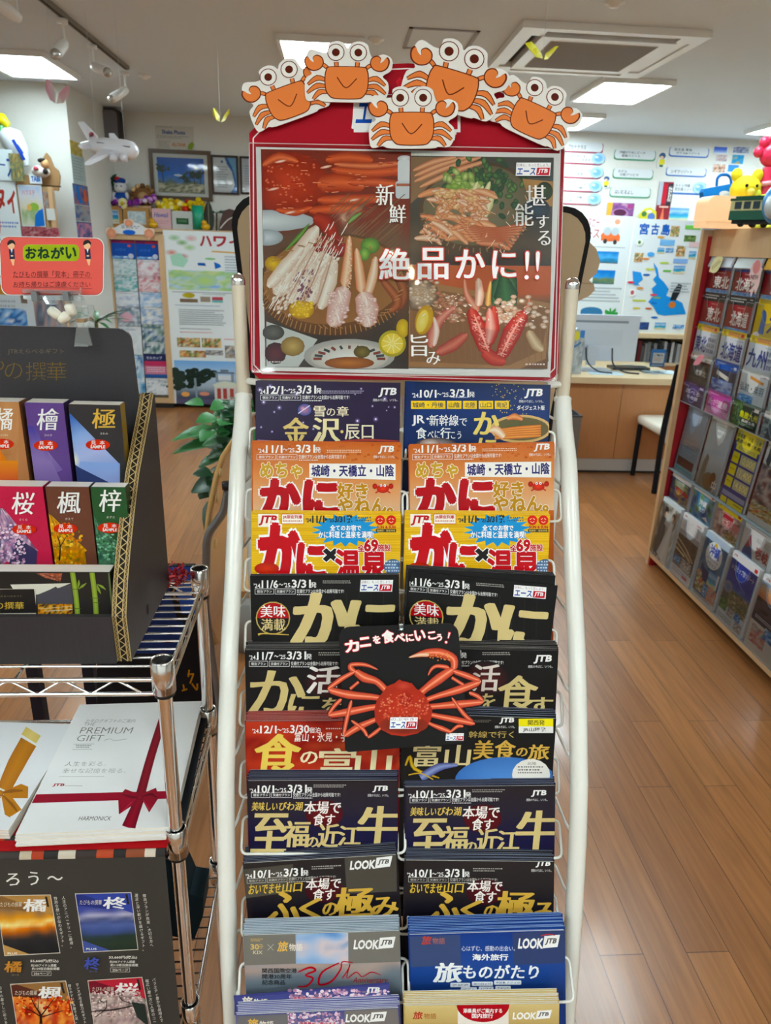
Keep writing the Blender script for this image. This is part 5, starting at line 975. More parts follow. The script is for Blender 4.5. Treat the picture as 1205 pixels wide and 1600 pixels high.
# notice card in a clear clip
nM = Matrix(((1, 0, 0, 0), (0, 0, -1, 1.02), (0, 1, 0, 0), (0, 0, 0, 1)))
CC = (0, 360, 6.694)
s = Sheet(nM, 'px', CC, dz=6e-6); pts = []
for cx, cy, r, a0 in ((1000, 165, 88, -90), (1000, 600, 84, 0), (100, 590, 88, 90), (85, 155, 95, 180)):
    for k in range(6): a = math.radians(a0+18*k); pts.append((cx+r*math.cos(a), cy+r*math.sin(a)))
s.basepoly(pts, .0008, '#f4e8e4'); c0 = (545, 372); s.poly([(c0[0]+(x-c0[0])*.985, c0[1]+(y-c0[1])*.975) for x, y in pts], '#2a2024'); s.poly([(c0[0]+(x-c0[0])*.979, c0[1]+(y-c0[1])*.965) for x, y in pts], '#e8655c')
s.rrect(240, 148, 828, 322, 50, '#a8bd2a'); s.rrect(248, 156, 820, 314, 44, '#9cb61c')
for t, a, b in (('お', 270, 378), ('ね', 396, 515), ('が', 536, 668), ('い', 690, 795)): s.T(t, a, 178, b, 292, '#123a24', .05)
for x in (118, 912):
    s.ell(x, 140, 42, 42, '#2a2226').ell(x, 162, 36, 34, '#f0c49a').poly([(x-42, 140), (x-20, 105), (x+30, 110), (x+42, 150), (x+10, 132), (x-34, 156)], '#2a2226').poly([(x-26, 196), (x+32, 194), (x+40, 300), (x-16, 302)], '#2c3350').poly([(x-8, 192), (x+16, 192), (x+6, 236)], '#f4f2f0').ell(x+8, 266, 14, 9, '#f0d0b0').poly([(x-8, 302), (x+36, 300), (x+28, 366), (x+14, 366)], '#f2c08c')
s.T('たびもの撰華「見本」冊子の', 138, 424, 944, 494, '#5a2a30', -.004).line([(136, 490), (964, 500)], 3, '#6a3038').T('お持ち帰りはご遠慮ください', 140, 534, 946, 594, '#5a2a30', -.004).line([(136, 594), (964, 606)], 3, '#6a3038')
tag(recenter(s.build('notice_card', None, nM)), 'coral notice card with a green heading above the black display box', 'notice card')
def PY(x, y, Y): return atY(CC[0]+x/CC[2], CC[1]+y/CC[2], Y)
clip = thing('sign_clip', 'clear plastic clip with white bead links holding the coral notice', 'sign clip', PY(850, 1210, 1.04))
a, b = PY(235, 610, 1.014), PY(850, 735, 1.014)
m_ = MB().mat('clip_plastic').box((a.x, 1.012, b.z+.008), (b.x, 1.0175, a.z)); m_.box((a.x, 1.0225, b.z), (b.x, 1.026, a.z-.004)); m_.box((a.x, 1.0125, b.z), (b.x, 1.0255, b.z+.006))
q = [PY(x, y, 1.012) for x, y in ((440, 690), (610, 690), (575, 775), (480, 775))]; m_.prism(q, (0, .012, 0)); q = [PY(x, y, 1.008) for x, y in ((820, 690), (835, 600), (850, 600), (845, 700))]; m_.prism(q, (0, .006, 0)); m_.build('clip_bar', clip)
for x in (365, 692): p = PY(x, 690, 1.011); MB().mat('grey_metal').box((p.x-.0035, 1.008, p.z-.006), (p.x+.0035, 1.0275, p.z+.006)).build('spring', clip)
for x, y, r in ((570, 865, 40), (672, 915, -35), (738, 825, 75)):
    p = PY(x, y, 1.02); d = V((math.cos(math.radians(r)), 0, -math.sin(math.radians(r))))*.0075
    MB().mat(PLASTIC, '#ece8d6').lathe([(0, -.0085), (.004, -.0085), (.0068, -.005), (.0068, .005), (.004, .0085), (0, .0085)], p, d, 12).build('bead', clip)
cb = MB().mat('clip_plastic'); q = [PY(x, y, 1.036) for x, y in ((790, 800), (905, 800), (928, 880), (918, 1000), (925, 1060), (965, 1205), (775, 1215), (790, 1080), (800, 1000), (780, 880))]
cb.prism(q, (0, .004, 0)); cb.prism([p+V((0, .026, 0)) for p in q], (0, .004, 0))
for y0, y1 in ((800, 830), (850, 880), (1180, 1215)): a, b = PY(790, y0, 1.034), PY(920, y1, 1.034); cb.box((a.x, 1.033, b.z), (b.x, 1.036, a.z))
cb.build('clip_jaws', clip)
a, b = PY(803, 925, 1.032), PY(878, 965, 1.032); MB().mat(PLASTIC, '#b89468').box((a.x, 1.031, b.z), (b.x, 1.066, a.z)).build('spring', clip)

# catalogs on the middle shelf
S2 = .8095+.0045; CD = (0, 1050, 3.347)
zt2 = S2+.026
def hz(x, y, z): return atZ(CD[0]+x/CD[2], CD[1]+y/CD[2], z)
bl, brr, tlf = hz(80, 838, zt2), hz(886, 800, zt2), hz(432, 165, zt2)
cat_M = plane(V((bl.x, bl.y, zt2)), (brr-bl)*V((1, 1, 0)), (tlf-bl)*V((1, 1, 0)))
cw, ch_ = .207, .297
MB_ = MB().mat(MATTE, '#23282c'); fb = hz(480, 640, S2)
fo = Matrix.Translation((0, 0, S2+.002-zt2)) @ cat_M
tag(recenter(MB().mat(MATTE, '#20262c').box((.010, .010, 0), (cw+.0115, ch_+.022, .0045)).build('folder', None, fo)), 'flat black folder underneath the white ribbon catalogs', 'folder')
for k in range(5):
    z0 = -.0195+k*.0039+.0005
    Mk = cat_M @ Matrix.Translation((R_.uniform(-.002, .002) if k < 4 else 0, (4-k)*-.0009, z0)) @ Matrix.Rotation(R_.uniform(-.008, .008) if k < 4 else 0, 4, 'Z')
    t = thing('gift_catalog', 'top white gift catalog with a crimson ribbon and bow printed on it' if k == 4 else 'white gift catalog lower in the stack under the crimson ribbon one', 'catalog', Mk @ Matrix.Translation((cw/2, ch_/2, -.0036)), 'white gift catalogs on the middle shelf')
    MB().mat(MATTE, '#efe8d8').box((.0005, .0005, -.0032), (cw-.0005, ch_-.0005, -.0004)).build('pages', t, Mk)
    s = Sheet(Mk, 'px', CD, dz=6e-6, mat=GLOSS); s.base(0, 0, cw, ch_, .0004, '#ecebe8')
    if k == 4:
        s.clip = (0, cw, 0, ch_); g = '#6f6a60'
        s.T('カタログギフトのご案内', 450, 246, 708, 265, '#77726a', -.01, .5).T('THE', 440, 265, 497, 280, g, -.015, .5).T('PREMIUM', 422, 290, 692, 322, g, -.012, .45).T('GIFT', 404, 330, 540, 362, g, -.012, .45).limb([(545, 358), (575, 350), (600, 358), (665, 350)], 1.5, g)
        s.line([(385, 378), (492, 376)], 1.5, g).line([(378, 405), (482, 404)], 1.5, g).scrib(398, 382, 478, 400, g, 2).T('人生を彩る。', 342, 468, 556, 493, g, -.015, .4).T('幸せな記憶を贈る。', 328, 504, 660, 529, g, -.015, .4).scrib(310, 546, 556, 551, '#8a857c', 1)
        s.T('JTB', 278, 584, 336, 600, '#b01a26', .04, .5).scrib(342, 594, 430, 600, '#8a857c', 1).T('HARMONICK', 414, 755, 582, 777, '#55514a', .0, .4)
        C1, C2 = '#96182c', '#6e0f1f'
        s.poly([(190, 640), (900, 622), (895, 662), (165, 686)], C1); s.limb([(855, 235), (790, 440), (735, 640)], [40, 44, 48], '#8e1628', C2); s.limb([(735, 655), (700, 740), (672, 815)], [44, 58, 72], C1, C2)
        s.poly([(730, 640), (655, 612), (618, 655), (622, 745), (690, 700)], C1).poly([(735, 640), (815, 606), (832, 655), (780, 735), (745, 670)], C1).limb([(640, 640), (690, 655), (725, 655)], [4, 14, 6], C2).limb([(740, 652), (790, 640), (820, 655)], [4, 14, 6], C2).ell(732, 655, 18, 14, '#a82036', C2).limb([(640, 730), (690, 680)], 5, '#b8384a').limb([(780, 720), (750, 672)], 5, '#b8384a')
    s.build('cover', t, Mk)
# gold ribbon catalog to the left
zg = S2+.018
bl, brr, tlf = hz(-250, 800, zg), hz(92, 800, zg), hz(60, 285, zg)
for k in range(4):
    cw, ch_ = .19, .236; gM = plane(V((brr.x-.19-.008, brr.y+.002, zg-.0042*(3-k))), (1, -.06, 0), (.06, 1, 0))
    t = thing('gift_catalog', 'white gift catalog with a golden ribbon and bow at the left edge' if k == 3 else 'white gift catalog lower in the stack under the golden ribbon one', 'catalog', gM @ Matrix.Translation((cw/2, ch_/2, -.0042)), 'gold ribbon catalogs on the middle shelf')
    MB().mat(MATTE, '#e8dcc8').box((0.0005, 0.0005, -.0037), (cw-.0005, ch_-.0005, -.0004)).build('pages', t, gM)
    s = Sheet(gM, 'px', CD, dz=6e-6); s.base(0, 0, cw, ch_, .0004, '#e4e4e4')
    if k == 3:
        s.clip = (0, cw, 0, ch_); s.limb([(175, 310), (150, 350)], [90, 90], '#e0c878', '#d4b85e'); s.limb([(150, 365), (85, 480), (20, 615)], [92, 90, 70], '#c07a14', '#a8660c'); C1, C2 = '#b8740f', '#8a5208'
        s.poly([(5, 628), (110, 585), (148, 600), (146, 660), (40, 660)], C1).poly([(5, 640), (60, 650), (128, 720), (50, 760), (25, 745)], C1).limb([(10, 632), (60, 622), (120, 620)], [4, 20, 8], C2).limb([(10, 640), (60, 690), (90, 730)], [4, 16, 8], C2).ell(4, 634, 14, 16, '#c88418', C2).limb([(-100, 660), (0, 640)], [40, 40], C1)
    s.build('cover', t, gM)
# red wrapping sheet and the hanging poster
s = MB().mat(MATTE, '#a51c20').box((-.62, .80, S2+.0003), (-.226, .93, S2+.0018)); tag(recenter(s.build('wrapping_sheet')), 'red paper sheet under the catalogs on the middle shelf', 'paper')
PYp = .797; poM = Matrix(((1, 0, 0, 0), (0, 0, -1, PYp), (0, 1, 0, 0), (0, 0, 0, 1)))
CE = (0, 1300, 3.347)
hang = thing('poster', 'dark poster of gift booklets draped over the front of the wire shelf', 'poster', (-.42, PYp, .30))
s = Sheet(poM, 'px', CE, dz=6e-6, mat=MATTE); rE = (s.pt(872, 150)[0]+s.pt(935, 990)[0])/2; zT = S2-.012
s.base(-.66, .30, rE, zT, .0005, '#3f3b36'); s.clip = (-.66, rE, .30, zT)
s.T('ろ', 32, 216, 102, 280, '#efece4', .0, 0, .02).T('う', 148, 208, 202, 278, '#efece4', 0, 0, .02).T('～', 248, 230, 328, 252, '#efece4', .01)
def bookpic(q, fn, band_, kanji, kx, n=16):
    (ax, ay), (bx_, by), (cx_, cy_), (dx_, dy_) = q; s.poly([(ax-4, ay-4), (bx_+3, by-4), (cx_+4, cy_+4), (dx_-3, dy_+4)], '#d8d0c0'); s.pic(0, 0, 0, 0, fn, n, n, q)
    f = lambda u, v: ((ax*(1-u)+bx_*u)*(1-v)+(dx_*(1-u)+cx_*u)*v, (ay*(1-u)+by*u)*(1-v)+(dy_*(1-u)+cy_*u)*v)
    s.poly([f(0, 0), f(1, 0), f(1, .36), f(.55, .2), f(0, .12)], band_[0]).poly([f(0, .02), f(.1, .0), f(.75, .24), f(.6, .28), f(0, .2)], band_[1]); a, b = f(.5, .06), f(.86, .26); s.T('たびもの撰華', f(.06, .1)[0], f(.06, .1)[1], f(.46, .1)[0], f(.06, .1)[1]+26, '#f0e4d0', -.005, .1); brush(s, kanji, a[0], a[1], b[0]+6, b[1]+6, WH, .1); s.poly([f(.9, .02), f(.94, .02), f(.95, .2), f(.91, .2)], '#2a2420')
    return f
f = bookpic([(-20, 335), (262, 331), (312, 630), (26, 645)], p_sunset(3), ('#b8894a', '#8a6438'), '橘', 0); s.poly([f(0, .82), f(.45, 1), f(0, 1)], '#c89a58').T('PLUS', 40, 630, 90, 640, WH, .02)
f = bookpic([(396, 325), (684, 318), (720, 612), (440, 626)], p_grad([(0, '#2c3a8a'), (.3, '#46509c'), (.4, '#b8b4cc'), (.48, '#3c4670'), (.56, '#5a6aa8'), (.68, '#3f5188'), (.75, '#2a3a34'), (.9, '#2c3c2c'), (1, '#24322a')], 3, .08, 4), ('#3a4aa0', '#2a3680'), '柊', 0); s.poly([f(0, .8), f(.5, 1), f(0, 1)], '#46569c').T('PLUS', 452, 606, 505, 616, WH, .02)
f = bookpic([(57, 798), (342, 780), (410, 1090), (105, 1105)], p_noise(['#8a1a14', '#e0502a', '#f0a048', '#c0301c', '#f4d090'], 5, 5), ('#9a7040', '#5c2c20'), '楓', 0); blossoms(s, 90, 860, 380, 960, 120, ('#e8502a', '#f08a3a', '#c02a18', '#f4b860'), 9)
s.limb([(215, 1000), (212, 950), (180, 900), (160, 850)], [16, 10, 5, 3], '#2a1410').limb([(215, 960), (260, 900), (290, 860)], [8, 5, 3], '#2a1410').limb([(212, 960), (120, 905)], [6, 3], '#2a1410').limb([(218, 965), (330, 930)], [6, 3], '#2a1410').limb([(200, 920), (205, 860)], [5, 2], '#2a1410')
f = bookpic([(463, 776), (742, 758), (800, 1070), (505, 1085)], p_noise(['#6a5a5a', '#b89a98', '#d8c4bc', '#8a7470', '#4a5a4a'], 8, 6), ('#c03040', '#7a1c2c'), '桜', 0); blossoms(s, 485, 830, 750, 960, 260, ('#e4ccc4', '#d0b0ac', '#f0e0d8', '#a88884'), 8)
s.limb([(480, 930), (600, 920), (700, 900)], [4, 8, 5], '#2c2422').limb([(560, 870), (555, 915), (500, 960)], [3, 5, 3], '#2c2422').limb([(620, 830), (640, 870), (700, 890)], [3, 4, 3], '#2c2422').poly([(690, 880), (760, 890), (780, 1010), (720, 960)], '#26302a')
for x, t, y0, y1 in ((336, '人生のアニバーサリーに最適。', 326, 600), (294, '特別な想いが伝わるギフト。', 328, 590), (758, '宿泊プランが充実。大切な方へ', 314, 592), (716, '満足と深い歓びを届けるギフト。', 312, 614)):
    s.tf = None; n = len(t)
    for i, chh in enumerate(t): k_ = 19; s.TV(chh, x+i*(3.4 if x < 600 else 2.9), y0+(y1-y0)*i/n, y0+(y1-y0)*(i+1)/n, '#e8e4da', k_)
for x, t, y0, y1 in ((408, 'センスが光る魅力のギフト。', 778, 1010), (368, '贈りやすいご予算で人気。', 785, 990), (808, 'バラエティ豊かな品揃えで', 752, 985), (772, '幅広い層の方に人気のコース。', 758, 1030)):
    n = len(t)
    for i, chh in enumerate(t): s.TV(chh, x+i*3.6, y0+(y1-y0)*i/n, y0+(y1-y0)*(i+1)/n, '#e8e4da', 19)
for i, chh in enumerate('日々の暮らしに彩りを'): s.TV(chh, 6+i*3.4, 795+i*20, 815+i*20, '#e8e4da', 18)
brush(s, '橘', 30, 665, 118, 722, '#c88a3a'); brush(s, '柊', 446, 645, 524, 708, '#4a5ab0'); s.T('コース', 66, 732, 104, 740, '#b8a070').T('コース', 470, 714, 510, 722, '#6a7ac0')
for (x, y, a, b, c) in ((164, 655, '55,660円(税込)', '約300アイテム掲載', '約129宿泊施設掲載'), (574, 636, '33,660円(税込)', '約290アイテム掲載', '約110宿泊施設掲載')):
    s.T(a, x, y, x+146, y+17, '#f0ece2', .02).T(b, x+4, y+24, x+136, y+38, '#f0ece2', .015).T(c, x+8, y+41, x+152, y+55, '#f0ece2', .015).frame(x+8, y+62, x+108, y+84, 2, '#c8c4ba').T('256ページ', x+18, y+67, x+100, y+80, '#f0ece2', .01)
s.build('print', hang, poM)
cv = MB().mat(MATTE); n = 8; cols = ['#a8402a', '#2c2826', '#c8bca8', '#3a302c', '#b04a2e', '#2a2624', '#8a4a30', '#d0c4b0', '#2e2a28', '#a8442a', '#3c3430', '#b8a890']; x = -.66; i = 0
while x < rE-1e-6:
    wst = R_.uniform(.012, .03); x1 = min(x+wst, rE); cv.col = rgb(cols[i % len(cols)]); vs = []
    for k in range(n+1): t = k/n*math.pi/2; y = .826-(.826-PYp)*math.sin(t); z = zT+(S2+.0025-zT)*math.cos(t); vs += [(x, y, z), (x1, y, z)]
    cv.add(vs, [(2*k, 2*k+1, 2*k+3, 2*k+2) for k in range(n)], True); x = x1; i += 1
cv.build('folded_top', hang)
# folder on the lowest shelf
q = [atY(x, y, .95) for x, y in ((296, 1398), (318, 1402), (317, 1432), (303, 1470), (270, 1503), (236, 1508), (236, 1345), (272, 1345))]
S3 = .478-.0085+.0045; q[4].z = max(q[4].z, S3); q[5].z = max(q[5].z, S3)
tag(recenter(MB().mat(MATTE, '#1c3440').prism(q, (0, .06, 0)).build('file_box')), 'dark teal file box behind the front post on the lowest wire shelf', 'file box')
# red tinsel
tn = MB().mat(PLASTIC)
for k in range(260):
    c = atZ(R_.choice((R_.gauss(262, 6), R_.gauss(282, 6))), R_.gauss(897, 5), S1+.012); c.z = S1+abs(R_.gauss(.010, .007)); d = V((R_.gauss(0, 1), R_.gauss(0, 1), R_.gauss(0, 1))).normalized()*R_.uniform(.005, .011); w = d.cross(V((R_.random(), R_.random(), R_.random()))).normalized()*.0013
    tn.col = rgb(R_.choice(['#c01a22', '#8a0f18', '#e04a4a', '#a81420'])); c.y = min(c.y, 1.11); tn.add([c-w, c+w, c+d+w, c+d-w], [(0, 1, 2, 3)])
tag(recenter(tn.build('tinsel')), 'bit of shiny red tinsel at the back corner of the top wire shelf', 'tinsel')

# dark folding sign standing behind the shelving
sg = thing('standing_sign', 'black folding sign with a blue upper part and gold brush writing behind the shelving', 'sign', (-.35, 1.45, 0))
sM = Matrix(((1, 0, 0, 0), (0, 0, -1, 1.36), (0, 1, 0, 0), (0, 0, 0, 1)))
s = Sheet(sM, 'px', (180, 880, 7.088), dz=1e-4, mat=MATTE); s.basepoly([(-200, 30), (880, 30), (960, 600), (1080, 1420), (1130, 1800), (-200, 1800)], .012, '#1b181b')
s.poly([(-190, 40), (860, 40), (940, 560), (700, 560), (560, 40)], '#3c5fc0').poly([(-190, 40), (560, 40), (760, 640), (700, 1000), (-190, 1000)], '#26376e').poly([(580, 200), (650, 200), (760, 640), (690, 640)], '#141114').limb([(690, 240), (640, 330), (700, 420)], 20, '#9a6a4a')
for pts in (((820, 1180), (810, 1260)), ((800, 1230), (870, 1225)), ((870, 1220), (830, 1330)), ((850, 1330), (905, 1400), (910, 1330)), ((755, 1340), (765, 1400)), ((740, 1410), (800, 1390))): s.limb(pts, 18, '#d08a2a')
s.build('board', sg, sM)
for x0_, x1_ in ((atY(40, 1060, 1.37).x, atY(58, 1060, 1.37).x), (atY(128, 1060, 1.37).x, atY(145, 1060, 1.37).x)): MB().mat(MATTE, '#241e26').box((x0_, 1.375, 0), (x1_, 1.40, 1.0)).build('leg', sg)

# wooden chair behind the rack
CHY = 2.0
ch = thing('wooden_chair', 'plywood chair with round holes and a grey tube frame behind the rack', 'chair', (-.27, CHY+.1, 0))
def cy(x, y, Y=CHY): return atY(x, y, Y)
bk = [(360, 688), (344, 712), (334, 740), (322, 800), (316, 860), (315, 930), (322, 980), (332, 1005)]
q = [cy(x, y) for x, y in bk]; vs = []; w_ = V((.030, .16, .01))
for p in q: vs += [p, p+w_*.12, p+w_]
m_ = MB().mat('chair_ply'); n = len(q)
for i in range(n-1):
    a, b = q[i], q[i+1]; m_.prism([a, b, b+V((.018, 0, 0)), a+V((.018, 0, 0))], V((0.012, .36, 0)))
m_.build('backrest', ch)
MB().mat(MATTE, '#dcb478').tube([p+V((.010, -.004, 0)) for p in q], .0075, 8).build('edge_band', ch)
for (x, y) in ((345, 738), (339, 778), (337, 850)):
    p = atX(x, y, cy(x-14, y).x+.026); MB().mat(MATTE, '#e0bf86').ball(p, (.004, .022, .014), 10, 6).build('hole_rim', ch)
m_ = MB().mat('chair_ply'); p = cy(372, 940); m_.box((p.x-.02, CHY-.02, .60), (p.x+.42, CHY+.40, .622)); m_.build('seat', ch)
fr = MB().mat('grey_metal'); fr.tube(rnd([cy(356, 768, CHY-.02), cy(350, 800, CHY-.02), cy(328, 830, CHY-.02), cy(323, 845, CHY-.02), cy(321, 950, CHY-.02), cy(338, 1080, CHY-.04), cy(352, 1250, CHY-.1)], .02), .0125, 10); fr.build('side_tube', ch)
MB().mat('dark_metal').lathe([(0, 0), (.016, 0), (.016, .02), (0, .02)], cy(356, 764, CHY-.02)).build('tube_cap', ch)
for dx, dy in ((.06, .32), (.36, .0), (.36, .34)): MB().mat('grey_metal').tube([(p.x+dx, CHY+dy, .60), (p.x+dx+.02, CHY+dy, 0.0)], .0125, 10).build('leg', ch)
a = cy(352, 1250, CHY-.1); MB().mat('grey_metal').tube([(a.x, a.y, a.z), (a.x+.005, a.y, 0)], .0125, 10).build('leg', ch)
# ================================================================ brochure shelf on the right
SX, SY1, SY0 = 1.735, 3.585, 1.5
shelf = thing('brochure_shelf', 'tall wood and red display shelf of travel brochures along the right side', 'display shelf', (1.98, 2.5, 0))
PT = 1.722
MB().mat('tan_wood').box((SX-.015, SY1+.003, 0), (2.25, SY1+.028, PT)).build('end_panel', shelf)
MB().mat('red_panel').box((SX+.01, SY1, .0), (2.24, SY1+.003, PT-.03)).build('red_lining', shelf)
MB().mat('tan_wood').box((SX+.03, SY0, PT-.118), (2.25, SY1, PT)).build('top_board', shelf)
MB().mat('tan_wood').box((SX-.012, SY0, .048), (2.25, SY1, .076)).build('base_board', shelf)
MB().mat('kick_board').box((SX+.06, SY0, 0), (2.2, SY1, .048)).build('kick_board', shelf)
MB().mat('red_panel').box((1.90, SY0, .076), (1.92, SY1, PT-.118)).build('back_panel', shelf)
MB().mat('red_panel').box((SX-.012, SY1-.012, 0), (SX+.06, SY1, .05)).build('foot', shelf)
# row: top z, bottom z, face x, acrylic height fraction
RWS = [(1.652, 1.555, 1.790, .0), (1.575, 1.428, 1.776, .78), (1.444, 1.28, 1.770, .74), (1.296, 1.145, 1.764, .85), (1.160, 1.005, 1.757, .72), (1.021, .912, 1.750, .85), (.908, .545, 1.796, .80), (.548, .385, 1.770, .75), (.402, .080, 1.742, .93)]
PIT = .243
def band(s, y0, y1, c): s.rect(0, y0, 1, y1, c)
def ph(s, x0, y0, x1, y1, f, n=14): s.pic(x0, y0, x1, y1, f, n, n)
NV = '#20308a'
def jt(s, x, y, c='#c01a26', w=.1): s.T('JTB', x, y, x+w, y+.03, c, .04, .2)
def q_white(a, b):
    def f(s): ph(s, 0, 0, 1, .5, p_noise(['#c8d4e0', '#a8bccc', '#e4e8ec', '#b8c8a8', '#d8d4a0'], 5, a), 12); s.ell(.3, .2, .16, .09, b); s.T('旅カード', .5, .12, .9, .22, '#5a7a9a', .02)
    return f
def q_hok(t, x0=.12):
    def f(s):
        band(s, 0, .22, '#323a7a'); s.scrib(.05, .06, .8, .16, '#e0e0f0', 2); jt(s, .8, .05, WH); s.rect(0, .22, 1, .8, '#8e2026'); s.scrib(.4, .27, .75, .31, '#e8c8c0', 1)
        s.T(t, x0, .38, .95, .74, '#f4ece6', .03, 0, .02); ph(s, 0, .78, 1, 1, p_blue(3))
    return f
def q_blk(t, x0=.25):
    def f(s):
        band(s, 0, .24, '#26282a'); s.scrib(.06, .06, .7, .2, '#d8d8d4', 2); jt(s, .82, .06, WH); s.rect(0, .24, 1, .86, '#97272b'); s.scrib(.4, .3, .7, .33, '#e8c8c0', 1); s.T(t, x0, .4, .88, .78, '#f2e8e2', .03); ph(s, 0, .84, 1, 1, p_blue(7))
    return f
def q_yel(t):
    def f(s): band(s, 0, 1, '#d8b41e'); s.scrib(.06, .04, .7, .12, '#8a6a10', 2); s.limb([(.3, .85), (.3, .4), (.2, .3)], [.2, .16, .1], '#4a6ab0', '#3a5aa0'); s.T(t, .5, .3, .95, .8, NV, .03); s.ell(.15, .9, .12, .09, '#f0e0e0'); s.rect(0, .94, 1, 1, '#c02a3a')
    return f
def q_nav(t, x0, x1, small=False):
    def f(s):
        band(s, 0, .2, '#e8cf1e'); s.rect(.26, .04, .8, .18, '#e0a860'); s.scrib(.3, .06, .76, .17, '#b8601e', 2); s.ell(.12, .1, .06, .06, '#c8a010'); s.ell(.88, .1, .07, .07, '#e0a020'); s.rect(.8, .05, .9, .16, '#c83a2a')
        s.rect(0, .2, 1, .92, '#d8dce4'); s.scrib(.62, .26, .95, .3, '#6a78a8', 1); s.T(t, x0, .36, x1, .84, NV, .035)
        if small: 
            for r in range(3):
                for k in range(2): s.T(('青森', '秋田', '岩手', '山形', '宮城', '福島')[r*2+k], x1+.04+k*.19, .36+r*.17, x1+.2+k*.19, .48+r*.17, '#3a4a8a', .02)
        s.rect(0, .92, 1, 1, '#2c4a9a')
    return f
def q_dark(s): band(s, 0, .22, '#e4e2da'); s.scrib(.4, .07, .9, .14, '#8a8a80', 2); s.rect(.06, .06, .12, .13, '#c83a2a'); s.rect(0, .22, 1, 1, '#4a1c22'); ph(s, .1, .3, 1, .95, p_noise(['#3a3438', '#5a5458', '#484a48', '#2c282c'], 3, 4)); s.T('北東北', .35, .48, .85, .66, '#e8e2dc', .02)
def q_bluep(s): band(s, 0, .25, '#1f55b0'); s.scrib(.1, .06, .5, .12, '#e8f0fa', 2); s.rect(.82, .1, .92, .18, '#e8e8f8'); s.rect(0, .25, 1, 1, '#3a3a52'); s.poly([(.15, .3), (.7, .42), (.7, .54), (.15, .42)], '#d8d0c4'); ph(s, .0, .55, .9, 1, p_noise(['#3a5ab0', '#6a8ad8', '#c0d0f0', '#2a4a9a'], 4, 8))
def q_grey(s): band(s, 0, 1, '#d4d6d6'); s.scrib(.3, .08, .7, .12, '#6a9a4a', 1); s.poly([(.35, .17), (.85, .26), (.85, .34), (.35, .25)], '#d08a30'); s.T('弘前・奥羽', .05, .4, .9, .62, '#4a5058', .02); ph(s, 0, .7, .6, 1, p_blue(2)); jt(s, .8, .12)
def q_grey2(s): band(s, 0, .3, '#d8dcdc'); ph(s, 0, .3, 1, 1, p_town(4)); jt(s, .1, .1)
def q_purp(s): band(s, 0, 1, '#4f3a70'); s.scrib(.2, .06, .6, .12, '#c8b8e0', 1); s.rect(.75, .12, .92, .22, '#b8a8d0'); s.limb([(.1, .5), (.45, .28), (.95, .5)], [.02, .05, .02], '#8a80b8'); s.T('選べる', .1, .36, .8, .54, '#d8d0e8', .02).T('冬の旅', .2, .6, .75, .76, '#f0ecf4', .02)
def q_pink(s): band(s, 0, 1, '#c44aa4'); s.rect(0, 0, 1, .1, '#d858b8'); s.scrib(.06, .12, .5, .18, '#f4d8ec', 1); s.T('ぽっかり', .1, .3, .5, .6, '#f0d0e8', .02).T('温泉', .5, .34, .92, .62, '#f8ecf4', .03); ph(s, 0, .7, 1, 1, p_noise(['#b86aa8', '#d898c8', '#c878b4'], 5, 3)); s.scrib(.3, .66, .9, .8, '#f4dcec', 3)
def q_kyu(s): band(s, 0, 1, '#2a342a'); ph(s, 0, 0, .35, 1, p_green(5)); s.rect(.3, .02, 1, .12, '#8a9a8a'); s.rect(.78, .1, .95, .24, '#c8b8b0'); s.T('島旅九州', .3, .34, .95, .6, '#d8d82a', .03); s.T('長崎五島', .4, .64, .9, .76, '#f0f0ea', .02); s.scrib(.3, .8, .9, .9, '#a8d0a0', 2)
def q_lady(s): band(s, 0, .25, '#e4e0dc'); jt(s, .06, .08); ph(s, 0, .25, 1, 1, p_noise(['#7a8a9a', '#b8c8c8', '#3a4a4a', '#d8dcd4'], 6, 4)); s.limb([(.3, .4), (.35, .7), (.3, 1)], [.2, .3, .3], '#4a5058')
def q_sky(s): ph(s, 0, 0, 1, 1, p_grad([(0, '#a4b4c8'), (.3, '#98a4b4'), (.5, '#a89c9c'), (.62, '#8a9aac'), (1, '#7a98b0')], 3, .1, 2)); s.poly([(.08, .2), (.2, .22), (.3, .36), (.42, .42), (.52, .36), (.6, .1), (.4, .06), (.15, .06)], '#a4b8d0'); s.scrib(.1, .52, .9, .6, '#c8a898', 2); s.scrib(.2, .62, .9, .7, '#8ab0c8', 2)
def _q_sky(s):
    q_sky(s); s.rect(.08, .76, .9, .88, '#3a2a30')
    for k in range(4): s.rect(.12+k*.2, .78, .26+k*.2, .86, '#6a1c24')
    s.rect(.08, .9, .95, .94, '#3a9ab0')
def q_cat(s): ph(s, 0, 0, 1, 1, p_grad([(0, '#dcdcd8'), (.12, '#b4b8b8'), (.55, '#c8ccd0'), (.8, '#9aa0a4'), (1, '#8a8880')], 2, .08, 3)); s.rect(0, 0, 1, .08, '#e4e6e2'); s.scrib(.3, .12, .7, .16, '#8a9a6a', 1); s.poly([(.35, .18), (.72, .18), (.7, .3), (.55, .38), (.42, .3)], '#e8ecea'); s.T('秋冬の湖', .4, .2, .66, .25, '#6a7a8a', 0).limb([(.28, .55), (.22, .7), (.2, 1)], [.12, .2, .25], '#7a7266', '#8a8278').ell(.55, .86, .28, .12, '#8a5a30', '#7a6a50').ell(.7, .8, .12, .09, '#7a4a24').T('中', .72, .8, .9, .96, '#e8e4dc', .02)
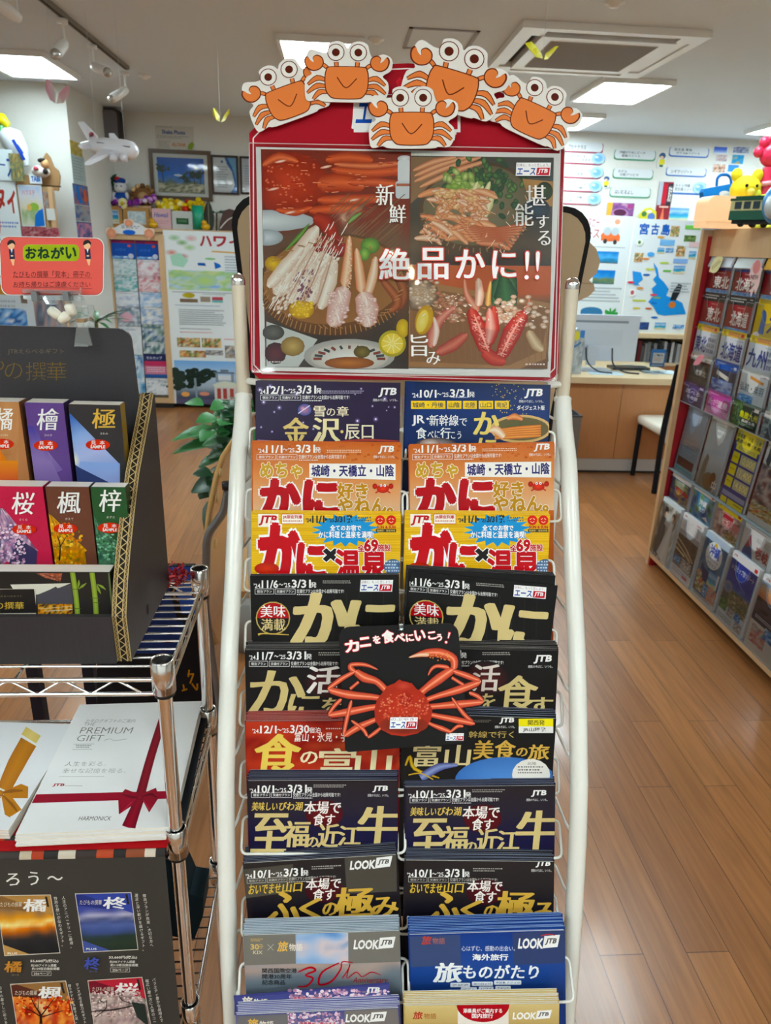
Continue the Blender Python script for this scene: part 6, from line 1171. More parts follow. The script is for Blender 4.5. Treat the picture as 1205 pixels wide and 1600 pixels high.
def q_price(s):
    band(s, 0, 1, '#ded43a'); s.rect(0, 0, 1, .06, '#f0e030'); s.rect(0, .2, 1, 1, '#3c3a86'); s.rect(.06, .1, .96, .24, '#e8d83a'); s.T('首都圏・中国・近畿', .04, .1, .94, .15, '#2a2a22', .02).T('温泉-小樽・札幌', .04, .165, .96, .21, '#2a2a22', .03); s.rect(.1, .24, .9, .3, '#f0e040'); s.scrib(.2, .25, .85, .29, '#3a3a5a', 2)
    for k, t in enumerate(('10,000', '11,400', '14,600')): y = .33+k*.155; s.rect(.06, y, .32, y+.13, '#f0dc20'); s.scrib(.1, y+.05, .28, y+.08, '#a88a10', 1); s.rect(.38, y, .96, y+.13, '#c8bc9a'); s.T(t, .4, y+.02, .93, y+.12, '#f4e89a', .04, out=('#7a5a20', .03))
    s.rect(.06, .82, .96, .88, '#9a98c0'); s.rect(.06, .9, .3, .97, '#f0dc20'); s.rect(.34, .9, .96, .98, '#f0e030'); s.scrib(.6, .92, .94, .96, '#6a5a10', 1)
def q_tour(s): band(s, 0, .3, '#dcdcd8'); jt(s, .06, .02); s.rect(.6, .02, .95, .06, '#c87a8a'); s.limb([(.15, .1), (.18, .2), (.14, .3)], [.1, .16, .14], '#4a4a50'); ph(s, .35, .1, .9, .3, p_green(3)); ph(s, 0, .32, 1, .75, p_noise(['#4a4450', '#8a7a7a', '#c8b8b0', '#6a3a34', '#3a3a48'], 4, 7)); ph(s, 0, .75, 1, .9, p_food(4)); s.rect(0, .9, 1, 1, '#d8d8d4')
def q_a1(s): band(s, 0, .2, '#e8ecf0'); s.scrib(.1, .05, .8, .12, '#b85a5a', 2); ph(s, .1, .22, .9, .5, p_green(6)); s.scrib(.2, .24, .9, .44, '#f4f0ea', 4); ph(s, 0, .5, 1, 1, p_noise(['#2a3a8a', '#5a3a5a', '#3a5ab0', '#c8a04a', '#24306a'], 4, 3)); s.poly([(.3, .42), (.95, .48), (.95, .6), (.3, .54)], '#b82a3a'); s.ell(.45, .6, .16, .12, '#d8a03a', '#8a5a4a')
def q_oki(s): band(s, 0, .14, '#e8ecf0'); s.scrib(.5, .05, .8, .1, '#7a8a6a', 1); s.rect(.84, .06, .94, .12, '#c83a3a'); ph(s, 0, .14, 1, 1, p_noise(['#2a5aa8', '#3a8ac8', '#6ab0d0', '#6a9a4a', '#1f4a90'], 4, 9)); s.T('沖縄', .36, .3, .7, .48, '#eef4fa', .04).T('たび', .4, .52, .68, .66, '#e8f0f8', .03); s.poly([(.6, .8), (.78, .7), (.9, .84)], '#e8f0f4')
def q_yelp(s): band(s, 0, .18, '#e8d820'); s.scrib(.4, .06, .85, .12, '#8a7a10', 1); s.rect(.84, .06, .95, .14, '#c83020'); s.rect(.06, .05, .14, .11, '#c89a10'); ph(s, 0, .18, 1, 1, p_noise(['#c8a098', '#8a5a50', '#e8d0c8', '#b88880', '#5a3a3a'], 6, 3)); s.rect(.3, .24, .7, .36, '#b02434'); s.T('天領', .34, .36, .68, .58, '#b02434', .04, out=('#fff', .05)); s.rect(.7, .36, .98, .56, '#d8888a'); s.limb([(.2, .3), (.2, .6)], .12, '#e8e4e0'); ph(s, .5, .68, 1, 1, p_food(6))
def q_iki(s): band(s, 0, 1, '#e4e8ec'); s.rect(0, 0, 1, .1, '#d0e0f0'); s.scrib(.2, .12, .8, .16, '#8a98a8', 1); s.poly([(.1, .8), (.28, .3), (.5, .95), (.1, .95)], '#3a5a9a').poly([(.15, .7), (.26, .32), (.36, .6)], '#b84a4a'); s.T('壱岐', .55, .5, .98, .8, '#c84a3a', .02, out=('#3a4a7a', .03)); s.scrib(.5, .3, .95, .42, '#9aa0a8', 3)
def q_wed(s): ph(s, 0, 0, 1, 1, p_noise(['#8a8a7a', '#c8ccc8', '#5a5a50', '#dcdcd8', '#a8b0a8'], 4, 3)); s.rect(0, 0, 1, .07, '#d8e8f0'); s.limb([(.28, .3), (.28, .5), (.26, .95)], [.22, .34, .3], '#5a5e66', '#4a4e56').ell(.32, .18, .09, .07, '#3a2c28').ell(.34, .24, .06, .05, '#d8b8a0'); s.limb([(.7, .3), (.68, .5), (.58, .98)], [.14, .26, .6], '#f0f0ee', '#d4d8d8').ell(.72, .2, .08, .06, '#5a4030').ell(.7, .25, .05, .05, '#e0c0a8'); s.limb([(.35, .36), (.6, .38)], .09, '#c8ccd0')
def q_kyo(s): band(s, 0, .26, '#e4e6ea'); jt(s, .06, .03, w=.12); s.scrib(.7, .05, .9, .09, '#b84a4a', 1); s.T('北九州', .12, .09, .85, .22, '#f0f2f4', .03, out=('#5a6068', .03)); s.rect(0, .26, 1, .34, '#a8aab4'); ph(s, 0, .34, 1, .78, p_noise(['#2a2420', '#6a5a4a', '#4a3a34', '#8a7a6a'], 4, 5)); s.limb([(.0, .42), (.5, .5), (.9, .62)], .02, '#e0c8a0').limb([(0, .5), (.4, .56), (.8, .64)], .02, '#e0c8a0').limb([(.02, .58), (.5, .62)], .025, '#f0dcb8'); ph(s, .05, .68, .35, .8, p_blue(4), 6); ph(s, .4, .66, .9, .84, p_town(8), 10); s.rect(0, .84, 1, 1, '#d8dce4'); s.scrib(.1, .87, .9, .95, '#8a98b0', 2); s.rect(.6, .9, .85, .94, '#c04a5a')
def q_oki2(s): ph(s, 0, 0, 1, 1, p_noise(['#3a4a7a', '#6a8aa8', '#2a5a8a', '#4a6a8a', '#8ab0c0'], 4, 6)); s.rect(0, 0, 1, .1, '#b8d0e8'); s.ell(.5, .28, .34, .2, '#eef2f4'); s.T('沖縄', .3, .14, .72, .3, '#2a4ab0', .04).ell(.5, .12, .06, .03, '#e8c83a').T('スペシャル', .26, .32, .74, .37, '#5a7ab0', .02).T('プライス', .3, .39, .7, .44, '#5a7ab0', .02); ph(s, .05, .6, .4, .9, p_food(9), 8); s.poly([(.1, .5), (.5, .55), (.55, .72), (.3, .7)], '#24346a'); ph(s, .5, .5, .9, .72, p_sea(5), 8); ph(s, .4, .74, .6, .9, p_blue(5), 6); ph(s, .62, .72, .98, .95, p_noise(['#e8d8c8', '#b86a5a', '#d8b8a0', '#8a9ab0'], 8, 4), 8); s.rect(.86, .48, .92, .7, '#e8ecf0'); s.rect(0, .93, 1, 1, '#d0d8e0'); s.scrib(.1, .94, .9, .98, '#4a5a7a', 1)
def q_reso(s): ph(s, 0, .1, 1, 1, p_grad([(0, '#2a3a9a'), (.35, '#3a4aa8'), (.42, '#5a78b8'), (.5, '#4a5a6a'), (.55, '#5a5a4a'), (.75, '#4a5a4a'), (1, '#7a8a9a')], 4, .06, 7), 18); s.rect(0, 0, 1, .1, '#e8ecf2'); jt(s, .06, .03, w=.12); s.rect(.84, .03, .95, .08, '#d03a3a'); s.T('いざ!ヒップ旅リゾート', .1, .16, .92, .24, '#dce4f4', .02, .1).limb([(.3, .12), (.45, .34), (.75, .42)], .01, '#7a90d8'); ph(s, .25, .5, 1, .76, p_noise(['#6a6a4a', '#a8987a', '#4a5a3a', '#8a7a60', '#c8b898'], 9, 5), 16); s.ell(.15, .5, .16, .08, '#4a6ab0', '#8a8a90'); s.rect(0, .76, 1, 1, '#c8d4dc'); ph(s, 0, .68, .3, .84, p_green(8), 8); ph(s, .34, .74, .6, .86, p_town(3), 8); ph(s, .62, .74, .84, .84, p_blue(9), 6); ph(s, .7, .84, .96, .96, p_town(6), 6); s.scrib(.06, .9, .6, .97, '#6a7a8a', 2)
def q_sun(s): s.rect(0, 0, 1, .08, '#e8ecf0'); jt(s, .1, .03, w=.14); ph(s, 0, .08, 1, .5, p_sunset(5)); ph(s, 0, .08, 1, .3, p_grad([(0, '#8ab0d8'), (.6, '#e0a878'), (1, '#c87a5a')], 3, .1)); ph(s, 0, .3, 1, .55, p_noise(['#3a3440', '#5a5060', '#2a2830'], 4, 2)); s.rect(0, .5, 1, .62, '#2c3050'); s.scrib(.1, .53, .9, .58, '#e0e0e8', 2); s.rect(0, .62, 1, 1, '#d4d4d0'); ph(s, .1, .66, .6, .9, p_noise(['#e0c0b8', '#b85a5a', '#d8d0c0', '#5a9ab0'], 7, 4), 8); ph(s, .5, .6, 1, .75, p_blue(2), 8)
GRID = [
 [('white pamphlet with a yellow circle', '#c4ced8', q_white(2, '#d8d44a')), ('white pamphlet with an orange circle', '#c8d2d4', q_white(5, '#e0a04a')), ('orange yellow pamphlet', '#dca838', lambda s: (band(s, 0, .4, '#e8b848'), s.scrib(.1, .2, .9, .34, '#b85a2a', 2)))],
 [('maroon brochure under a pale leaf tag', '#8e2026', q_hok('東北', .3)), ('maroon northern island brochure with a pink badge', '#8e2026', q_hok('北海道')), ('maroon southern island brochure', '#8e2026', q_hok('九州', .3))],
 [('small maroon brochure with black heading', '#97272b', q_blk('東北', .3)), ('maroon brochure with black heading', '#97272b', q_blk('北海道', .2)), ('yellow brochure with blue characters', '#d8b41e', q_yel('九'))],
 [('white and yellow brochure with six small names', '#d8dce4', q_nav('東北', .06, .56, True)), ('white and yellow brochure with three blue characters', '#d8dce4', q_nav('北海道', .12, .94)), ('white and yellow brochure with two big blue characters', '#d8dce4', q_nav('九州', .06, .74, True))],
 [('dark brochure behind a pink paper petal', '#4a1c22', q_dark), ('blue headed brochure with clouds', '#3a3a52', q_bluep), ('grey white brochure with an orange ribbon', '#d4d6d6', q_grey), ('grey town brochure', '#c8cccc', q_grey2)],
 [('purple brochure', '#4f3a70', q_purp), ('bright pink brochure', '#c44aa4', q_pink), ('dark green brochure with yellow characters', '#2a342a', q_kyu), ('pale brochure with a walking figure', '#a8b4b4', q_lady)],
 [('tall pale blue sky brochure', '#98a8b8', _q_sky), ('tall grey brochure with a cat like rock', '#b8bcbc', q_cat), ('tall yellow and violet price brochure', '#3c3a86', q_price), ('tall brochure with dark landscape photos', '#8a8484', q_tour)],
 [('small night view brochure', '#3a4a9a', q_a1), ('blue sea brochure with white characters', '#2a6ab0', q_oki), ('yellow headed brochure with a red stamp', '#b88880', q_yelp), ('white brochure with red island characters', '#e4e8ec', q_iki)],
 [('wedding couple brochure', '#a8aca8', q_wed), ('brown temple brochure with white heading', '#8a8078', q_kyo), ('blue island brochure with a white round label', '#4a6a8a', q_oki2), ('deep blue resort brochure', '#4a5a9a', q_reso), ('sunset brochure cut by the photo edge', '#8a8084', q_sun)]]
RN = ['top', 'second', 'third', 'fourth', 'fifth', 'sixth', 'tall seventh', 'eighth', 'bottom']
ac = []
for r, (zt_, zb, X, af) in enumerate(RWS):
    y = SY1-.012
    for k, (desc, col, fn) in enumerate(GRID[r]):
        w, h = .212, zt_-zb
        lean = math.radians((18, 1.5, 1.5, 1.5, 1.5, 1.5, 5, 2, 4)[r]); y0 = y-k*PIT
        top = V((X+math.sin(lean)*h*.0, y0, zt_)); upv = V((math.sin(lean), 0, math.cos(lean)))
        M = plane(top, (0, -1, 0), upv)
        t = thing('brochure', f'{desc}, {RN[r]} row of the right display shelf', 'brochure', M @ Matrix.Translation((w/2, -h, 0)), 'brochures on the right display shelf')
        th = .024 if r in (7, 8) else .010
        MB().mat(MATTE, '#e8edf0').box((.0006, -h, -th), (w-.0006, -.0008, -.0005)).build('pages', t, M)
        vis = h
        s = Sheet(M, 'n', size=(w, vis), dz=5e-5); s.clip = (0, w, -h, 0); s.base(0, -h, w, 0, .0005, col); fn(s); s.build('cover', t, M)
        if af:
            # clear pocket front with a thumb cut
            z0, z1 = zb+.004, zt_-(.028 if r > 5 else .022); Xa = X-.005; yy0, yy1 = y0+.008, y0-w-.006; cm = (yy0+yy1)/2
            pts = [(yy0, z0), (yy1, z0), (yy1, z1)]+[(cm-.055*math.cos(math.pi*i/10), z1-.075*math.sin(math.pi*i/10)) for i in range(11)]+[(yy0, z1)]
            m_ = MB().mat('clear_acrylic'); n = len(pts); lx = lambda z: Xa+math.sin(lean)*(z-zt_)
            vs = [(lx(z), a, z) for a, z in pts]; m_.add(vs, [tuple(range(n))]); o = m_.build('acrylic_pocket', shelf)
            e_ = MB().mat(PLASTIC, '#8a979c'); e_.tube([(lx(z)-.0004, a, z) for a, z in pts[2:]], .0009, 5); e_.tube([(lx(z0), yy1, z0), (lx(z1), yy1, z1)], .0012, 5); e_.build('pocket_edge', o)
    MB().mat(PLASTIC, '#9aa5a8').box((X-.006 if r not in (6, 8) else X-.025, SY0, zb-.003), (X+.09 if r != 6 else X+.1, SY1, zb-.0005)).build('shelf_ledge', shelf)
MB().mat(MATTE, '#7c8588').box((1.742, SY0, .552), (1.80, SY1, .556)).build('shelf_ledge', shelf)
# small paper tags stuck on the pockets
def cutout(name, label, cat, M, pts, col, draw=None, th=.0008, group=None):
    s = Sheet(M, 'n', size=(1, 1), dz=2e-4, mat=MATTE); q = [(x, -y) for x, y in pts]; s.basepoly(q, th, col, raw=True)
    if draw: draw(s)
    o = s.build(name, None, M); tag(o, label, cat, group); return o
def leafpts(l, w): return [(l*t, -w*math.sin(math.pi*t)*.5) for t in [k/8 for k in range(9)]]+[(l*(1-t), w*math.sin(math.pi*t)*.5) for t in [k/8 for k in range(1, 8)]]
p = atX(1108, 424, 1.752); cutout('paper_tag', 'pale yellow leaf shaped paper tag stuck over a maroon brochure', 'paper tag', plane(p, (0, -1, .55), (0, .5, 1)), leafpts(.13, .07), '#e6e2b0', lambda s: s.scrib(.03, -.008, .1, .012, '#8a8a5a', 2))
p = atX(1083, 570, 1.73); cutout('paper_tag', 'pink petal shaped paper tag over the dark fifth row brochure', 'paper tag', plane(p, (0, -1, .62), (0, .5, 1)), leafpts(.115, .042), '#e0909c')
p = atX(1181, 425, 1.752)
cutout('paper_tag', 'pale pink flower badge with a ribbon over the maroon northern island brochure', 'paper tag', plane(p, (0, -1, 0), (0, 0, 1)), [(.05*math.cos(2*math.pi*k/24)*(1 if k % 2 else .86), .05*math.sin(2*math.pi*k/24)*(1 if k % 2 else .86)) for k in range(5, 25)]+[(.045, .05), (.03, .09), (.015, .065), (0, .1), (-.02, .07), (-.035, .09)], '#e6c8c4', lambda s: (s.ell(0, -.02, .028, .028, '#d88a8a'), s.T('NEW', -.03, .012, .03, .03, '#7a4a4a', .02)))

# things standing on the shelf top
TZ = PT
def blob(name, label, cat, build, group=None):
    o = build(MB()).build(name); return tag(recenter(o), label, cat, group)
lamp_p = atY(1130, 355, 3.42); lx0, lx1 = atY(1094, 340, 3.42).x, atY(1168, 340, 3.42).x
lamp = thing('table_lamp', 'glowing peach box lamp with rounded corners on the right shelf', 'lamp', ((lx0+lx1)/2, 3.42, TZ))
m_ = MB().mat('warm_lamp'); lw = (lx1-lx0)/2; cxl = (lx0+lx1)/2; lh = atY(1130, 307, 3.42).z-TZ; out_ = []
for k in range(13): a = math.pi*k/12; out_.append((cxl+(lw-.035)*(1 if math.cos(a) > 0 else -1 if math.cos(a) < 0 else 0)+.035*math.cos(a), TZ+lh-.035+.035*math.sin(a)))
m_.prism([(lx1, 3.36, TZ+.03)]+[(x, 3.36, z) for x, z in out_]+[(lx0, 3.36, TZ+.03)], (0, .12, 0)); m_.build('shade', lamp)
MB().mat('warm_lamp').box((lx0+.004, 3.364, TZ), (lx1-.004, 3.476, TZ+.028)).build('base', lamp)
# model train
tx0 = atY(1134, 345, 3.22).x; tr_ = thing('model_train', 'green and cream model tram car on top of the right shelf', 'model train', (tx0+.2, 3.25, TZ))
tM = Matrix.Translation((tx0, 3.20, TZ)) @ Matrix.Rotation(math.radians(-62), 4, 'Z')
L_, W_, H_ = .36, .115, .118
m_ = MB().mat(MATTE, '#2a5a48').box((0, 0, .026), (L_, W_, .062)); m_.mat(MATTE, '#c8c08a').box((0, 0, .062), (L_, W_, .100)); m_.mat(MATTE, '#24503f').box((-.003, -.003, .100), (L_+.003, W_+.003, .109)); m_.box((.01, .012, .109), (L_-.01, W_-.012, .118)); m_.build('body', tr_, tM)
MB().mat(MATTE, '#26282a').box((.01, .01, 0.012), (L_-.01, W_-.01, .026)).build('underframe', tr_, tM)
for side_ in (0, 1):
    for k in range(8):
        y_ = -.0012 if side_ == 0 else W_+.0002
        MB().mat(MATTE, '#2c3c44').box((.02+k*.041, y_, .068), (.05+k*.041, y_+.001, .096)).build('window', tr_, tM)
for x_ in (-.001, L_):
    for k in range(3): MB().mat(MATTE, '#26343c').box((x_, .01+k*.034, .066), (x_+.001, .036+k*.034, .097)).build('window', tr_, tM)
for x_ in (.05, .1, .26, .31):
    for y_ in (.016, W_-.016): MB().mat('dark_metal').lathe([(0, -.005), (.013, -.005), (.013, .005), (0, .005)], (x_, y_, .013), (0, 1, 0), 14).build('wheel', tr_, tM)
# tote bag
bg = thing('tote_bag', 'bright blue tote bag behind the glowing lamp', 'bag', (atY(1127, 350, 3.53).x, 3.54, TZ))
q = [atY(x, y, 3.52) for x, y in ((1099, 300), (1102, 295), (1149, 286), (1153, 300), (1150, 355), (1104, 355))]
for p in q[-2:]: p.z = TZ
MB().mat(MATTE, '#2a7fd0').prism(q, (0, .04, 0)).build('body', bg)
hp_ = [atY(x, y, 3.53) for x, y in ((1120, 291), (1121, 278), (1127, 273), (1137, 273), (1142, 278), (1143, 289))]; MB().mat(MATTE, '#1f66b0').tube(rnd(hp_, .02), .006, 8).build('handle', bg)
s = Sheet(Matrix(((1, 0, 0, q[0].x), (0, 0, -1, 3.519), (0, 1, 0, q[0].z), (0, 0, 0, 1))), 'px', (0, 0, 1), dz=2e-4, mat=MATTE); s.ell(1133, 303, 9, 5, '#e4eef4').ell(1138, 306, 8, 4, '#c8dce8').T('Okinawa', 1126, 305, 1142, 308, '#e8f4fa', .02); s.build('print', bg, s.M)
# white basket with plush and balloon
bs = atY(1180, 310, 3.36); cx_ = bs.x+.03
def bskt(m): return m.mat(PLASTIC, '#d6d2c6').prism([atY(x, y, 3.50)*V((1, 1, 0))+V((0, 0, z)) for x, y, z in ((1152, 330, TZ), (1205, 330, TZ), (1208, 300, TZ+.21), (1160, 300, TZ+.175))], (0, -.03, 0))
blob('storage_bin', 'off white plastic bin behind the model tram', 'bin', bskt)
def plush(c, k, body, face=None, ears=None):
    def f(m):
        m.mat(MATTE, body); m.ball(c+V((0, 0, .055*k)), (.055*k, .045*k, .058*k)); m.ball(c+V((0, -.005*k, .145*k)), (.058*k, .05*k, .05*k))
        for sx in (-1, 1):
            m.mat(MATTE, ears or body).ball(c+V((sx*.042*k, 0, .195*k)), (.022*k, .014*k, .024*k)); m.mat(MATTE, body).ball(c+V((sx*.055*k, -.02*k, .075*k)), (.02*k, .02*k, .034*k)).ball(c+V((sx*.034*k, -.04*k, .016*k)), (.022*k, .03*k, .018*k)); m.mat(MATTE, '#1c1a1a').ball(c+V((sx*.02*k, -.05*k, .155*k)), .006*k, 8, 6)
        m.mat(MATTE, face or body).ball(c+V((0, -.045*k, .135*k)), (.018*k, .014*k, .014*k), 10, 6); return m
    return f
pc = V((atY(1166, 262, 3.40).x, 3.42, TZ+.17)); pc.z = TZ
yp = V((atY(1170, 300, 3.36).x, 3.335, TZ))
blob('plush_toy', 'yellow plush toy sitting in front of the off white bin', 'plush toy', plush(V((yp.x-.012, 3.555, TZ+.19)) if 0 else V((atY(1163, 300, 3.45).x, 3.45, TZ+.0)), 1.15, '#dfcf3a', '#e8dc6a'))
blob('plush_toy', 'small light green plush at the right edge of the shelf top', 'plush toy', plush(V((atY(1203, 300, 3.36).x, 3.40, TZ)), .75, '#c8d04a', '#e8e8c0'))
def balloon(m):
    b = atY(1182, 320, 3.50); m.mat(PLASTIC, '#e03a5a'); m.tube([V((b.x, 3.46, TZ+.01)), V((b.x+.002, 3.46, TZ+.16)), V((b.x+.006, 3.46, TZ+.26))], [.026, .032, .026], 12)
    c = V((b.x+.006, 3.46, TZ+.31)); m.ball(c, (.055, .035, .05)); 
    for a in range(5): t = a*math.pi/4; m.ball(c+V((.062*math.cos(t), 0, .055*math.sin(t)+.01)), (.024, .02, .024), 10, 6)
    m.mat(PLASTIC, '#f4a8b4').tube([V((b.x-.03, 3.432, TZ+.19)), V((b.x+.035, 3.432, TZ+.2))], .01, 8); return m
blob('balloon', 'pink and red hand shaped inflatable standing behind the yellow plush', 'inflatable', balloon)
def bball(m):
    c = V((atY(1224, 318, 3.0).x, 3.0, TZ+.085)); m.mat(PLASTIC, '#3f88c0').ball(c, (.075, .075, .085), 22, 14); m.mat(PLASTIC, '#c8ccd0').ball(c+V((-.045, -.03, -.012)), (.038, .05, .05), 16, 10); return m
blob('inflatable_toy', 'blue and white rounded inflatable cut by the right edge above the shelf', 'inflatable', bball)
# ================================================================ back of the shop, left half
def wallM(Y): return Matrix(((1, 0, 0, 0), (0, 0, -1, Y), (0, 1, 0, 0), (0, 0, 0, 1)))
def flat(name, label, cat, x0, y0, x1, y1, Y, th, col, draw=None, crop=(0, 0, 1), group=None, edge=None, shape=None, mat=None, zmin=None, parent=None):
    """upright flat thing that fills a pixel box of the photograph at depth Y; draw gets 0..1 coordinates over its face"""
    C = lambda x, y: atY(crop[0]+x/crop[2], crop[1]+y/crop[2], Y)
    X0 = (C(x0, y0).x+C(x0, y1).x)/2; X1 = (C(x1, y0).x+C(x1, y1).x)/2; Z1 = (C(x0, y0).z+C(x1, y0).z)/2; Z0 = (C(x0, y1).z+C(x1, y1).z)/2
    if zmin is not None: Z0 = zmin
    M = Matrix(((1, 0, 0, X0), (0, 0, -1, Y), (0, 1, 0, Z1), (0, 0, 0, 1)))
    s = Sheet(M, 'n', size=(X1-X0, Z1-Z0), dz=8e-5, mat=mat or MATTE)
    if shape: s.basepoly(shape, th, col, edge)
    else: s.base(0, -(Z1-Z0), X1-X0, 0, th, col)
    s.clip = (0, X1-X0, -(Z1-Z0), 0)
    if draw: draw(s)
    o = s.build(name, parent, M)
    if parent is None: recenter(o)
    return tag(o, label, cat, group) if label else o
def rr(r, ar=1.0, n=5):
    p = []
    for cx, cy, a0 in ((1-r, r*ar, -90), (1-r, 1-r*ar, 0), (r, 1-r*ar, 90), (r, r*ar, 180)):
        for k in range(n): a = math.radians(a0+90*k/(n-1)); p.append((cx+r*math.cos(a), cy+r*ar*math.sin(a)))
    return p
def framed(label, x0, y0, x1, y1, Y, fcol, bw, draw, glass=True, cat='framed picture'):
    a = atY(x0, (y0+y1)/2, Y); b = atY(x1, (y0+y1)/2, Y); zt = atY((x0+x1)/2, y0, Y).z; zb = atY((x0+x1)/2, y1, Y).z
    t = thing('framed_picture', label, cat, ((a.x+b.x)/2, Y, zb)); X0, X1 = a.x, b.x
    f = MB().mat(GLOSS, fcol); d = .022
    f.box((X0, Y-d, zb), (X0+bw, Y, zt)); f.box((X1-bw, Y-d, zb), (X1, Y, zt)); f.box((X0+bw, Y-d, zb), (X1-bw, Y, zb+bw)); f.box((X0+bw, Y-d, zt-bw), (X1-bw, Y, zt)); f.build('frame', t)
    M = Matrix(((1, 0, 0, X0+bw), (0, 0, -1, Y-.008), (0, 1, 0, zt-bw), (0, 0, 0, 1)))
    s = Sheet(M, 'n', size=(X1-X0-2*bw, zt-zb-2*bw), dz=1e-4, mat=GLOSS); s.base(0, -(zt-zb-2*bw), X1-X0-2*bw, 0, .004, '#e4e2dc'); draw(s); s.build('picture', t, M)
    if glass:
        m_ = MB().mat('clear_acrylic'); m_.add([(X0+bw, Y-.014, zb+bw), (X1-bw, Y-.014, zb+bw), (X1-bw, Y-.014, zt-bw), (X0+bw, Y-.014, zt-bw)], [(0, 1, 2, 3)]); m_.build('glass', t)
    return t
WB = 7.796
# low partition cabinet
cabx0, cabx1 = atY(153, 400, 7.44).x, atY(560, 400, 7.44).x; cabz = atY(250, 357, 7.44).z
cab = thing('display_cabinet', 'long tan display cabinet along the back wall holding souvenirs', 'cabinet', ((cabx0+cabx1)/2, 7.6, 0))
MB().mat('tan_wood').box((cabx0, 7.44, .06), (cabx1, 7.79, cabz-.03)).build('body', cab); MB().mat('tan_wood').box((cabx0-.01, 7.42, cabz-.03), (cabx1, 7.79, cabz)).build('top', cab); MB().mat('dark_groove').box((cabx0+.02, 7.47, 0), (cabx1, 7.78, .06)).build('plinth', cab)
# two column brochure rack
rx0, rx1 = atY(165, 500, 7.36).x-.0, atY(268, 500, 7.36).x; rzt = atY(215, 366, 7.36).z
# follow its slight lean in the picture: take the mean of top and bottom edges
rx0 = (atY(163, 375, 7.36).x+atY(190, 632, 7.36).x)/2; rx1 = (atY(258, 375, 7.36).x+atY(270, 635, 7.36).x)/2
br2 = thing('brochure_stand', 'tan framed stand with two columns of brochures by the Hawaii poster', 'brochure stand', ((rx0+rx1)/2, 7.38, 0))
MB().mat('tan_wood').box((rx0, 7.36, .05), (rx0+.035, 7.43, rzt)).build('side_frame', br2); MB().mat('tan_wood').box((rx1-.05, 7.36, .05), (rx1, 7.43, rzt)).build('side_frame', br2)
MB().mat('tan_wood').box((rx0+.035, 7.36, rzt-.05), (rx1-.05, 7.43, rzt)).build('top_frame', br2); MB().mat('tan_wood').box((rx0+.035, 7.36, .05), (rx1-.05, 7.43, .10)).build('bottom_frame', br2); MB().mat('dark_groove').box((rx0+.01, 7.37, 0), (rx1-.01, 7.43, .05)).build('plinth', br2)
MB().mat(MATTE, '#8a8478').box((rx0+.035, 7.415, .10), (rx1-.05, 7.428, rzt-.05)).build('back_panel', br2)
cwid = (rx1-rx0-.085)/2-.006
def b_top(c2): return lambda s: (s.rect(0, 0, 1, .16, '#8a2a6a'), s.rect(.4, .04, 1, .16, '#c03a5a'), s.rect(0, .16, 1, 1, '#1f4fa8'), s.ell(.75, .3, .08, .07, '#d85a4a'), s.T('ハワイ', .15, .45, .6, .6, '#4a8ad8', .02), s.ell(.8, .85, .12, .14, '#c8d0e0'), s.pic(0, .86, .7, 1, p_blue(4), 8, 3))
def b_gen(a, b, sd): return lambda s: (s.pic(0, 0, 1, 1, p_noise([a, b, '#e0e4e8', a], 5, sd), 10, 12), s.scrib(.1, .08, .8, .16, '#5a6a8a', 2, seed=sd), s.scrib(.15, .6, .9, .75, '#f0f0f0', 3, seed=sd+4))
LC = [(.0, .115, 'blue brochure with magenta heading', b_top(1)), (.115, .215, 'teal and white brochure', b_gen('#5aa0a0', '#b8ccd0', 3)), (.215, .315, 'green sea brochure', b_gen('#3a8a90', '#6ab0b0', 4)), (.315, .41, 'pale brochure with a dark round seal', b_gen('#a8b8d0', '#d8dce4', 5)), (.41, .535, 'brochure behind a pink arrow tag', b_gen('#6a7a8a', '#8a9aa8', 6)), (.535, .72, 'white brochure with small pictures', b_gen('#e4e8ea', '#d0d8dc', 7)), (.72, .98, 'deep blue brochure', b_gen('#2a6aa8', '#7ab0d0', 8))]
RC = [(.0, .115, 'blue brochure with magenta heading', b_top(2)), (.115, .215, 'white and rose brochure', b_gen('#c88a98', '#e4d8dc', 9)), (.215, .315, 'rose red brochure', b_gen('#b8606a', '#d8a0a4', 10)), (.315, .41, 'pale brochure with a blue square', b_gen('#d8dce0', '#8ab0d8', 11)), (.41, .52, 'cream and blue brochure', b_gen('#e0dccc', '#7a9ac8', 12)), (.52, .71, 'dark blue coast brochure', b_gen('#2a4a7a', '#5a7a6a', 13)), (.71, .87, 'pink and navy brochure', lambda s: (s.rect(0, 0, 1, .3, '#26305e'), s.T('セルカップ', .1, .1, .8, .22, '#dce0f0', .02), s.rect(0, .3, 1, .5, '#c03a60'), s.rect(0, .5, 1, .85, '#c87a94'), s.scrib(.1, .55, .9, .8, '#f0dce4', 3), s.rect(0, .85, 1, 1, '#2a5a9a'))), (.87, .985, 'grey white brochure', b_gen('#8a98a0', '#e0e4e8', 15))]
hz_ = rzt-.05-.11; k = 0
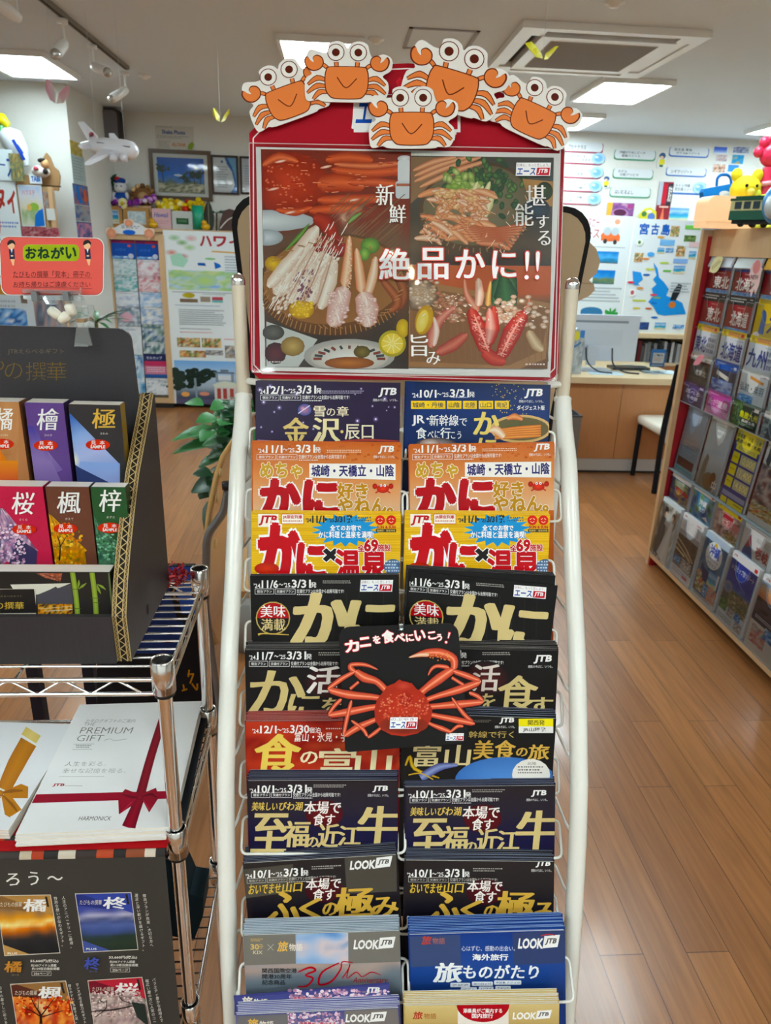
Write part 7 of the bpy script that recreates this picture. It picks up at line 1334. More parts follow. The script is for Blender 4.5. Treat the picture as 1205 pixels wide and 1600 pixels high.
for ci, (cols_, cx) in enumerate(((LC, rx0+.038), (RC, rx0+.038+cwid+.009))):
    for i, (f0, f1, d_, fn) in enumerate(cols_):
        zt_, zb_ = rzt-.055-hz_*f0, rzt-.055-hz_*f1+.004; y_ = 7.405-.004*i
        M = plane(V((cx, y_, zt_)), (1, 0, 0), (0, .05, 1)); s = Sheet(M, 'n', size=(cwid, zt_-zb_), dz=8e-5, mat=GLOSS); s.base(0, -(zt_-zb_), cwid, 0, .004, '#d8dce0'); s.clip = (0, cwid, -(zt_-zb_), 0); fn(s)
        tag(s.build('brochure', None, M), f'{d_}, {("one", "two", "three", "four", "five", "six", "seven", "eight")[i]} down, {("left", "right")[ci]} column of tan stand', 'brochure', 'brochures in the tan stand')
flat('arrow_tag', 'pink arrow shaped tag on the tan brochure stand', 'paper tag', 184, 487, 212, 502, 7.34, .002, '#d8a8b8', shape=[(.5, 0), (1, .55), (.75, .55), (.75, 1), (.25, 1), (.25, .55), (0, .55)])
for x0, y0, x1, y1, lb in ((165, 355, 183, 374, 'left peach heart cutout on the brochure stand'), (193, 342, 209, 355, 'peach heart cutout at the top middle of the brochure stand'), (224, 356, 242, 374, 'right peach heart cutout on the brochure stand')):
    flat('heart_cutout', lb, 'paper cutout', x0, y0, x1, y1, 7.335, .003, '#f0dcc8', lambda s: s.ell(.5, .5, .4, .4, '#e8a888', '#dc9070'), shape=[(.5, 1), (.1, .6), (0, .3), (.15, .05), (.38, .02), (.5, .16), (.62, .02), (.85, .05), (1, .3), (.9, .6)], group='heart cutouts on the tan stand')
flat('paper_cutout', 'white cloud cutout with a blue base between the peach hearts', 'paper cutout', 176, 346, 232, 366, 7.345, .003, '#e4e6e8', lambda s: (s.ell(.45, .85, .18, .2, '#2a6ad0'), s.scrib(.25, .35, .8, .6, '#6a7080', 2)), shape=[(0, .9), (.05, .55), (.2, .3), (.35, .1), (.5, 0), (.68, .1), (.85, .3), (.97, .6), (1, .95), (.8, 1), (.2, 1)])
# Hawaii poster board
def d_haw(s):
    for x, y, c in ((.12, .02, '#8ac08a'), (.2, .045, '#6aa84a'), (.28, .07, '#9ac87a'), (.08, .1, '#d86a5a'), (.2, .12, '#c85a7a'), (.3, .02, '#e0a0b0')): s.ell(x, y+.02, .07, .018, c, '#d8e4e0')
    for t, a, b in (('ハ', .4, .52), ('ワ', .55, .68), ('イ', .72, .86)): s.T(t, a, .026, b, .078, '#a8323e', .05)
    s.line([(.52, .107), (.9, .112)], .008, '#d8a860'); s.poly([(.06, .14), (.16, .12), (.26, .16), (.2, .2), (.08, .19)], '#a8d8c0'); s.poly([(.36, .172), (.44, .172), (.45, .188), (.36, .186)], '#1c5ab0').poly([(.54, .165), (.6, .175), (.62, .19), (.55, .204)], '#1a6ac8').ell(.5, .148, .06, .006, '#8ac88a').scrib(.66, .13, .96, .22, '#8a98b0', 6)
    s.pic(.03, .215, .97, .325, p_noise(['#a8cce4', '#c8dce0', '#9ac88a', '#c8d890', '#b8d4e8', '#7ab0e0'], 6, 5), 26, 10); s.ell(.43, .27, .14, .035, '#b8d870', '#a8ccb0'); s.scrib(.06, .335, .75, .345, '#5a6a8a', 1)
    s.ell(.24, .355, .07, .015, '#b8a830').rect(.14, .375, .34, .395, '#7a6450').rect(.37, .36, .48, .39, '#9a8a78').rect(.5, .36, .62, .378, '#b84a5a').rect(.5, .378, .62, .392, '#6ab8b8').scrib(.4, .345, .66, .352, '#6a7a6a', 1).scrib(.78, .345, .97, .4, '#8a98a8', 4)
    s.scrib(.08, .41, .6, .418, '#6a80b0', 1).scrib(.12, .435, .66, .53, '#7a828c', 8, seed=3).scrib(.74, .415, .98, .428, '#4a5a8a', 1).scrib(.76, .44, .98, .54, '#9aa0a8', 7, seed=5).scrib(.12, .545, .48, .553, '#4a5060', 1).scrib(.12, .565, .5, .575, '#d8707a', 1).rect(.74, .552, .83, .575, '#7a4a3a').scrib(.86, .555, .98, .572, '#8a98b8', 1)
    s.pic(.08, .6, .34, .655, p_food(3), 10, 5).pic(.36, .6, .58, .655, p_food(7), 10, 5).pic(.1, .675, .4, .715, p_food(4), 10, 4).pic(.4, .67, .6, .7, p_town(3), 8, 4).pic(.62, .64, .98, .715, p_town(5), 12, 5).scrib(.62, .6, .96, .615, '#d8808a', 1)
    s.pic(.03, .735, 1, 1, p_grad([(0, '#7ab0e8'), (.35, '#b8d4ee'), (.6, '#a8b8c8'), (.75, '#5a6a7a'), (.9, '#4a4a64'), (1, '#5a5470')], 4, .06, 3), 20, 14)
    for k in range(40): s.ell(.27+R_.gauss(0, .08), .83+R_.gauss(0, .025), .05, .014, '#26382c', '#1c2a24', n=7)
    for k in range(20): s.ell(.06+R_.gauss(0, .04), .86+R_.gauss(0, .03), .05, .02, '#2a3a30', n=7)
    for k in range(14): s.ell(.92+R_.gauss(0, .05), .84+R_.gauss(0, .02), .04, .012, '#3a5a4a', n=7)
    s.limb([(.26, .84), (.27, .96)], .025, '#8a9aa8').rect(.48, .8, .72, .808, '#6a7a8a').rect(.5, .808, .53, .86, '#8a9aa8').rect(.68, .808, .71, .86, '#8a9aa8').rect(.56, .785, .65, .798, '#6a7684').rect(.53, .82, .68, .85, '#d8e0e8').poly([(.46, .878), (.6, .852), (.78, .872), (.74, .892), (.48, .89)], '#d4dcc8').rect(.48, .89, .76, .975, '#d4d0cc')
    for x in (.51, .58, .66): s.rect(x, .9, x+.045, .965, '#a84a44')
    s.ell(.14, .94, .05, .015, '#e8a860').ell(.36, .935, .06, .012, '#d8907a').rect(.03, .97, 1, 1, '#5a5674')
hbx0 = (atY(257, 362, 7.38).x+atY(273, 637, 7.38).x)/2
haw = flat('poster_board', 'tall white Hawaii poster board with maps and a lagoon photo at the foot', 'poster board', 264, 362, 402, 636, 7.38, .012, '#e6eef0', d_haw, zmin=.045)
# things on the cabinet top
TZC = cabz
def on(x, y): p = atY(x, y, y); return p
for x0, x1, y0, lb, fn in ((158, 192, 322, 'small wood framed beach print at the left end of the cabinet', p_sea(3)), (195, 234, 324, 'small wood framed pale print beside the beach print', p_noise(['#e0e8ec', '#c8d8dc', '#a8c0c8', '#e8ecee'], 4, 6))):
    framed(lb, x0, y0, x1, 354.5 if x0 < 180 else 356, 7.60, '#b88a52', .03, (lambda f: lambda s: s.pic(.06, .1, .94, .9, f, 12, 10))(fn), False)
def lei(m):
    for k in range(130):
        t = R_.random(); p = atY(154+t*88, 316+R_.gauss(0, 2.5)-4*math.sin(t*9), 7.62); p.y += R_.gauss(0, .03); m.mat(MATTE, R_.choice(['#7a2a8a', '#9a4aa8', '#d8c8e0', '#5a1f6a', '#c08ac8'])); m.ball(p, (.028, .02, .022), 6, 4)
    p = atY(192, 318, 7.58); m.mat(MATTE, '#e8e0a0').ball(p, (.05, .02, .05), 8, 5).mat(MATTE, '#d8b830').ball(p-V((0, .02, 0)), .018, 6, 4); return m
blob('flower_garland', 'purple and white flower garland draped over the two small wood frames', 'garland', lei)
def lei2(m):
    for k in range(110):
        t = R_.random(); p = atY(246+t*70, 322+R_.gauss(0, 4), 7.68); p.y += R_.gauss(0, .02); m.mat(MATTE, '#c83a2a' if .62 < t < .70 else R_.choice(['#e8cc30', '#f0dc6a', '#d8b020', '#f4e89a'])); m.ball(p, (.03, .022, .026), 6, 4)
    return m
blob('flower_garland', 'yellow flower garland with a red flower behind the pink box', 'garland', lei2)
pz = atY(175, 320, 7.66).z
MB().mat('tan_wood').box((atY(154, 320, 7.66).x, 7.61, TZC), (atY(237, 320, 7.66).x, 7.72, pz)).build('rear_shelf', cab)
def pot_plant(m):
    p = atY(167, 312, 7.66); p.z = pz; m.mat(MATTE, '#5a5248').lathe([(0, 0), (.03, 0), (.035, .05), (0, .05)], p)
    for k in range(26):
        a = R_.random()*6.28; e = p+V((.09*math.cos(a), .05*math.sin(a), .12+R_.random()*.13)); m.mat('leaf_dark'); d = V((R_.gauss(0, .02), -.01, .02)); m.add([p+V((0, 0, .05)), e+d, e*1.0+V((.01, 0, .02)), e-d], [(0, 1, 2, 3)])
    return m
blob('potted_plant', 'tiny potted plant at the left end of the souvenir shelf', 'plant', pot_plant)
blob('plush_toy', 'small plush toy with a blue coat and red and blue cap', 'plush toy', lambda m: (plush(V((atY(190, 312, 7.66).x, 7.66, pz)), 1.05, '#d8d8dc', '#e8e0c8', '#d8d8dc')(m).mat(MATTE, '#1f4a9a').ball(V((atY(190, 312, 7.66).x, 7.655, pz+.06)), (.075, .055, .06)).mat(MATTE, '#22448a').ball(V((atY(190, 312, 7.66).x, 7.66, pz+.21)), (.06, .05, .03)).mat(MATTE, '#b82a3a').ball(V((atY(187, 312, 7.66).x, 7.65, pz+.225)), (.03, .045, .022)), m)[1])
blob('plush_toy', 'brown round plush toy with a pale face and shaggy mane', 'plush toy', lambda m: [m.mat(MATTE, '#7a5432').ball(V((atY(224, 312, 7.66).x, 7.66, pz+.085)), (.10, .06, .085)), [m.mat(MATTE, R_.choice(['#8a6238', '#c8a878', '#6a4424'])).ball(V((atY(224, 312, 7.66).x+.10*math.cos(a*.5), 7.64, pz+.09+.085*math.sin(a*.5))), .024, 8, 5) for a in range(13)], m.mat(MATTE, '#a8855a').ball(V((atY(226, 312, 7.66).x, 7.605, pz+.08)), (.05, .02, .04)), m][-1])
flat('souvenir_box', 'pale pink souvenir box with blue script on the cabinet', 'box', 238, 326, 267, 355, 7.56, .05, '#d8b0b4', lambda s: (s.T('Hawaii', .12, .2, .85, .42, '#5a6ab0', .02, .2), s.scrib(.1, .6, .9, .8, '#c89098', 2)), zmin=TZC)
flat('souvenir_card', 'white souvenir card with a dark green label on the cabinet', 'card', 269, 330, 301, 356, 7.57, .02, '#c8ccc8', lambda s: (s.rect(.2, .38, .8, .72, '#2a5a34'), s.scrib(.3, .48, .7, .62, '#8ab08a', 2)), zmin=TZC)
def cup(c, r, h, col): return lambda m: m.mat(PLASTIC, col).lathe([(0, 0), (r*.8, 0), (r, h), (r*.92, h), (r*.75, .01), (0, .01)], c, n=18)
cp = atY(310, 355, 7.57); blob('cup', 'green plastic cup on the cabinet', 'cup', cup(V((cp.x, 7.57, TZC)), .055, .215, '#1f9a78'))
flat('surfboard_ornament', 'dark surfboard shaped ornament standing on the cabinet', 'ornament', 318, 312, 334, 358, 7.60, .015, '#3a3a34', lambda s: s.limb([(.5, .05), (.5, .95)], .06, '#8a8a70'), shape=[(.5, 0), (.8, .2), (1, .5), (.95, .8), (.75, 1), (.25, 1), (.05, .8), (0, .5), (.2, .2)], zmin=TZC)
flat('surfboard_ornament', 'brown tilted ornament with a white cord beside the beige board', 'ornament', 340, 326, 372, 358, 7.60, .015, '#5a4440', lambda s: s.limb([(.1, .9), (.5, .5), (.95, .3)], .05, '#d8d4c8'), shape=[(.3, .1), (.6, 0), (1, .1), (1, 1), (.05, 1), (.1, .6)], zmin=TZC)
def palmlet(m):
    p = atY(338, 356, 7.63); p.z = TZC; m.mat(MATTE, '#5a4a30').tube([p, p+V((.01, 0, .16))], .008, 6)
    for k in range(9): a = k*.7; e = p+V((.075*math.cos(a), .05*math.sin(a), .17)); m.mat('leaf_dark').prism([p+V((.01, 0, .16)), e+V((0, 0, .015)), e-V((0, 0, .012))], (0, .003, 0))
    return m
blob('palm_ornament', 'small palm tree ornament behind the surfboard ornaments', 'ornament', palmlet)
def duck(x): 
    p = atY(x, 357, 7.50); p = V((p.x, 7.48, TZC))
    return lambda m: m.mat(PLASTIC, '#d8a820').ball(p+V((0, 0, .03)), (.042, .03, .03)).ball(p+V((-.01, -.01, .065)), .025).mat(PLASTIC, '#c8501a').ball(p+V((-.025, -.025, .062)), (.014, .01, .006), 8, 5)
blob('toy_duck', 'yellow toy duck at the foot of the pink souvenir box', 'toy', duck(241)); blob('toy_duck', 'yellow toy duck in front of the dark surfboard ornament', 'toy', duck(322))
# wall pictures
def d_beach(s):
    s.rect(.0, .0, 1, 1, '#dcdcd4'); s.pic(.07, .09, .93, .92, p_grad([(0, '#1f5fc0'), (.5, '#2a74d4'), (.66, '#5a8ac8'), (.7, '#4a6a5a'), (.8, '#8a8a70'), (1, '#5a5a4a')], 6, .12, 3), 22, 16)
    for cx, cy in ((.16, .34), (.74, .48), (.85, .42), (.6, .55)):
        for k in range(14): s.ell(cx+R_.gauss(0, .05), cy+R_.gauss(0, .05), .05, .025, '#2a3a34', '#24483a', rot=R_.random()*180, n=7)
        s.limb([(cx, cy), (cx+.01, .8)], .015, '#3a342a')
    s.ell(.45, .5, .08, .03, '#a8c0dc'); s.pic(.08, .7, .92, .91, p_noise(['#3a4a34', '#8a8a78', '#c8c0a8', '#4a5a44', '#6a6a5a'], 9, 3), 18, 6)
framed('large brown framed photo of palm trees under a blue sky', 235, 234.5, 331, 313, WB-.002, '#5e4a38', .035, d_beach)
def d_cert(s): s.rect(0, 0, 1, 1, '#dfe4e4'); s.poly([(.5, 0), (1, 0), (1, 1), (.72, 1), (.9, .75), (.8, .4), (.6, .2)], '#2f6fb8').poly([(.62, 0), (1, 0), (1, .9), (.95, .6), (.8, .25)], '#7ab4dc').scrib(.15, .25, .62, .9, '#9aa4ac', 9).ell(.38, .12, .05, .04, '#5a7a9a')
framed('dark framed certificate with a blue wave down its right side', 331, 243, 373, 304, WB-.002, '#3a2c26', .018, d_cert)
framed('dark framed certificate partly hidden by the red header', 375.5, 245, 412, 304, WB-.002, '#3a2c26', .018, lambda s: (s.rect(0, 0, 1, 1, '#d8dce0'), s.scrib(.15, .2, .8, .8, '#9aa4ac', 8)))
flat('paper_notice', 'pale paper notice with blue heading pinned above the beach photo', 'notice', 243, 197, 303, 234, WB-.001, .002, '#cfcdc4', lambda s: (s.T('Shaka Photo', .18, .18, .78, .34, '#3a5aa0', .03), s.scrib(.05, .05, .45, .1, '#7a7a78', 1), s.scrib(.05, .42, .9, .55, '#8a8a88', 2), s.scrib(.08, .65, .35, .95, '#9a9a98', 5), s.T('ALOHA', .42, .7, .78, .85, '#c8803a', .03), s.poly([(.82, .95), (.85, .75), (.95, .62), (1, .75), (.93, .98)], '#8aa83a')), group=None)
sp_ = thing('wall_speaker', 'grey rounded wall speaker in the corner under the ceiling', 'speaker', atY(170, 215, 7.55))
flat('grille', None, None, 157, 172, 183, 224, 7.56, .10, '#77757a', None, shape=rr(.22, .5), parent=sp_); flat('cabinet', None, None, 153.5, 168, 187, 228, 7.58, .14, '#4a4644', None, shape=rr(.22, .5), parent=sp_, edge='#3a3634')
# posters down the side of the pillar
PXs = -2.122
def pillar_sheet(label, x0, y0, x1, y1, col, draw):
    a, b = atX(x0, (y0+y1)/2, PXs), atX(x1, (y0+y1)/2, PXs); zt = atX((x0+x1)/2, y0, PXs).z; zb = atX((x0+x1)/2, y1, PXs).z
    M = plane(V((PXs, a.y, zt)), (0, 1, 0), (0, 0, 1)); s = Sheet(M, 'n', size=(b.y-a.y, zt-zb), dz=8e-5, mat=MATTE); s.base(0, -(zt-zb), b.y-a.y, 0, .0015, col); draw(s); tag(s.build('wall_poster', None, M), label, 'poster', 'posters on the pillar side')
pillar_sheet('yellowish leaf picture at the top of the pillar side', 110, 222, 128, 243, '#c8b46a', lambda s: s.pic(0, 0, 1, 1, p_noise(['#d8c880', '#a8984a', '#c8b060', '#8a8a5a'], 4, 3), 8, 6))
pillar_sheet('pale green text sheet on the pillar side', 113, 243, 133, 288, '#a8b8b8', lambda s: s.scrib(.1, .1, .9, .9, '#8a9a9c', 8))
pillar_sheet('red and blue travel poster on the pillar side', 115, 289, 138, 320, '#3a5a9a', lambda s: (s.pic(0, 0, 1, 1, p_noise(['#1f5fb0', '#8a3a3a', '#3a7ac0', '#b85a3a', '#2a4a8a'], 4, 5), 12, 10), s.limb([(.3, .1), (.4, .9)], .2, '#1a6ab8'), s.limb([(.8, .2), (.75, .8)], .2, '#c8603a')))
pillar_sheet('grey blue landscape poster on the pillar side', 118, 321, 141, 346, '#7a8a9a', lambda s: s.pic(0, 0, 1, 1, p_noise(['#5a6a7a', '#8a9aa8', '#a89088', '#3a5a9a'], 4, 8), 10, 8))
pillar_sheet('pink and blue poster lowest on the pillar side', 121, 347, 144, 374, '#3a5aa8', lambda s: (s.pic(0, 0, 1, 1, p_noise(['#3a5ab0', '#d88a98', '#2a4a8a', '#c86a7a'], 4, 11), 10, 8), s.rect(0, 0, 1, .06, '#2a3a7a')))

# pin board in front of the pillar
PBY = 6.30
pbx = atY(92, 400, PBY).x
pb = thing('notice_board', 'brown notice board with arched wooden top in front of the pillar', 'notice board', (pbx-.7, PBY+.03, 0))
zb1 = atY(80, 292, PBY+.02).z
MB().mat('cardboard').box((-3.3, PBY+.02, .05), (pbx-.01, PBY+.06, zb1-.0)).build('board', pb)
flat('top_arch', None, None, 22, 238, 93, 297, PBY+.05, .02, '#a5835c', lambda s: (s.rect(0, .86, 1, .9, '#4a3a2a')), parent=pb, shape=[(0, .55), (.35, .62), (.62, .55), (.68, .12), (.75, .0), (.82, .1), (.88, .35), (.97, .45), (1, .6), (.97, .8), (.92, 1), (0, .95)])
MB().mat('tan_wood').box((pbx-.03, PBY+.005, 0), (pbx+.0, PBY+.06, zb1)).build('side_frame', pb)
def d_tai(s):
    s.T('タ', .62, .06, .80, .30, '#a83a30', .05).T('イ', .84, .1, .98, .32, '#a83a30', .05); s.scrib(.66, .42, .98, .5, '#5a7ac8', 2); s.ell(.62, .42, .05, .14, '#d8907a'); s.scrib(.4, .6, .8, .8, '#9ab0b8', 4); s.ell(.95, .8, .06, .07, '#8a6a7a')
flat('poster_board', 'white poster board with red katakana on the left edge', 'poster board', -60, 282, 32, 430, PBY, .012, '#dbe7ea', d_tai)
flat('paper_sign', 'white sign with blue strokes above the red lettered board', 'sign', -60, 232, 21, 281, PBY-.01, .01, '#d4e4ea', lambda s: (s.line([(.66, .48), (.84, .5)], .05, '#2a4a9a'), s.T('ス', .86, .3, 1.0, .88, '#2a4a9a', .02)))
flat('brochure', 'olive illustrated leaflet propped on the notice board corner', 'leaflet', 16, 240, 37, 283, PBY-.02, .006, '#8a8458', lambda s: s.pic(0, 0, 1, 1, p_noise(['#7a7a4a', '#c8a868', '#4a6a5a', '#a88a50', '#3a5a4a'], 5, 3), 12, 12), shape=[(.0, .1), (.7, 0), (.85, .3), (1, .75), (.9, .95), (.3, 1)])
def d_map(s): s.pic(.04, .03, .96, .97, p_grad([(0, '#a8bcd8'), (.3, '#c8ccd4'), (.55, '#d0c8a8'), (.7, '#8aa878'), (1, '#c8ccb8')], 5, .25, 3), 16, 16); s.T('ハウステ', .15, .12, .7, .24, '#c86a7a', .02); s.poly([(.52, 1), (.6, .72), (.78, .6), (.96, .55), (.96, .97)], '#2a72c8').ell(.6, .52, .2, .1, '#8ab04a').ell(.4, .54, .1, .08, '#d8b060')
flat('wall_poster', 'illustrated map poster with blue sea on the brown board', 'poster', 31, 289, 68, 354, PBY, .004, '#c8d0d4', d_map)
flat('leaflet_pocket', 'small white pocket pinned on the brown board right of the map poster', 'leaflet', 73, 326, 86, 344, PBY, .006, '#cfd2d0', None); flat('leaflet', 'grey printed leaflet behind the white pocket on the brown board', 'leaflet', 68, 300, 84, 330, PBY+.012, .004, '#8a8a8c', lambda s: s.pic(0, 0, 1, 1, p_noise(['#6a7a90', '#a89a8a', '#8a5a4a', '#b8b8b8'], 4, 5), 8, 8))
flat('banner', 'maroon patterned strip under the map poster', 'banner', 34, 355, 92, 372, PBY, .006, '#8a3a44', lambda s: s.pic(0, 0, 1, 1, p_noise(['#8a2a3a', '#b87a80', '#7a2a34', '#c8a0a0'], 9, 5), 20, 6))
flat('poster_board', 'wide white poster with small photos behind the coral notice', 'poster board', -60, 434, 60, 640, PBY-.02, .01, '#d0dae0', lambda s: (s.rect(.5, .05, .85, .12, '#c8903a'), s.rect(.85, .08, .93, .18, '#7a6a60'), s.scrib(.5, .16, .8, .3, '#a8b0b8', 4), s.pic(.5, .22, .9, .36, p_blue(5), 8, 6)))
flat('wall_poster', 'dark photo poster beside the white poster behind the clip', 'poster', 58, 440, 108, 640, PBY-.015, .01, '#6a7480', lambda s: s.pic(0, 0, 1, 1, p_noise(['#5a6a80', '#a8a8b0', '#b89a90', '#4a5468', '#8a98a8'], 4, 6), 14, 16))
flat('label_card', 'small white card with blue print on the arched wooden top', 'card', 46, 272, 65, 287, PBY-.005, .002, '#d8e4ec', lambda s: s.T('TABI', .15, .25, .85, .75, '#2a6ac0', .05))
def plane_plush(m):
    a = [atY(x, y, PBY+.05) for x, y in ((2, 205), (14, 203), (30, 215), (40, 235), (47, 258), (34, 262), (22, 245))]
    m.mat(PLASTIC, '#dce6ea').tube([atY(x, y, PBY+.08) for x, y in ((4, 206), (18, 216), (30, 236), (40, 260))], [.05, .09, .075, .03], 14)
    return m
o = blob('inflatable_toy', 'white inflatable with blue print leaning at the upper left edge', 'inflatable', plane_plush)
s = Sheet(wallM(PBY-.03), 'px', (0, 0, 1), dz=1e-4, mat=MATTE); s.limb([(20, 218), (28, 232), (38, 250)], 5, '#2a4ab0').limb([(27, 226), (36, 240)], 3, '#3a5ac0')
so = s.build('print', o, s.M)
blob('inflatable_toy', 'bright yellow flower tip above the white inflatable at the left edge', 'inflatable', lambda m: m.mat(PLASTIC, '#e8dc20').tube([atY(x, y, PBY+.05) for x, y in ((-8, 180), (2, 186), (14, 196))], [.03, .045, .02], 10).mat(PLASTIC, '#3a9a4a').tube([atY(x, y, PBY+.05) for x, y in ((-6, 200), (3, 200), (1, 208))], [.03, .03, .02], 8))
def dog(m):
    p = atY(64, 268, PBY+.02); m.mat(MATTE, '#e0dcd8').ball(p, (.07, .05, .045)).mat(MATTE, '#d8a878').ball(atY(70, 256, PBY), (.03, .03, .035)).mat(MATTE, '#2a2422').ball(atY(66, 251, PBY), (.035, .03, .018)).ball(atY(71, 268, PBY-.02), (.02, .015, .022)).mat(MATTE, '#c85a6a').ball(atY(56, 263, PBY-.03), (.02, .012, .014)); return m
blob('plush_toy', 'small white and black plush figure on top of the notice board', 'plush toy', dog)

# hanging things
def butterfly(label, pts_l, pts_r, Y, cols):
    t = thing('paper_butterfly', label, 'paper butterfly', atY(*pts_l[0], Y), 'paper butterflies on strings')
    for q, nm in ((pts_l, -1), (pts_r, 1)):
        P = [atY(x, y, Y+.035*(i/len(q))) for i, (x, y) in enumerate(q)]; m_ = MB().mat(MATTE, cols[0]); c0 = P[0]
        m_.add([p for p in P], [tuple(range(len(P)))], False, [rgb(cols[1] if i in (0, len(P)-1) else cols[0]) for i in range(len(P))]); o = m_.build('wing', t); sm = o.modifiers.new('thick', 'SOLIDIFY'); sm.thickness = .002
    top = V(WM(t).translation); MB().mat(PLASTIC, '#d8d8d4').tube([top, V((top.x, top.y, CEIL))], .0006, 4).build('string', t)
butterfly('pink paper butterfly hanging above the pillar', [(87, 162), (78, 156), (71, 140), (72, 124), (80, 127), (87, 145)], [(88, 162), (92, 146), (103, 134), (109, 135), (107, 150), (99, 161)], 4.5, ('#d8a0ac', '#c8c0b8'))
butterfly('yellow paper butterfly hanging left of the red header', [(344, 191), (338, 188), (332, 178), (333, 168), (339, 172), (343, 182)], [(345, 191), (350, 180), (358, 170), (358, 178), (352, 188)], 5.0, ('#c8bc3a', '#d8d4a0'))
butterfly('yellow paper butterfly hanging in front of the air conditioner', [(848, 92), (838, 90), (826, 76), (820, 68), (830, 65), (838, 72), (846, 84)], [(850, 93), (852, 84), (868, 72), (873, 72), (866, 80), (856, 92)], 3.7, ('#c8c030', '#e0dc90'))
# inflatable aeroplane
aM0 = atY(168, 226, 4.5); ap = thing('inflatable_aeroplane', 'white inflatable passenger aeroplane hanging under the ceiling', 'inflatable', aM0)
nose, tail = atY(214, 236, 4.42), atY(126, 226, 4.58); ax_ = (nose-tail); Ln = ax_.length; ax_.normalize()
MB().mat(PLASTIC, '#e8eaf0').lathe([(0, 0), (.012, .004), (.022, .05), (.035, .10), (.048, .16), (.05, .24), (.05, .30), (.044, Ln-.03), (.026, Ln-.008), (0, Ln)], tail, ax_, 20).build('fuselage', ap)
def wing(pts, d=(0, .008, .01)): return MB().mat(PLASTIC, '#e4e6ee').prism([atY(x, y, Y) for x, y, Y in pts], d)
wing([(122, 193, 4.58), (131, 193, 4.58), (153, 216, 4.54), (140, 224, 4.55)]).build('tail_fin', ap)
wing([(122, 226, 4.42), (140, 223, 4.52), (146, 230, 4.52), (126, 229, 4.42)], (0, .0, -.01)).build('tailplane', ap)
wing([(168, 226, 4.52), (188, 232, 4.45), (140, 254, 4.25), (132, 254, 4.22)], (0, .0, -.012)).build('wing', ap); wing([(172, 222, 4.54), (190, 222, 4.52), (178, 208, 4.85), (170, 208, 4.85)], (0, 0, -.012)).build('wing', ap)
for x, y, Y in ((178, 246, 4.38), (193, 246, 4.40)): a = atY(x-6, y-1, Y); b = atY(x+6, y+2, Y); MB().mat(PLASTIC, '#dfe1e8').lathe([(0, 0), (.02, .002), (.024, .02), (.018, (b-a).length), (0, (b-a).length)], a, b-a, 12).build('engine', ap)
s = Sheet(wallM(4.535), 'px', (0, 0, 1), dz=1e-4, mat=MATTE); s.ell(143, 210, 4, 4, '#9a3a44', '#b86a70').limb([(140, 214), (146, 209)], 2, '#4a3a44').build('tail_mark', ap, s.M)
MB().mat(PLASTIC, '#5a606a').tube([tail+ax_*(Ln*.35)+V((0, -.048, .016)), tail+ax_*(Ln*.92)+V((0, -.046, .012))], .003, 6).build('window_line', ap)
for f_ in (.3, .8): q_ = tail+ax_*Ln*f_+V((0, 0, .045)); MB().mat(PLASTIC, '#d8d8d4').tube([q_, V((q_.x, q_.y, CEIL))], .0006, 4).build('string', ap)

# plants
def leaf(m, a, d, up_, l, w, mat):
    d = d.normalized(); sd = d.cross(up_).normalized(); m.mat(mat); vs = []; n = 5
    for i in range(n+1):
        t = i/n; c = a+d*(l*t)-up_*(l*.35*t*t); ww = w*math.sin(math.pi*(t*.92+.04))*.5; vs += [c-sd*ww+up_*ww*.25, c, c+sd*ww+up_*ww*.25]
    m.add(vs, [f for i in range(n) for f in ((3*i, 3*i+1, 3*i+4, 3*i+3), (3*i+1, 3*i+2, 3*i+5, 3*i+4))], True)
pl = thing('floor_plant', 'bushy green floor plant behind the white rack, left of its post', 'plant', (-.33, 2.75, 0))
MB().mat('terracotta').lathe([(0, 0), (.10, 0), (.13, .24), (.115, .24), (.11, .22), (0, .22)], (-.33, 2.75, 0), n=24).build('pot', pl)
MB().mat(MATTE, '#5a4a34').tube([(-.33, 2.75, .2), (-.34, 2.74, .6), (-.37, 2.75, .9)], .012, 8).build('stem', pl)
fm = MB(); rg = random.Random(5)
for k in range(120):
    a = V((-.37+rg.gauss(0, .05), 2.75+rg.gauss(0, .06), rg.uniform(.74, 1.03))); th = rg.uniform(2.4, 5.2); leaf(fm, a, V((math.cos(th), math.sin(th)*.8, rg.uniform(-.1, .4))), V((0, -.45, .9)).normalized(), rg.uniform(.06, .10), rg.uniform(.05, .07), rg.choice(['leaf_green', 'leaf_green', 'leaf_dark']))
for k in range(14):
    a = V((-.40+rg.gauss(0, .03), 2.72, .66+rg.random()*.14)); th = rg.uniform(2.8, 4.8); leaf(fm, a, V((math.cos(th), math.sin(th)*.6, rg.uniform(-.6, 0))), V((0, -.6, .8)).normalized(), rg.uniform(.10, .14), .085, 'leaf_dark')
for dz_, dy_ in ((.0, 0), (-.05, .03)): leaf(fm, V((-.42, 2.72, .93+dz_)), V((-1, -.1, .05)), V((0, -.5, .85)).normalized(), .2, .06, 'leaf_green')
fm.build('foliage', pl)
pm = thing('floor_plant', 'slender palm plant seen above the black display box', 'plant', (-1.42, 4.5, 0)); px_ = atY(150, 505, 4.5)
MB().mat('terracotta').lathe([(0, 0), (.12, 0), (.15, .28), (.13, .28), (.12, .25), (0, .25)], (px_.x, 4.5, 0), n=20).build('pot', pm)
MB().mat(MATTE, '#6a6a40').tube([(px_.x, 4.5, .25), (px_.x, 4.5, px_.z+.02)], .012, 8).build('stem', pm); fm = MB()
for k in range(22): th = k*.9; leaf(fm, V((px_.x, 4.5, px_.z)), V((math.cos(th), math.sin(th), rg.uniform(.2, .9))), V((0, 0, 1)), rg.uniform(.16, .28), .03, 'leaf_green')
fm.build('foliage', pm)

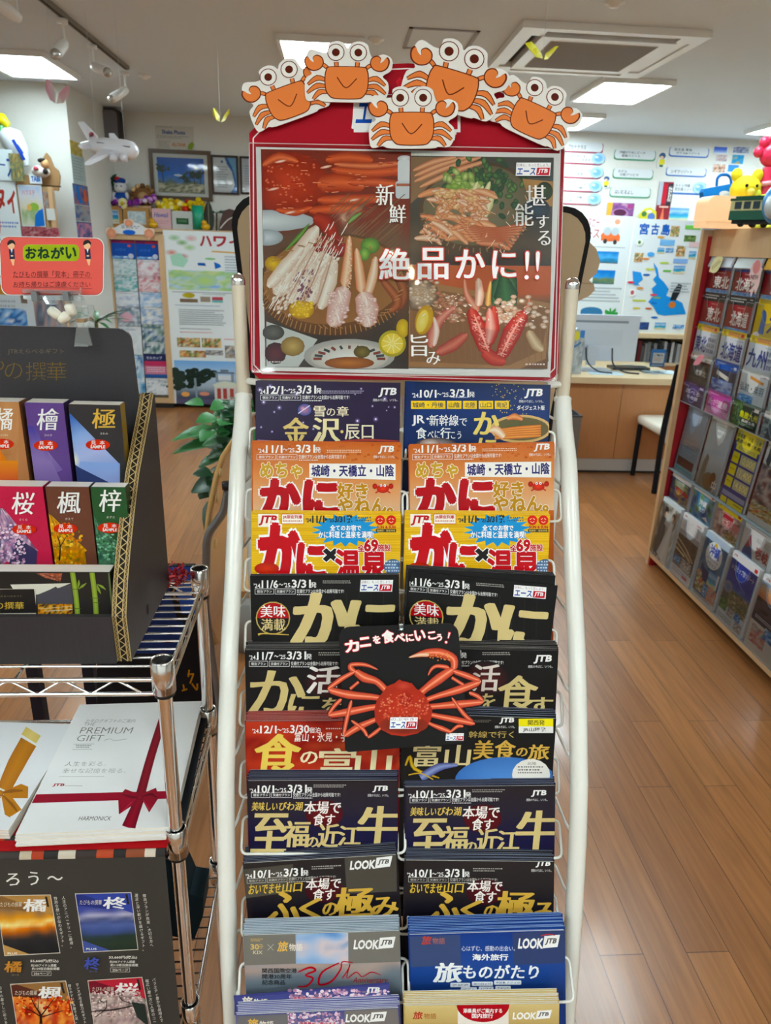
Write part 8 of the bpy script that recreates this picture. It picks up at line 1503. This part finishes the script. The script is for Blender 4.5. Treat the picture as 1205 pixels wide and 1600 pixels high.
# beige board of the next rack, behind the middle one
bbY = 1.5; bbd = thing('display_board', 'beige board with black edging standing right behind the middle rack', 'display board', (.14, bbY+.02, 0))
def P2(x, y, Y=bbY): return atY(x, y, Y)
Lt, Rt, Rb = P2(361, 335), P2(927, 345), P2(874, 640); zt_ = P2(640, 303).z; zc = (P2(361, 303).z+P2(928, 322).z)/2
def bpoly(g):
    pts = []; xl, xr_ = Lt.x+g, Rt.x-g; lx = xl+.055; r = .055-g*.3
    tp = zc-g
    bl_, br__ = xl+.075, xr_-.075; zb = .80+g
    for k in range(6): a = math.radians(180-18*k); pts.append((xl+r+r*math.cos(a), tp-r+r*math.sin(a)))
    for k in range(6): a = math.radians(90-18*k); pts.append((xr_-r+r*math.cos(a), tp-r+r*math.sin(a)))
    return pts+[(br__, zb), (bl_, zb)]
MB().mat(MATTE, '#1c1a1a').prism([(x, bbY+.002, z) for x, z in bpoly(0)], (0, .03, 0)).build('edging', bbd)
MB().mat(MATTE, '#c0aa88').prism([(x, bbY-.002, z) for x, z in bpoly(.011)], (0, .02, 0)).build('panel', bbd)
for sx in (Lt.x+.11, Rt.x-.11): MB().mat('white_paint').tube([(sx, bbY+.045, 0.0), (sx, bbY+.045, 1.5)], .012, 10).build('post', bbd)
s = flat('paper_cutout', 'cream scalloped cutout peeking out on the right of the beige board', 'paper cutout', 880, 376, 936, 474, 1.56, .003, '#cdb494', lambda s: s.line([(.3, .66), (.9, .68)], .02, '#b89a78'), shape=[(0, 0), (.6, 0), (.85, .12), (1, .32), (.95, .5), (.75, .62), (.9, .68), (.95, .78), (.8, .88), (.4, 1), (0, 1)], edge='#e4d4bc')
# ================================================================ back of the shop, right half
# name plates on the wall
def plate(x0, y0, x1, y1, txt, lb, col, disc=None):
    def d(s):
        s.rrect(.01, .0, .985, .86, .06, '#dfe4e8', .36)
        for i, t in enumerate(txt): n = len(txt); s.T(t, .12+.06*i, .14+.62*i/n if n > 1 else .26, .12+.06*i+min(.62, .075*len(t)), (.14+.62*i/n+.26) if n > 1 else .66, '#4a5058', .02)
    t = flat('name_plate', lb, 'name plate', x0, y0, x1, y1, WB-.002, .006, col, d, shape=rr(.08, 3.0 if (x1-x0) > 3*(y1-y0) else 2), group='name plates on the back wall')
    if disc: flat('round_sticker', f'light blue round sticker on the right end of the {lb.split(" name")[0]} plate', 'sticker', disc-11, (y0+y1)/2-10, disc+10, (y0+y1)/2+8, WB-.010, .001, '#a8cdea', lambda s: s.ell(.5, .5, .3, .3, '#7ab0dc').ell(.35, .4, .14, .1, '#d0e4f4'), shape=[(.5+.5*math.cos(a*.35), .5+.5*math.sin(a*.35)) for a in range(18)], group='round stickers on the name plates')
plate(880, 222, 943, 239, ['ブセナテラス'], 'topmost maroon edged name plate beside the last crab', '#a04a5e')
plate(878, 240, 942, 257, ['ルネッサンス', 'リゾートオキナワ'], 'second maroon edged name plate under the crab', '#a04a5e', 936); plate(876, 262, 940, 279, ['リザンシーパーク', 'ホテル谷茶'], 'third maroon edged name plate', '#a04a5e', 933)
plate(875, 284, 938, 300, ['リッツカールトン', 'ホテル沖縄'], 'fourth maroon edged name plate', '#a04a5e', 931); plate(873, 304, 936, 320, ['ヒルトン沖縄', '北谷リゾート'], 'lowest maroon edged name plate above the beige board', '#a04a5e', 929)
plate(960, 234, 1025, 251, ['沖縄かりゆしビーチ', '恩納リゾート'], 'topmost green edged name plate', '#5a9a7a'); plate(958, 264, 1021, 280, ['ホテル', '日航アリビラ'], 'middle green edged name plate', '#5a9a7a'); plate(953, 293, 1017, 309, ['はいむるよし'], 'lowest green edged name plate', '#5a9a7a')
plate(1046, 230, 1108, 246, ['宮古島 東急', 'ホテル&リゾート'], 'topmost blue edged name plate', '#4a78c0'); plate(1041, 262, 1104, 276, ['シギラリゾート'], 'middle blue edged name plate', '#4a78c0'); plate(1044, 285, 1103, 304, ['ヒルトン沖縄', '宮古島リゾート'], 'lowest blue edged name plate beside the tote bag', '#4a78c0', 1094)
def kid(x0, y0, x1, y1, lb): flat('paper_cutout', lb, 'paper cutout', x0, y0, x1, y1, WB-.004, .003, '#e8ecec', lambda s: s.ell(.5, .22, .34, .2, '#3a5a8a').ell(.45, .32, .2, .1, '#e8c8a8').poly([(.25, .44), (.8, .42), (.85, .75), (.2, .78)], '#e0d03a').rect(.3, .78, .7, .92, '#4a6a4a'), shape=[(.2, .1), (.5, 0), (.85, .12), (.95, .4), (.98, .8), (.75, 1), (.2, 1), (0, .75), (.1, .4)])
kid(1027, 238, 1042, 263, 'small figure cutout in yellow between green and blue name plates'); kid(941, 275, 954, 294, 'small figure cutout in yellow beside the fourth maroon edged plate')
# posters on the wall and the low counter behind the desk
flat('wall_poster', 'purple dessert poster with a yellow corner', 'poster', 948, 317, 990, 345, WB-.003, .003, '#8a4a86', lambda s: (s.pic(0, 0, 1, 1, p_noise(['#8a4a90', '#b87ab0', '#6a3a7a', '#d0a0c0'], 3, 4), 12, 10), s.rect(0, 0, .2, 1, '#e0b04a'), s.ell(.5, .6, .34, .3, '#d8b8d0', '#a870a8'), s.ell(.5, .55, .24, .2, '#5a2a4a').ell(.55, .9, .2, .12, '#e0a050'), s.rect(.75, .05, .98, .3, '#a84a8a')))
flat('wall_banner', 'narrow red and black tower banner above the island poster board', 'banner', 1027, 284, 1049, 345, WB-.003, .003, '#8a2a34', lambda s: (s.rect(.3, .05, .7, .55, '#c02a3a'), s.rect(.62, .05, 1, .6, '#2a2a34'), s.T('東京', .7, .1, .95, .5, '#e8e4e0', .03), s.rect(0, .0, .28, .6, '#b8c0cc'), s.poly([(.35, 1), (.5, .6), (.65, 1)], '#e07a5a'), s.rect(.2, .62, .85, .66, '#e0c0b0')))
flat('paper_cutout', 'yellow and blue cartoon cutout at the foot of the tower banner', 'paper cutout', 998, 324, 1027, 345, WB-.006, .003, '#d8d040', lambda s: s.ell(.7, .7, .2, .3, '#5a7ac0').ell(.3, .5, .14, .2, '#4a7a4a').ell(.55, .3, .16, .12, '#f0f0e0'), shape=[(.1, 1), (0, .6), (.3, .1), (.6, 0), (.95, .3), (1, 1)])
flat('wall_poster', 'seaside photo print right of the tower banner', 'poster', 1046, 325, 1076, 346, WB-.003, .002, '#a8b8c8', lambda s: s.pic(0, 0, 1, 1, p_sea(4), 10, 8))
for x0, y0, x1, y1, fn, lb in ((1115, 229, 1137, 240, p_grad([(0, '#3a5ac0'), (.5, '#5a7ad0'), (1, '#c8d8f0')]), 'blue photo card highest in the cluster above the tote bag'), (1118, 241, 1137, 253, p_noise(['#b89aa0', '#d8c8c8', '#8a7a80'], 5, 3), 'pale pink photo card in the cluster above the tote bag'), (1143, 241, 1163, 257, p_noise(['#2a8ac0', '#3a9ad0', '#c8a050'], 3, 6), 'teal photo card in the cluster above the tote bag'), (1114, 256, 1134, 270, p_noise(['#8a4a3a', '#d8a890', '#e8d8c8', '#6a3a2a'], 5, 5), 'brown food photo card in the cluster above the tote bag'), (1137, 257, 1155, 269, p_noise(['#3a8ad8', '#5aa0e0'], 3, 5), 'bright blue photo card above the tote bag handle'), (1145, 229, 1172, 240, p_noise(['#d8e4e8', '#a8b8c0', '#5a5a9a', '#e0e8a8'], 5, 7), 'white and green photo card at the top right of the cluster')):
    flat('photo_card', lb, 'photo card', x0, y0, x1, y1, WB-.002, .002, '#e0e4e8', (lambda q: lambda s: s.pic(.04, .06, .96, .94, q, 8, 6))(fn), group='photo cards above the tote bag')
CNT = 6.24; czt = atY(1035, 522, CNT).z
cx0, cx1 = atY(880, 540, CNT).x, atY(1104, 540, CNT).x
ct = thing('back_counter', 'pale wood counter with an open file compartment behind the desk', 'counter', ((cx0+cx1)/2, 6.4, 0))
MB().mat('pale_wood').box((cx0, CNT-.02, czt-.035), (cx1, 6.6, czt)).build('top', ct); MB().mat('pale_wood').box((cx0, 6.57, 0), (cx1, 6.6, czt-.035)).build('back', ct)
for x in (cx0, atY(992, 560, CNT).x-.02, cx1-.02): MB().mat('white_lacquer').box((x, CNT, 0), (x+.02, 6.57, czt-.035)).build('divider', ct)
MB().mat('pale_wood').box((cx0+.02, CNT, .70), (cx1-.02, 6.57, .72)).build('shelf_board', ct); MB().mat('desk_wood').box((cx0+.02, CNT+.01, 0), (cx1-.02, CNT+.03, .70)).build('front_panel', ct)
# files in the compartment
x = atY(993, 560, CNT).x+.005; k = 0
while x < cx1-.06:
    w_ = R_.uniform(.018, .034); hh = R_.uniform(.13, .19); c = R_.choice(['#5a5a5e', '#8a8e92', '#c8ccd0', '#6a2a30', '#3a3a44', '#a8b0b4', '#7a8288', '#24282c'])
    tag(recenter(MB().mat(MATTE, c).box((x, CNT+.05, .7205), (x+w_-.002, CNT+.27, .7205+hh)).build('document_file')), 'slim file standing in the compartment under the island poster board', 'file', 'files in the back counter'); x += w_
def d_miy(s):
    for t, a, b in (('宮', .08, .2), ('古', .24, .34), ('島', .38, .49)): s.T(t, a, .04, b, .13, '#2a62b8', .05)
    fd = p_food
    for x0, y0, x1, y1, q in ((.5, .05, .62, .14, p_food(3)), (.7, .125, .86, .18, p_green(3)), (.36, .24, .46, .29, p_sea(3)), (.47, .24, .58, .28, p_blue(3)), (.62, .22, .74, .31, p_food(5)), (.8, .26, .9, .33, p_sea(7)), (.06, .29, .18, .37, p_food(7)), (.62, .39, .78, .46, p_sea(5)), (.24, .905, .4, .975, p_noise(['#24346a', '#3a5a9a', '#1c2a5a'], 4, 3)), (.48, .905, .64, .97, p_sea(9)), (.74, .92, .9, .96, p_blue(8))): s.rect(x0-.005, y0-.003, x1+.005, y1+.003, '#f0f2f4').pic(x0, y0, x1, y1, q, 8, 8)
    s.rect(.69, .04, .9, .075, '#7ac85a').rect(.38, .17, .58, .22, '#7ab8ec').rect(.6, .33, .8, .37, '#8ab4ec').rect(.78, .18, .92, .225, '#e4c8cc')
    s.poly([(.33, .37), (.4, .42), (.44, .5), (.52, .54), (.6, .6), (.58, .66), (.68, .68), (.82, .72), (.9, .82), (.6, .84), (.5, .83), (.42, .76), (.34, .72), (.4, .66), (.36, .6), (.42, .56), (.36, .52), (.4, .48), (.36, .42)], '#2f95e4').poly([(.06, .45), (.18, .46), (.22, .52), (.16, .56), (.2, .58), (.1, .57)], '#3a9ae8').ell(.28, .3, .05, .02, '#5ab0f0')
    for x, y, w, c in ((.44, .37, .1, '#b8d44a'), (.26, .43, .1, '#c8d050'), (.5, .44, .09, '#6ac04a'), (.14, .71, .16, '#c8d44a'), (.42, .68, .08, '#8ab060'), (.16, .78, .08, '#d8c84a')): s.rect(x-.02, y-.008, x+w, y+.008, c)
    for x, y, c in ((.26, .48, '#2a6ac0'), (.42, .73, '#2a7ad0'), (.46, .86, '#2a72c8'), (.4, .655, '#d84a5a'), (.06, .55, '#d83a5a'), (.2, .6, '#d8904a'), (.36, .78, '#c86a4a'), (.22, .34, '#d88a4a'), (.38, .15, '#e0a850')): s.ell(x, y, .05, .010, c)
    s.poly([(.66, .62), (.72, .55), (.78, .56), (.76, .63), (.72, .7), (.64, .7)], '#20242c').ell(.68, .74, .05, .03, '#d8803a').ell(.1, .64, .05, .035, '#f4f4f4').ell(.1, .64, .025, .02, '#c86a7a').ell(.1, .2, .05, .03, '#f0f4f0').ell(.1, .2, .02, .014, '#4a8a4a').scrib(.05, .86, .3, .872, '#9a7a8a', 1).scrib(.62, .54, .9, .64, '#9aa8b0', 4)
pbd = flat('poster_board', 'white island poster board with a blue map standing on the back counter', 'poster board', 980, 343, 1093, 519, CNT+.10, .012, '#e4edf2', d_miy, zmin=czt)
def d_car(s):
    s.T('レンタカー', .05, .02, .4, .1, '#c88a90', .03).T('コース', .05, .12, .42, .19, '#c86a70', .02); s.ell(.72, .05, .09, .04, '#f4e8e0').ell(.72, .05, .05, .022, '#e8a888')
    s.ell(.62, .17, .17, .045, '#e8784a').ell(.56, .13, .07, .035, '#b8c8d0').ell(.7, .13, .07, .035, '#b8c8d0').rect(.46, .165, .8, .21, '#e8784a').ell(.54, .215, .035, .02, '#3a3a40').ell(.72, .22, .035, .02, '#3a3a40').scrib(.1, .26, .95, .275, '#8a9098', 1)
    s.pic(.38, .3, .82, .4, p_grad([(0, '#1f7ac8'), (.5, '#5ab0e8'), (.7, '#2a8ac0'), (1, '#5a6a6a')], 5, .2), 12, 8).pic(.4, .46, .8, .58, p_grad([(0, '#1f7ad0'), (.5, '#3a94dc'), (.6, '#7a8a4a'), (1, '#3a6a7a')], 5, .2), 12, 8).rect(.1, .32, .36, .38, '#4a7ab8')
    s.scrib(.1, .61, .98, .75, '#9aa2a8', 5).ell(.45, .82, .2, .035, '#3a78a8').rect(.25, .82, .66, .87, '#3a78a8'); s.limb([(.84, .98), (.86, .9), (.82, .84)], .03, '#b88a4a')
    for k in range(7): a = k*.9; s.limb([(.82, .84), (.82+.13*math.cos(a), .84+.05*math.sin(a))], .03, '#3a9a4a')
    s.scrib(.05, .95, .7, .99, '#8a9098', 2)
flat('poster_board', 'white car trip poster board with an orange car and beach photos', 'poster board', 893, 336, 978, 517, CNT+.10, .012, '#e2ebf0', d_car, zmin=czt)
# desk
DY = 5.32; dzt = .742; dx0, dx1 = .95, 2.62
desk = thing('service_desk', 'long pale topped service desk with brown front panels', 'desk', (1.8, 5.7, 0))
MB().mat('pale_wood').box((dx0, DY-.045, dzt-.045), (dx1, 6.15, dzt)).build('top', desk)
px_ = [dx0+.01, atY(966, 660, DY).x, 2.58]
for a, b in zip(px_, px_[1:]): MB().mat('desk_wood').box((a+.002, DY, .115), (b-.002, DY+.02, dzt-.045)).build('front_panel', desk)
MB().mat('grey_kick').box((dx0+.01, DY+.006, .018), (2.58, DY+.026, .113)).build('kick_plate', desk); MB().mat('dark_groove').box((dx0+.01, DY+.012, 0), (2.58, DY+.03, .018)).build('plinth', desk)
MB().mat('desk_wood').box((2.56, DY+.03, 0), (2.58, 6.1, dzt-.045)).build('side_panel', desk)
# monitor seen from behind
my = 5.62; mon = thing('monitor', 'white computer monitor seen from behind on the desk', 'monitor', (atY(945, 560, my).x, my, dzt))
flat('housing', None, None, 886, 492, 997, 564, my, .035, '#cdd6e2', lambda s: (s.rect(.02, .06, .84, .12, '#c8d0da'), s.rect(.02, .12, .84, .17, '#8a94a2'), s.rect(.1, .32, .78, .66, '#c6d0dc')), parent=mon, edge='#a8b0bc')
flat('neck', None, None, 918, 540, 932, 571, my+.0-.03, .025, '#c4ccd6', None, parent=mon)
b0, b1 = atY(905, 575, my).x, atY(950, 575, my).x; MB().mat(PLASTIC, '#c0c8d2').prism([(b0, my-.08, dzt), (b1, my-.08, dzt), (b1, my+.09, dzt), (b0, my+.09, dzt)], (0, 0, .012)).build('foot', mon)
for (x, y), (x2, y2) in (((916, 543), (934, 572)), ((957, 544), (975, 577))):
    a, b = atY(x, y, my-.04), atY(x2, y2, my-.10); a2 = V((a.x+.01, my-.06, b.z+.02)); MB().mat(PLASTIC, '#22242a').tube(rnd([a, a2, V((b.x, my-.12, dzt+.006)), V((b.x+.10, my-.16, dzt+.006))], .05), .006, 6).build('cable', mon)
kb = atZ(960, 571, dzt); tag(recenter(MB().mat(PLASTIC, '#2a2c30').box((kb.x-.10, 5.66, dzt), (kb.x+.2, 5.80, dzt+.02)).build('keyboard')), 'dark keyboard behind the monitor on the desk', 'keyboard')
for x, y, c, r, lb in ((925, 577, '#9aa0a4', .1, 'grey paper sheet under the monitor on the desk'), (945, 583, '#b8ccd8', -.08, 'pale blue leaflet at the front edge of the desk'), (985, 572, '#d8c8a8', .3, 'cream slip of paper right of the monitor'), (1035, 582, '#c8dce4', .1, 'pale blue sheet at the desk edge by the chair')):
    p = atZ(x, y, dzt); s = Sheet(Matrix.Translation((p.x, max(p.y, DY+.06), dzt+.0025)) @ Matrix.Rotation(r, 4, 'Z'), 'n', size=(.26, .18), dz=2e-4, mat=MATTE); s.base(-.13, -.09, .13, .09, .002, c); s.scrib(-.4, -.35, .4, .35, mixc(hx(c), (.4, .45, .5), .5), 6) if False else None; s.poly([(-.35, -.3), (.3, -.35), (.1, .1), (-.3, .1)], mixc(hx(c), (.45, .55, .65), .4)); tag(s.build('paper_sheet', None, s.M), lb, 'paper')
# leaflet holder at the left end of the desk
hp = flat('leaflet_holder', 'patterned white and blue leaflet box at the left end of the desk', 'leaflet box', 884, 513, 912, 585, 5.42, .10, '#b4bcc0', lambda s: (s.pic(0, .2, 1, .95, p_noise(['#a8b0b4', '#8a98a0', '#c8d0d4', '#7a8a98'], 5, 4), 10, 14), s.ell(.5, .16, .2, .1, '#d8d04a'), s.limb([(.1, .3), (.4, .4), (.8, .3)], .05, '#4a7ab0'), s.rect(.7, .04, .95, .2, '#4a8ad0')), shape=[(.0, .1), (.6, 0), (.85, .15), (1, .55), (1, 1), (0, 1)], zmin=dzt)
st_ = thing('card_stand', 'blue edged card in a clear stand on the desk', 'card stand', (atY(1028, 573, 5.55).x, 5.55, dzt))
flat('card', None, None, 1017, 546, 1040, 573.5, 5.55, .003, '#3a72b0', lambda s: (s.rect(.14, .2, .9, .78, '#e8ecf0'), s.T('ご案内', .2, .26, .8, .4, '#4a4a5a', .03), s.scrib(.22, .46, .82, .7, '#c86a5a', 3), s.rect(.1, .86, .9, .94, '#a8c8e8')), parent=st_)
pa, pb_ = atY(1011, 548, 5.54).x, atY(1040, 574, 5.54).x; MB().mat('clear_acrylic').box((pa, 5.535, dzt), (pb_, 5.538, dzt+.16)).build('clear_front', st_); MB().mat('clear_acrylic').box((pa, 5.52, dzt+.0005), (pb_, 5.64, dzt+.004)).build('base', st_)
# waste bin
wx0, wx1 = atY(886, 650, 4.95).x, atY(909, 655, 4.95).x; wz = atY(900, 652, 4.95).z
bn = thing('waste_bin', 'grey rectangular bin in front of the desk behind the white post', 'bin', (wx0, 5.0, 0))
mb_ = MB().mat('grey_metal'); 
for a, b in (((wx0-.14, 4.95, 0), (wx1, 4.965, wz)), ((wx0-.14, 5.135, 0), (wx1, 5.15, wz)), ((wx0-.14, 4.965, 0), (wx0-.125, 5.135, wz)), ((wx1-.015, 4.965, 0), (wx1, 5.135, wz)), ((wx0-.125, 4.965, 0), (wx1-.015, 5.135, .02))): mb_.box(a, b)
mb_.build('body', bn); MB().mat(MATTE, '#4a4a4e').box((wx0-.145, 4.945, wz), (wx1+.005, 4.962, wz+.012)).box((wx1-.012, 4.962, wz), (wx1+.005, 5.155, wz+.012)).build('rim', bn)
for k in range(12): z = .05+k*(wz-.1)/11; MB().mat(MATTE, '#55585c').box((wx1, 4.97, z), (wx1+.003, 5.13, z+.012)).build('side_rib', bn)
# chair by the desk
chx = thing('dining_chair', 'cream padded chair with black legs pulled up to the desk', 'chair', (2.2, 4.98, 0))
fl_, bk_ = atZ(983, 741, 0), atZ(1022, 771, 0)
# seat faces left/back; corners from the picture
zs = .47
def ZP(x, y, z): return atZ(x, y, z)
A1 = V((fl_.x, fl_.y, 0)); B1 = V((bk_.x, bk_.y, 0)); ax_ = (A1-B1); dep = ax_.length; ax_.normalize(); sdv = V((-ax_.y, ax_.x, 0))
if sdv.y < 0: sdv = -sdv
wd_ = .40
def L(a, b, z): return B1+ax_*a+sdv*b+V((0, 0, z))
def hexa(m, a0, a1, b0, b1, z0, z1, sh=0):
    m.prism([L(a0, b0, z0), L(a1, b0, z0), L(a1, b1, z0), L(a0, b1, z0)], V((0, 0, z1-z0))); return m
for a, b in ((dep-.02, .02), (dep-.02, wd_-.02)): MB().mat(MATTE, '#17161a').tube([L(a, b, 0), L(a, b, .40)], .019, 4).build('leg', chx)
for b in (.0, wd_): 
    q = [L(0, b, 0), L(.02, b, .42), L(0.0, b, .60), L(-.05, b, .92)]; MB().mat(MATTE, '#17161a').tube(rnd(q, .1), .021, 4).build('rear_leg', chx)
m_ = MB().mat('cream_seat'); hexa(m_, .03, dep+.02, .0, wd_, .40, zs); o = m_.build('seat', chx); bv = o.modifiers.new('bevel', 'BEVEL'); bv.width = .025; bv.segments = 3
m_ = MB().mat('cream_seat'); pr = [(.055, .36), (.03, .60), (-.02, .93), (-.062, .92), (-.02, .60), (.0, .36)]
m_.prism([L(a, .025, z) for a, z in pr], sdv*(wd_-.05)); o = m_.build('backrest', chx); bv = o.modifiers.new('bevel', 'BEVEL'); bv.width = .012; bv.segments = 2
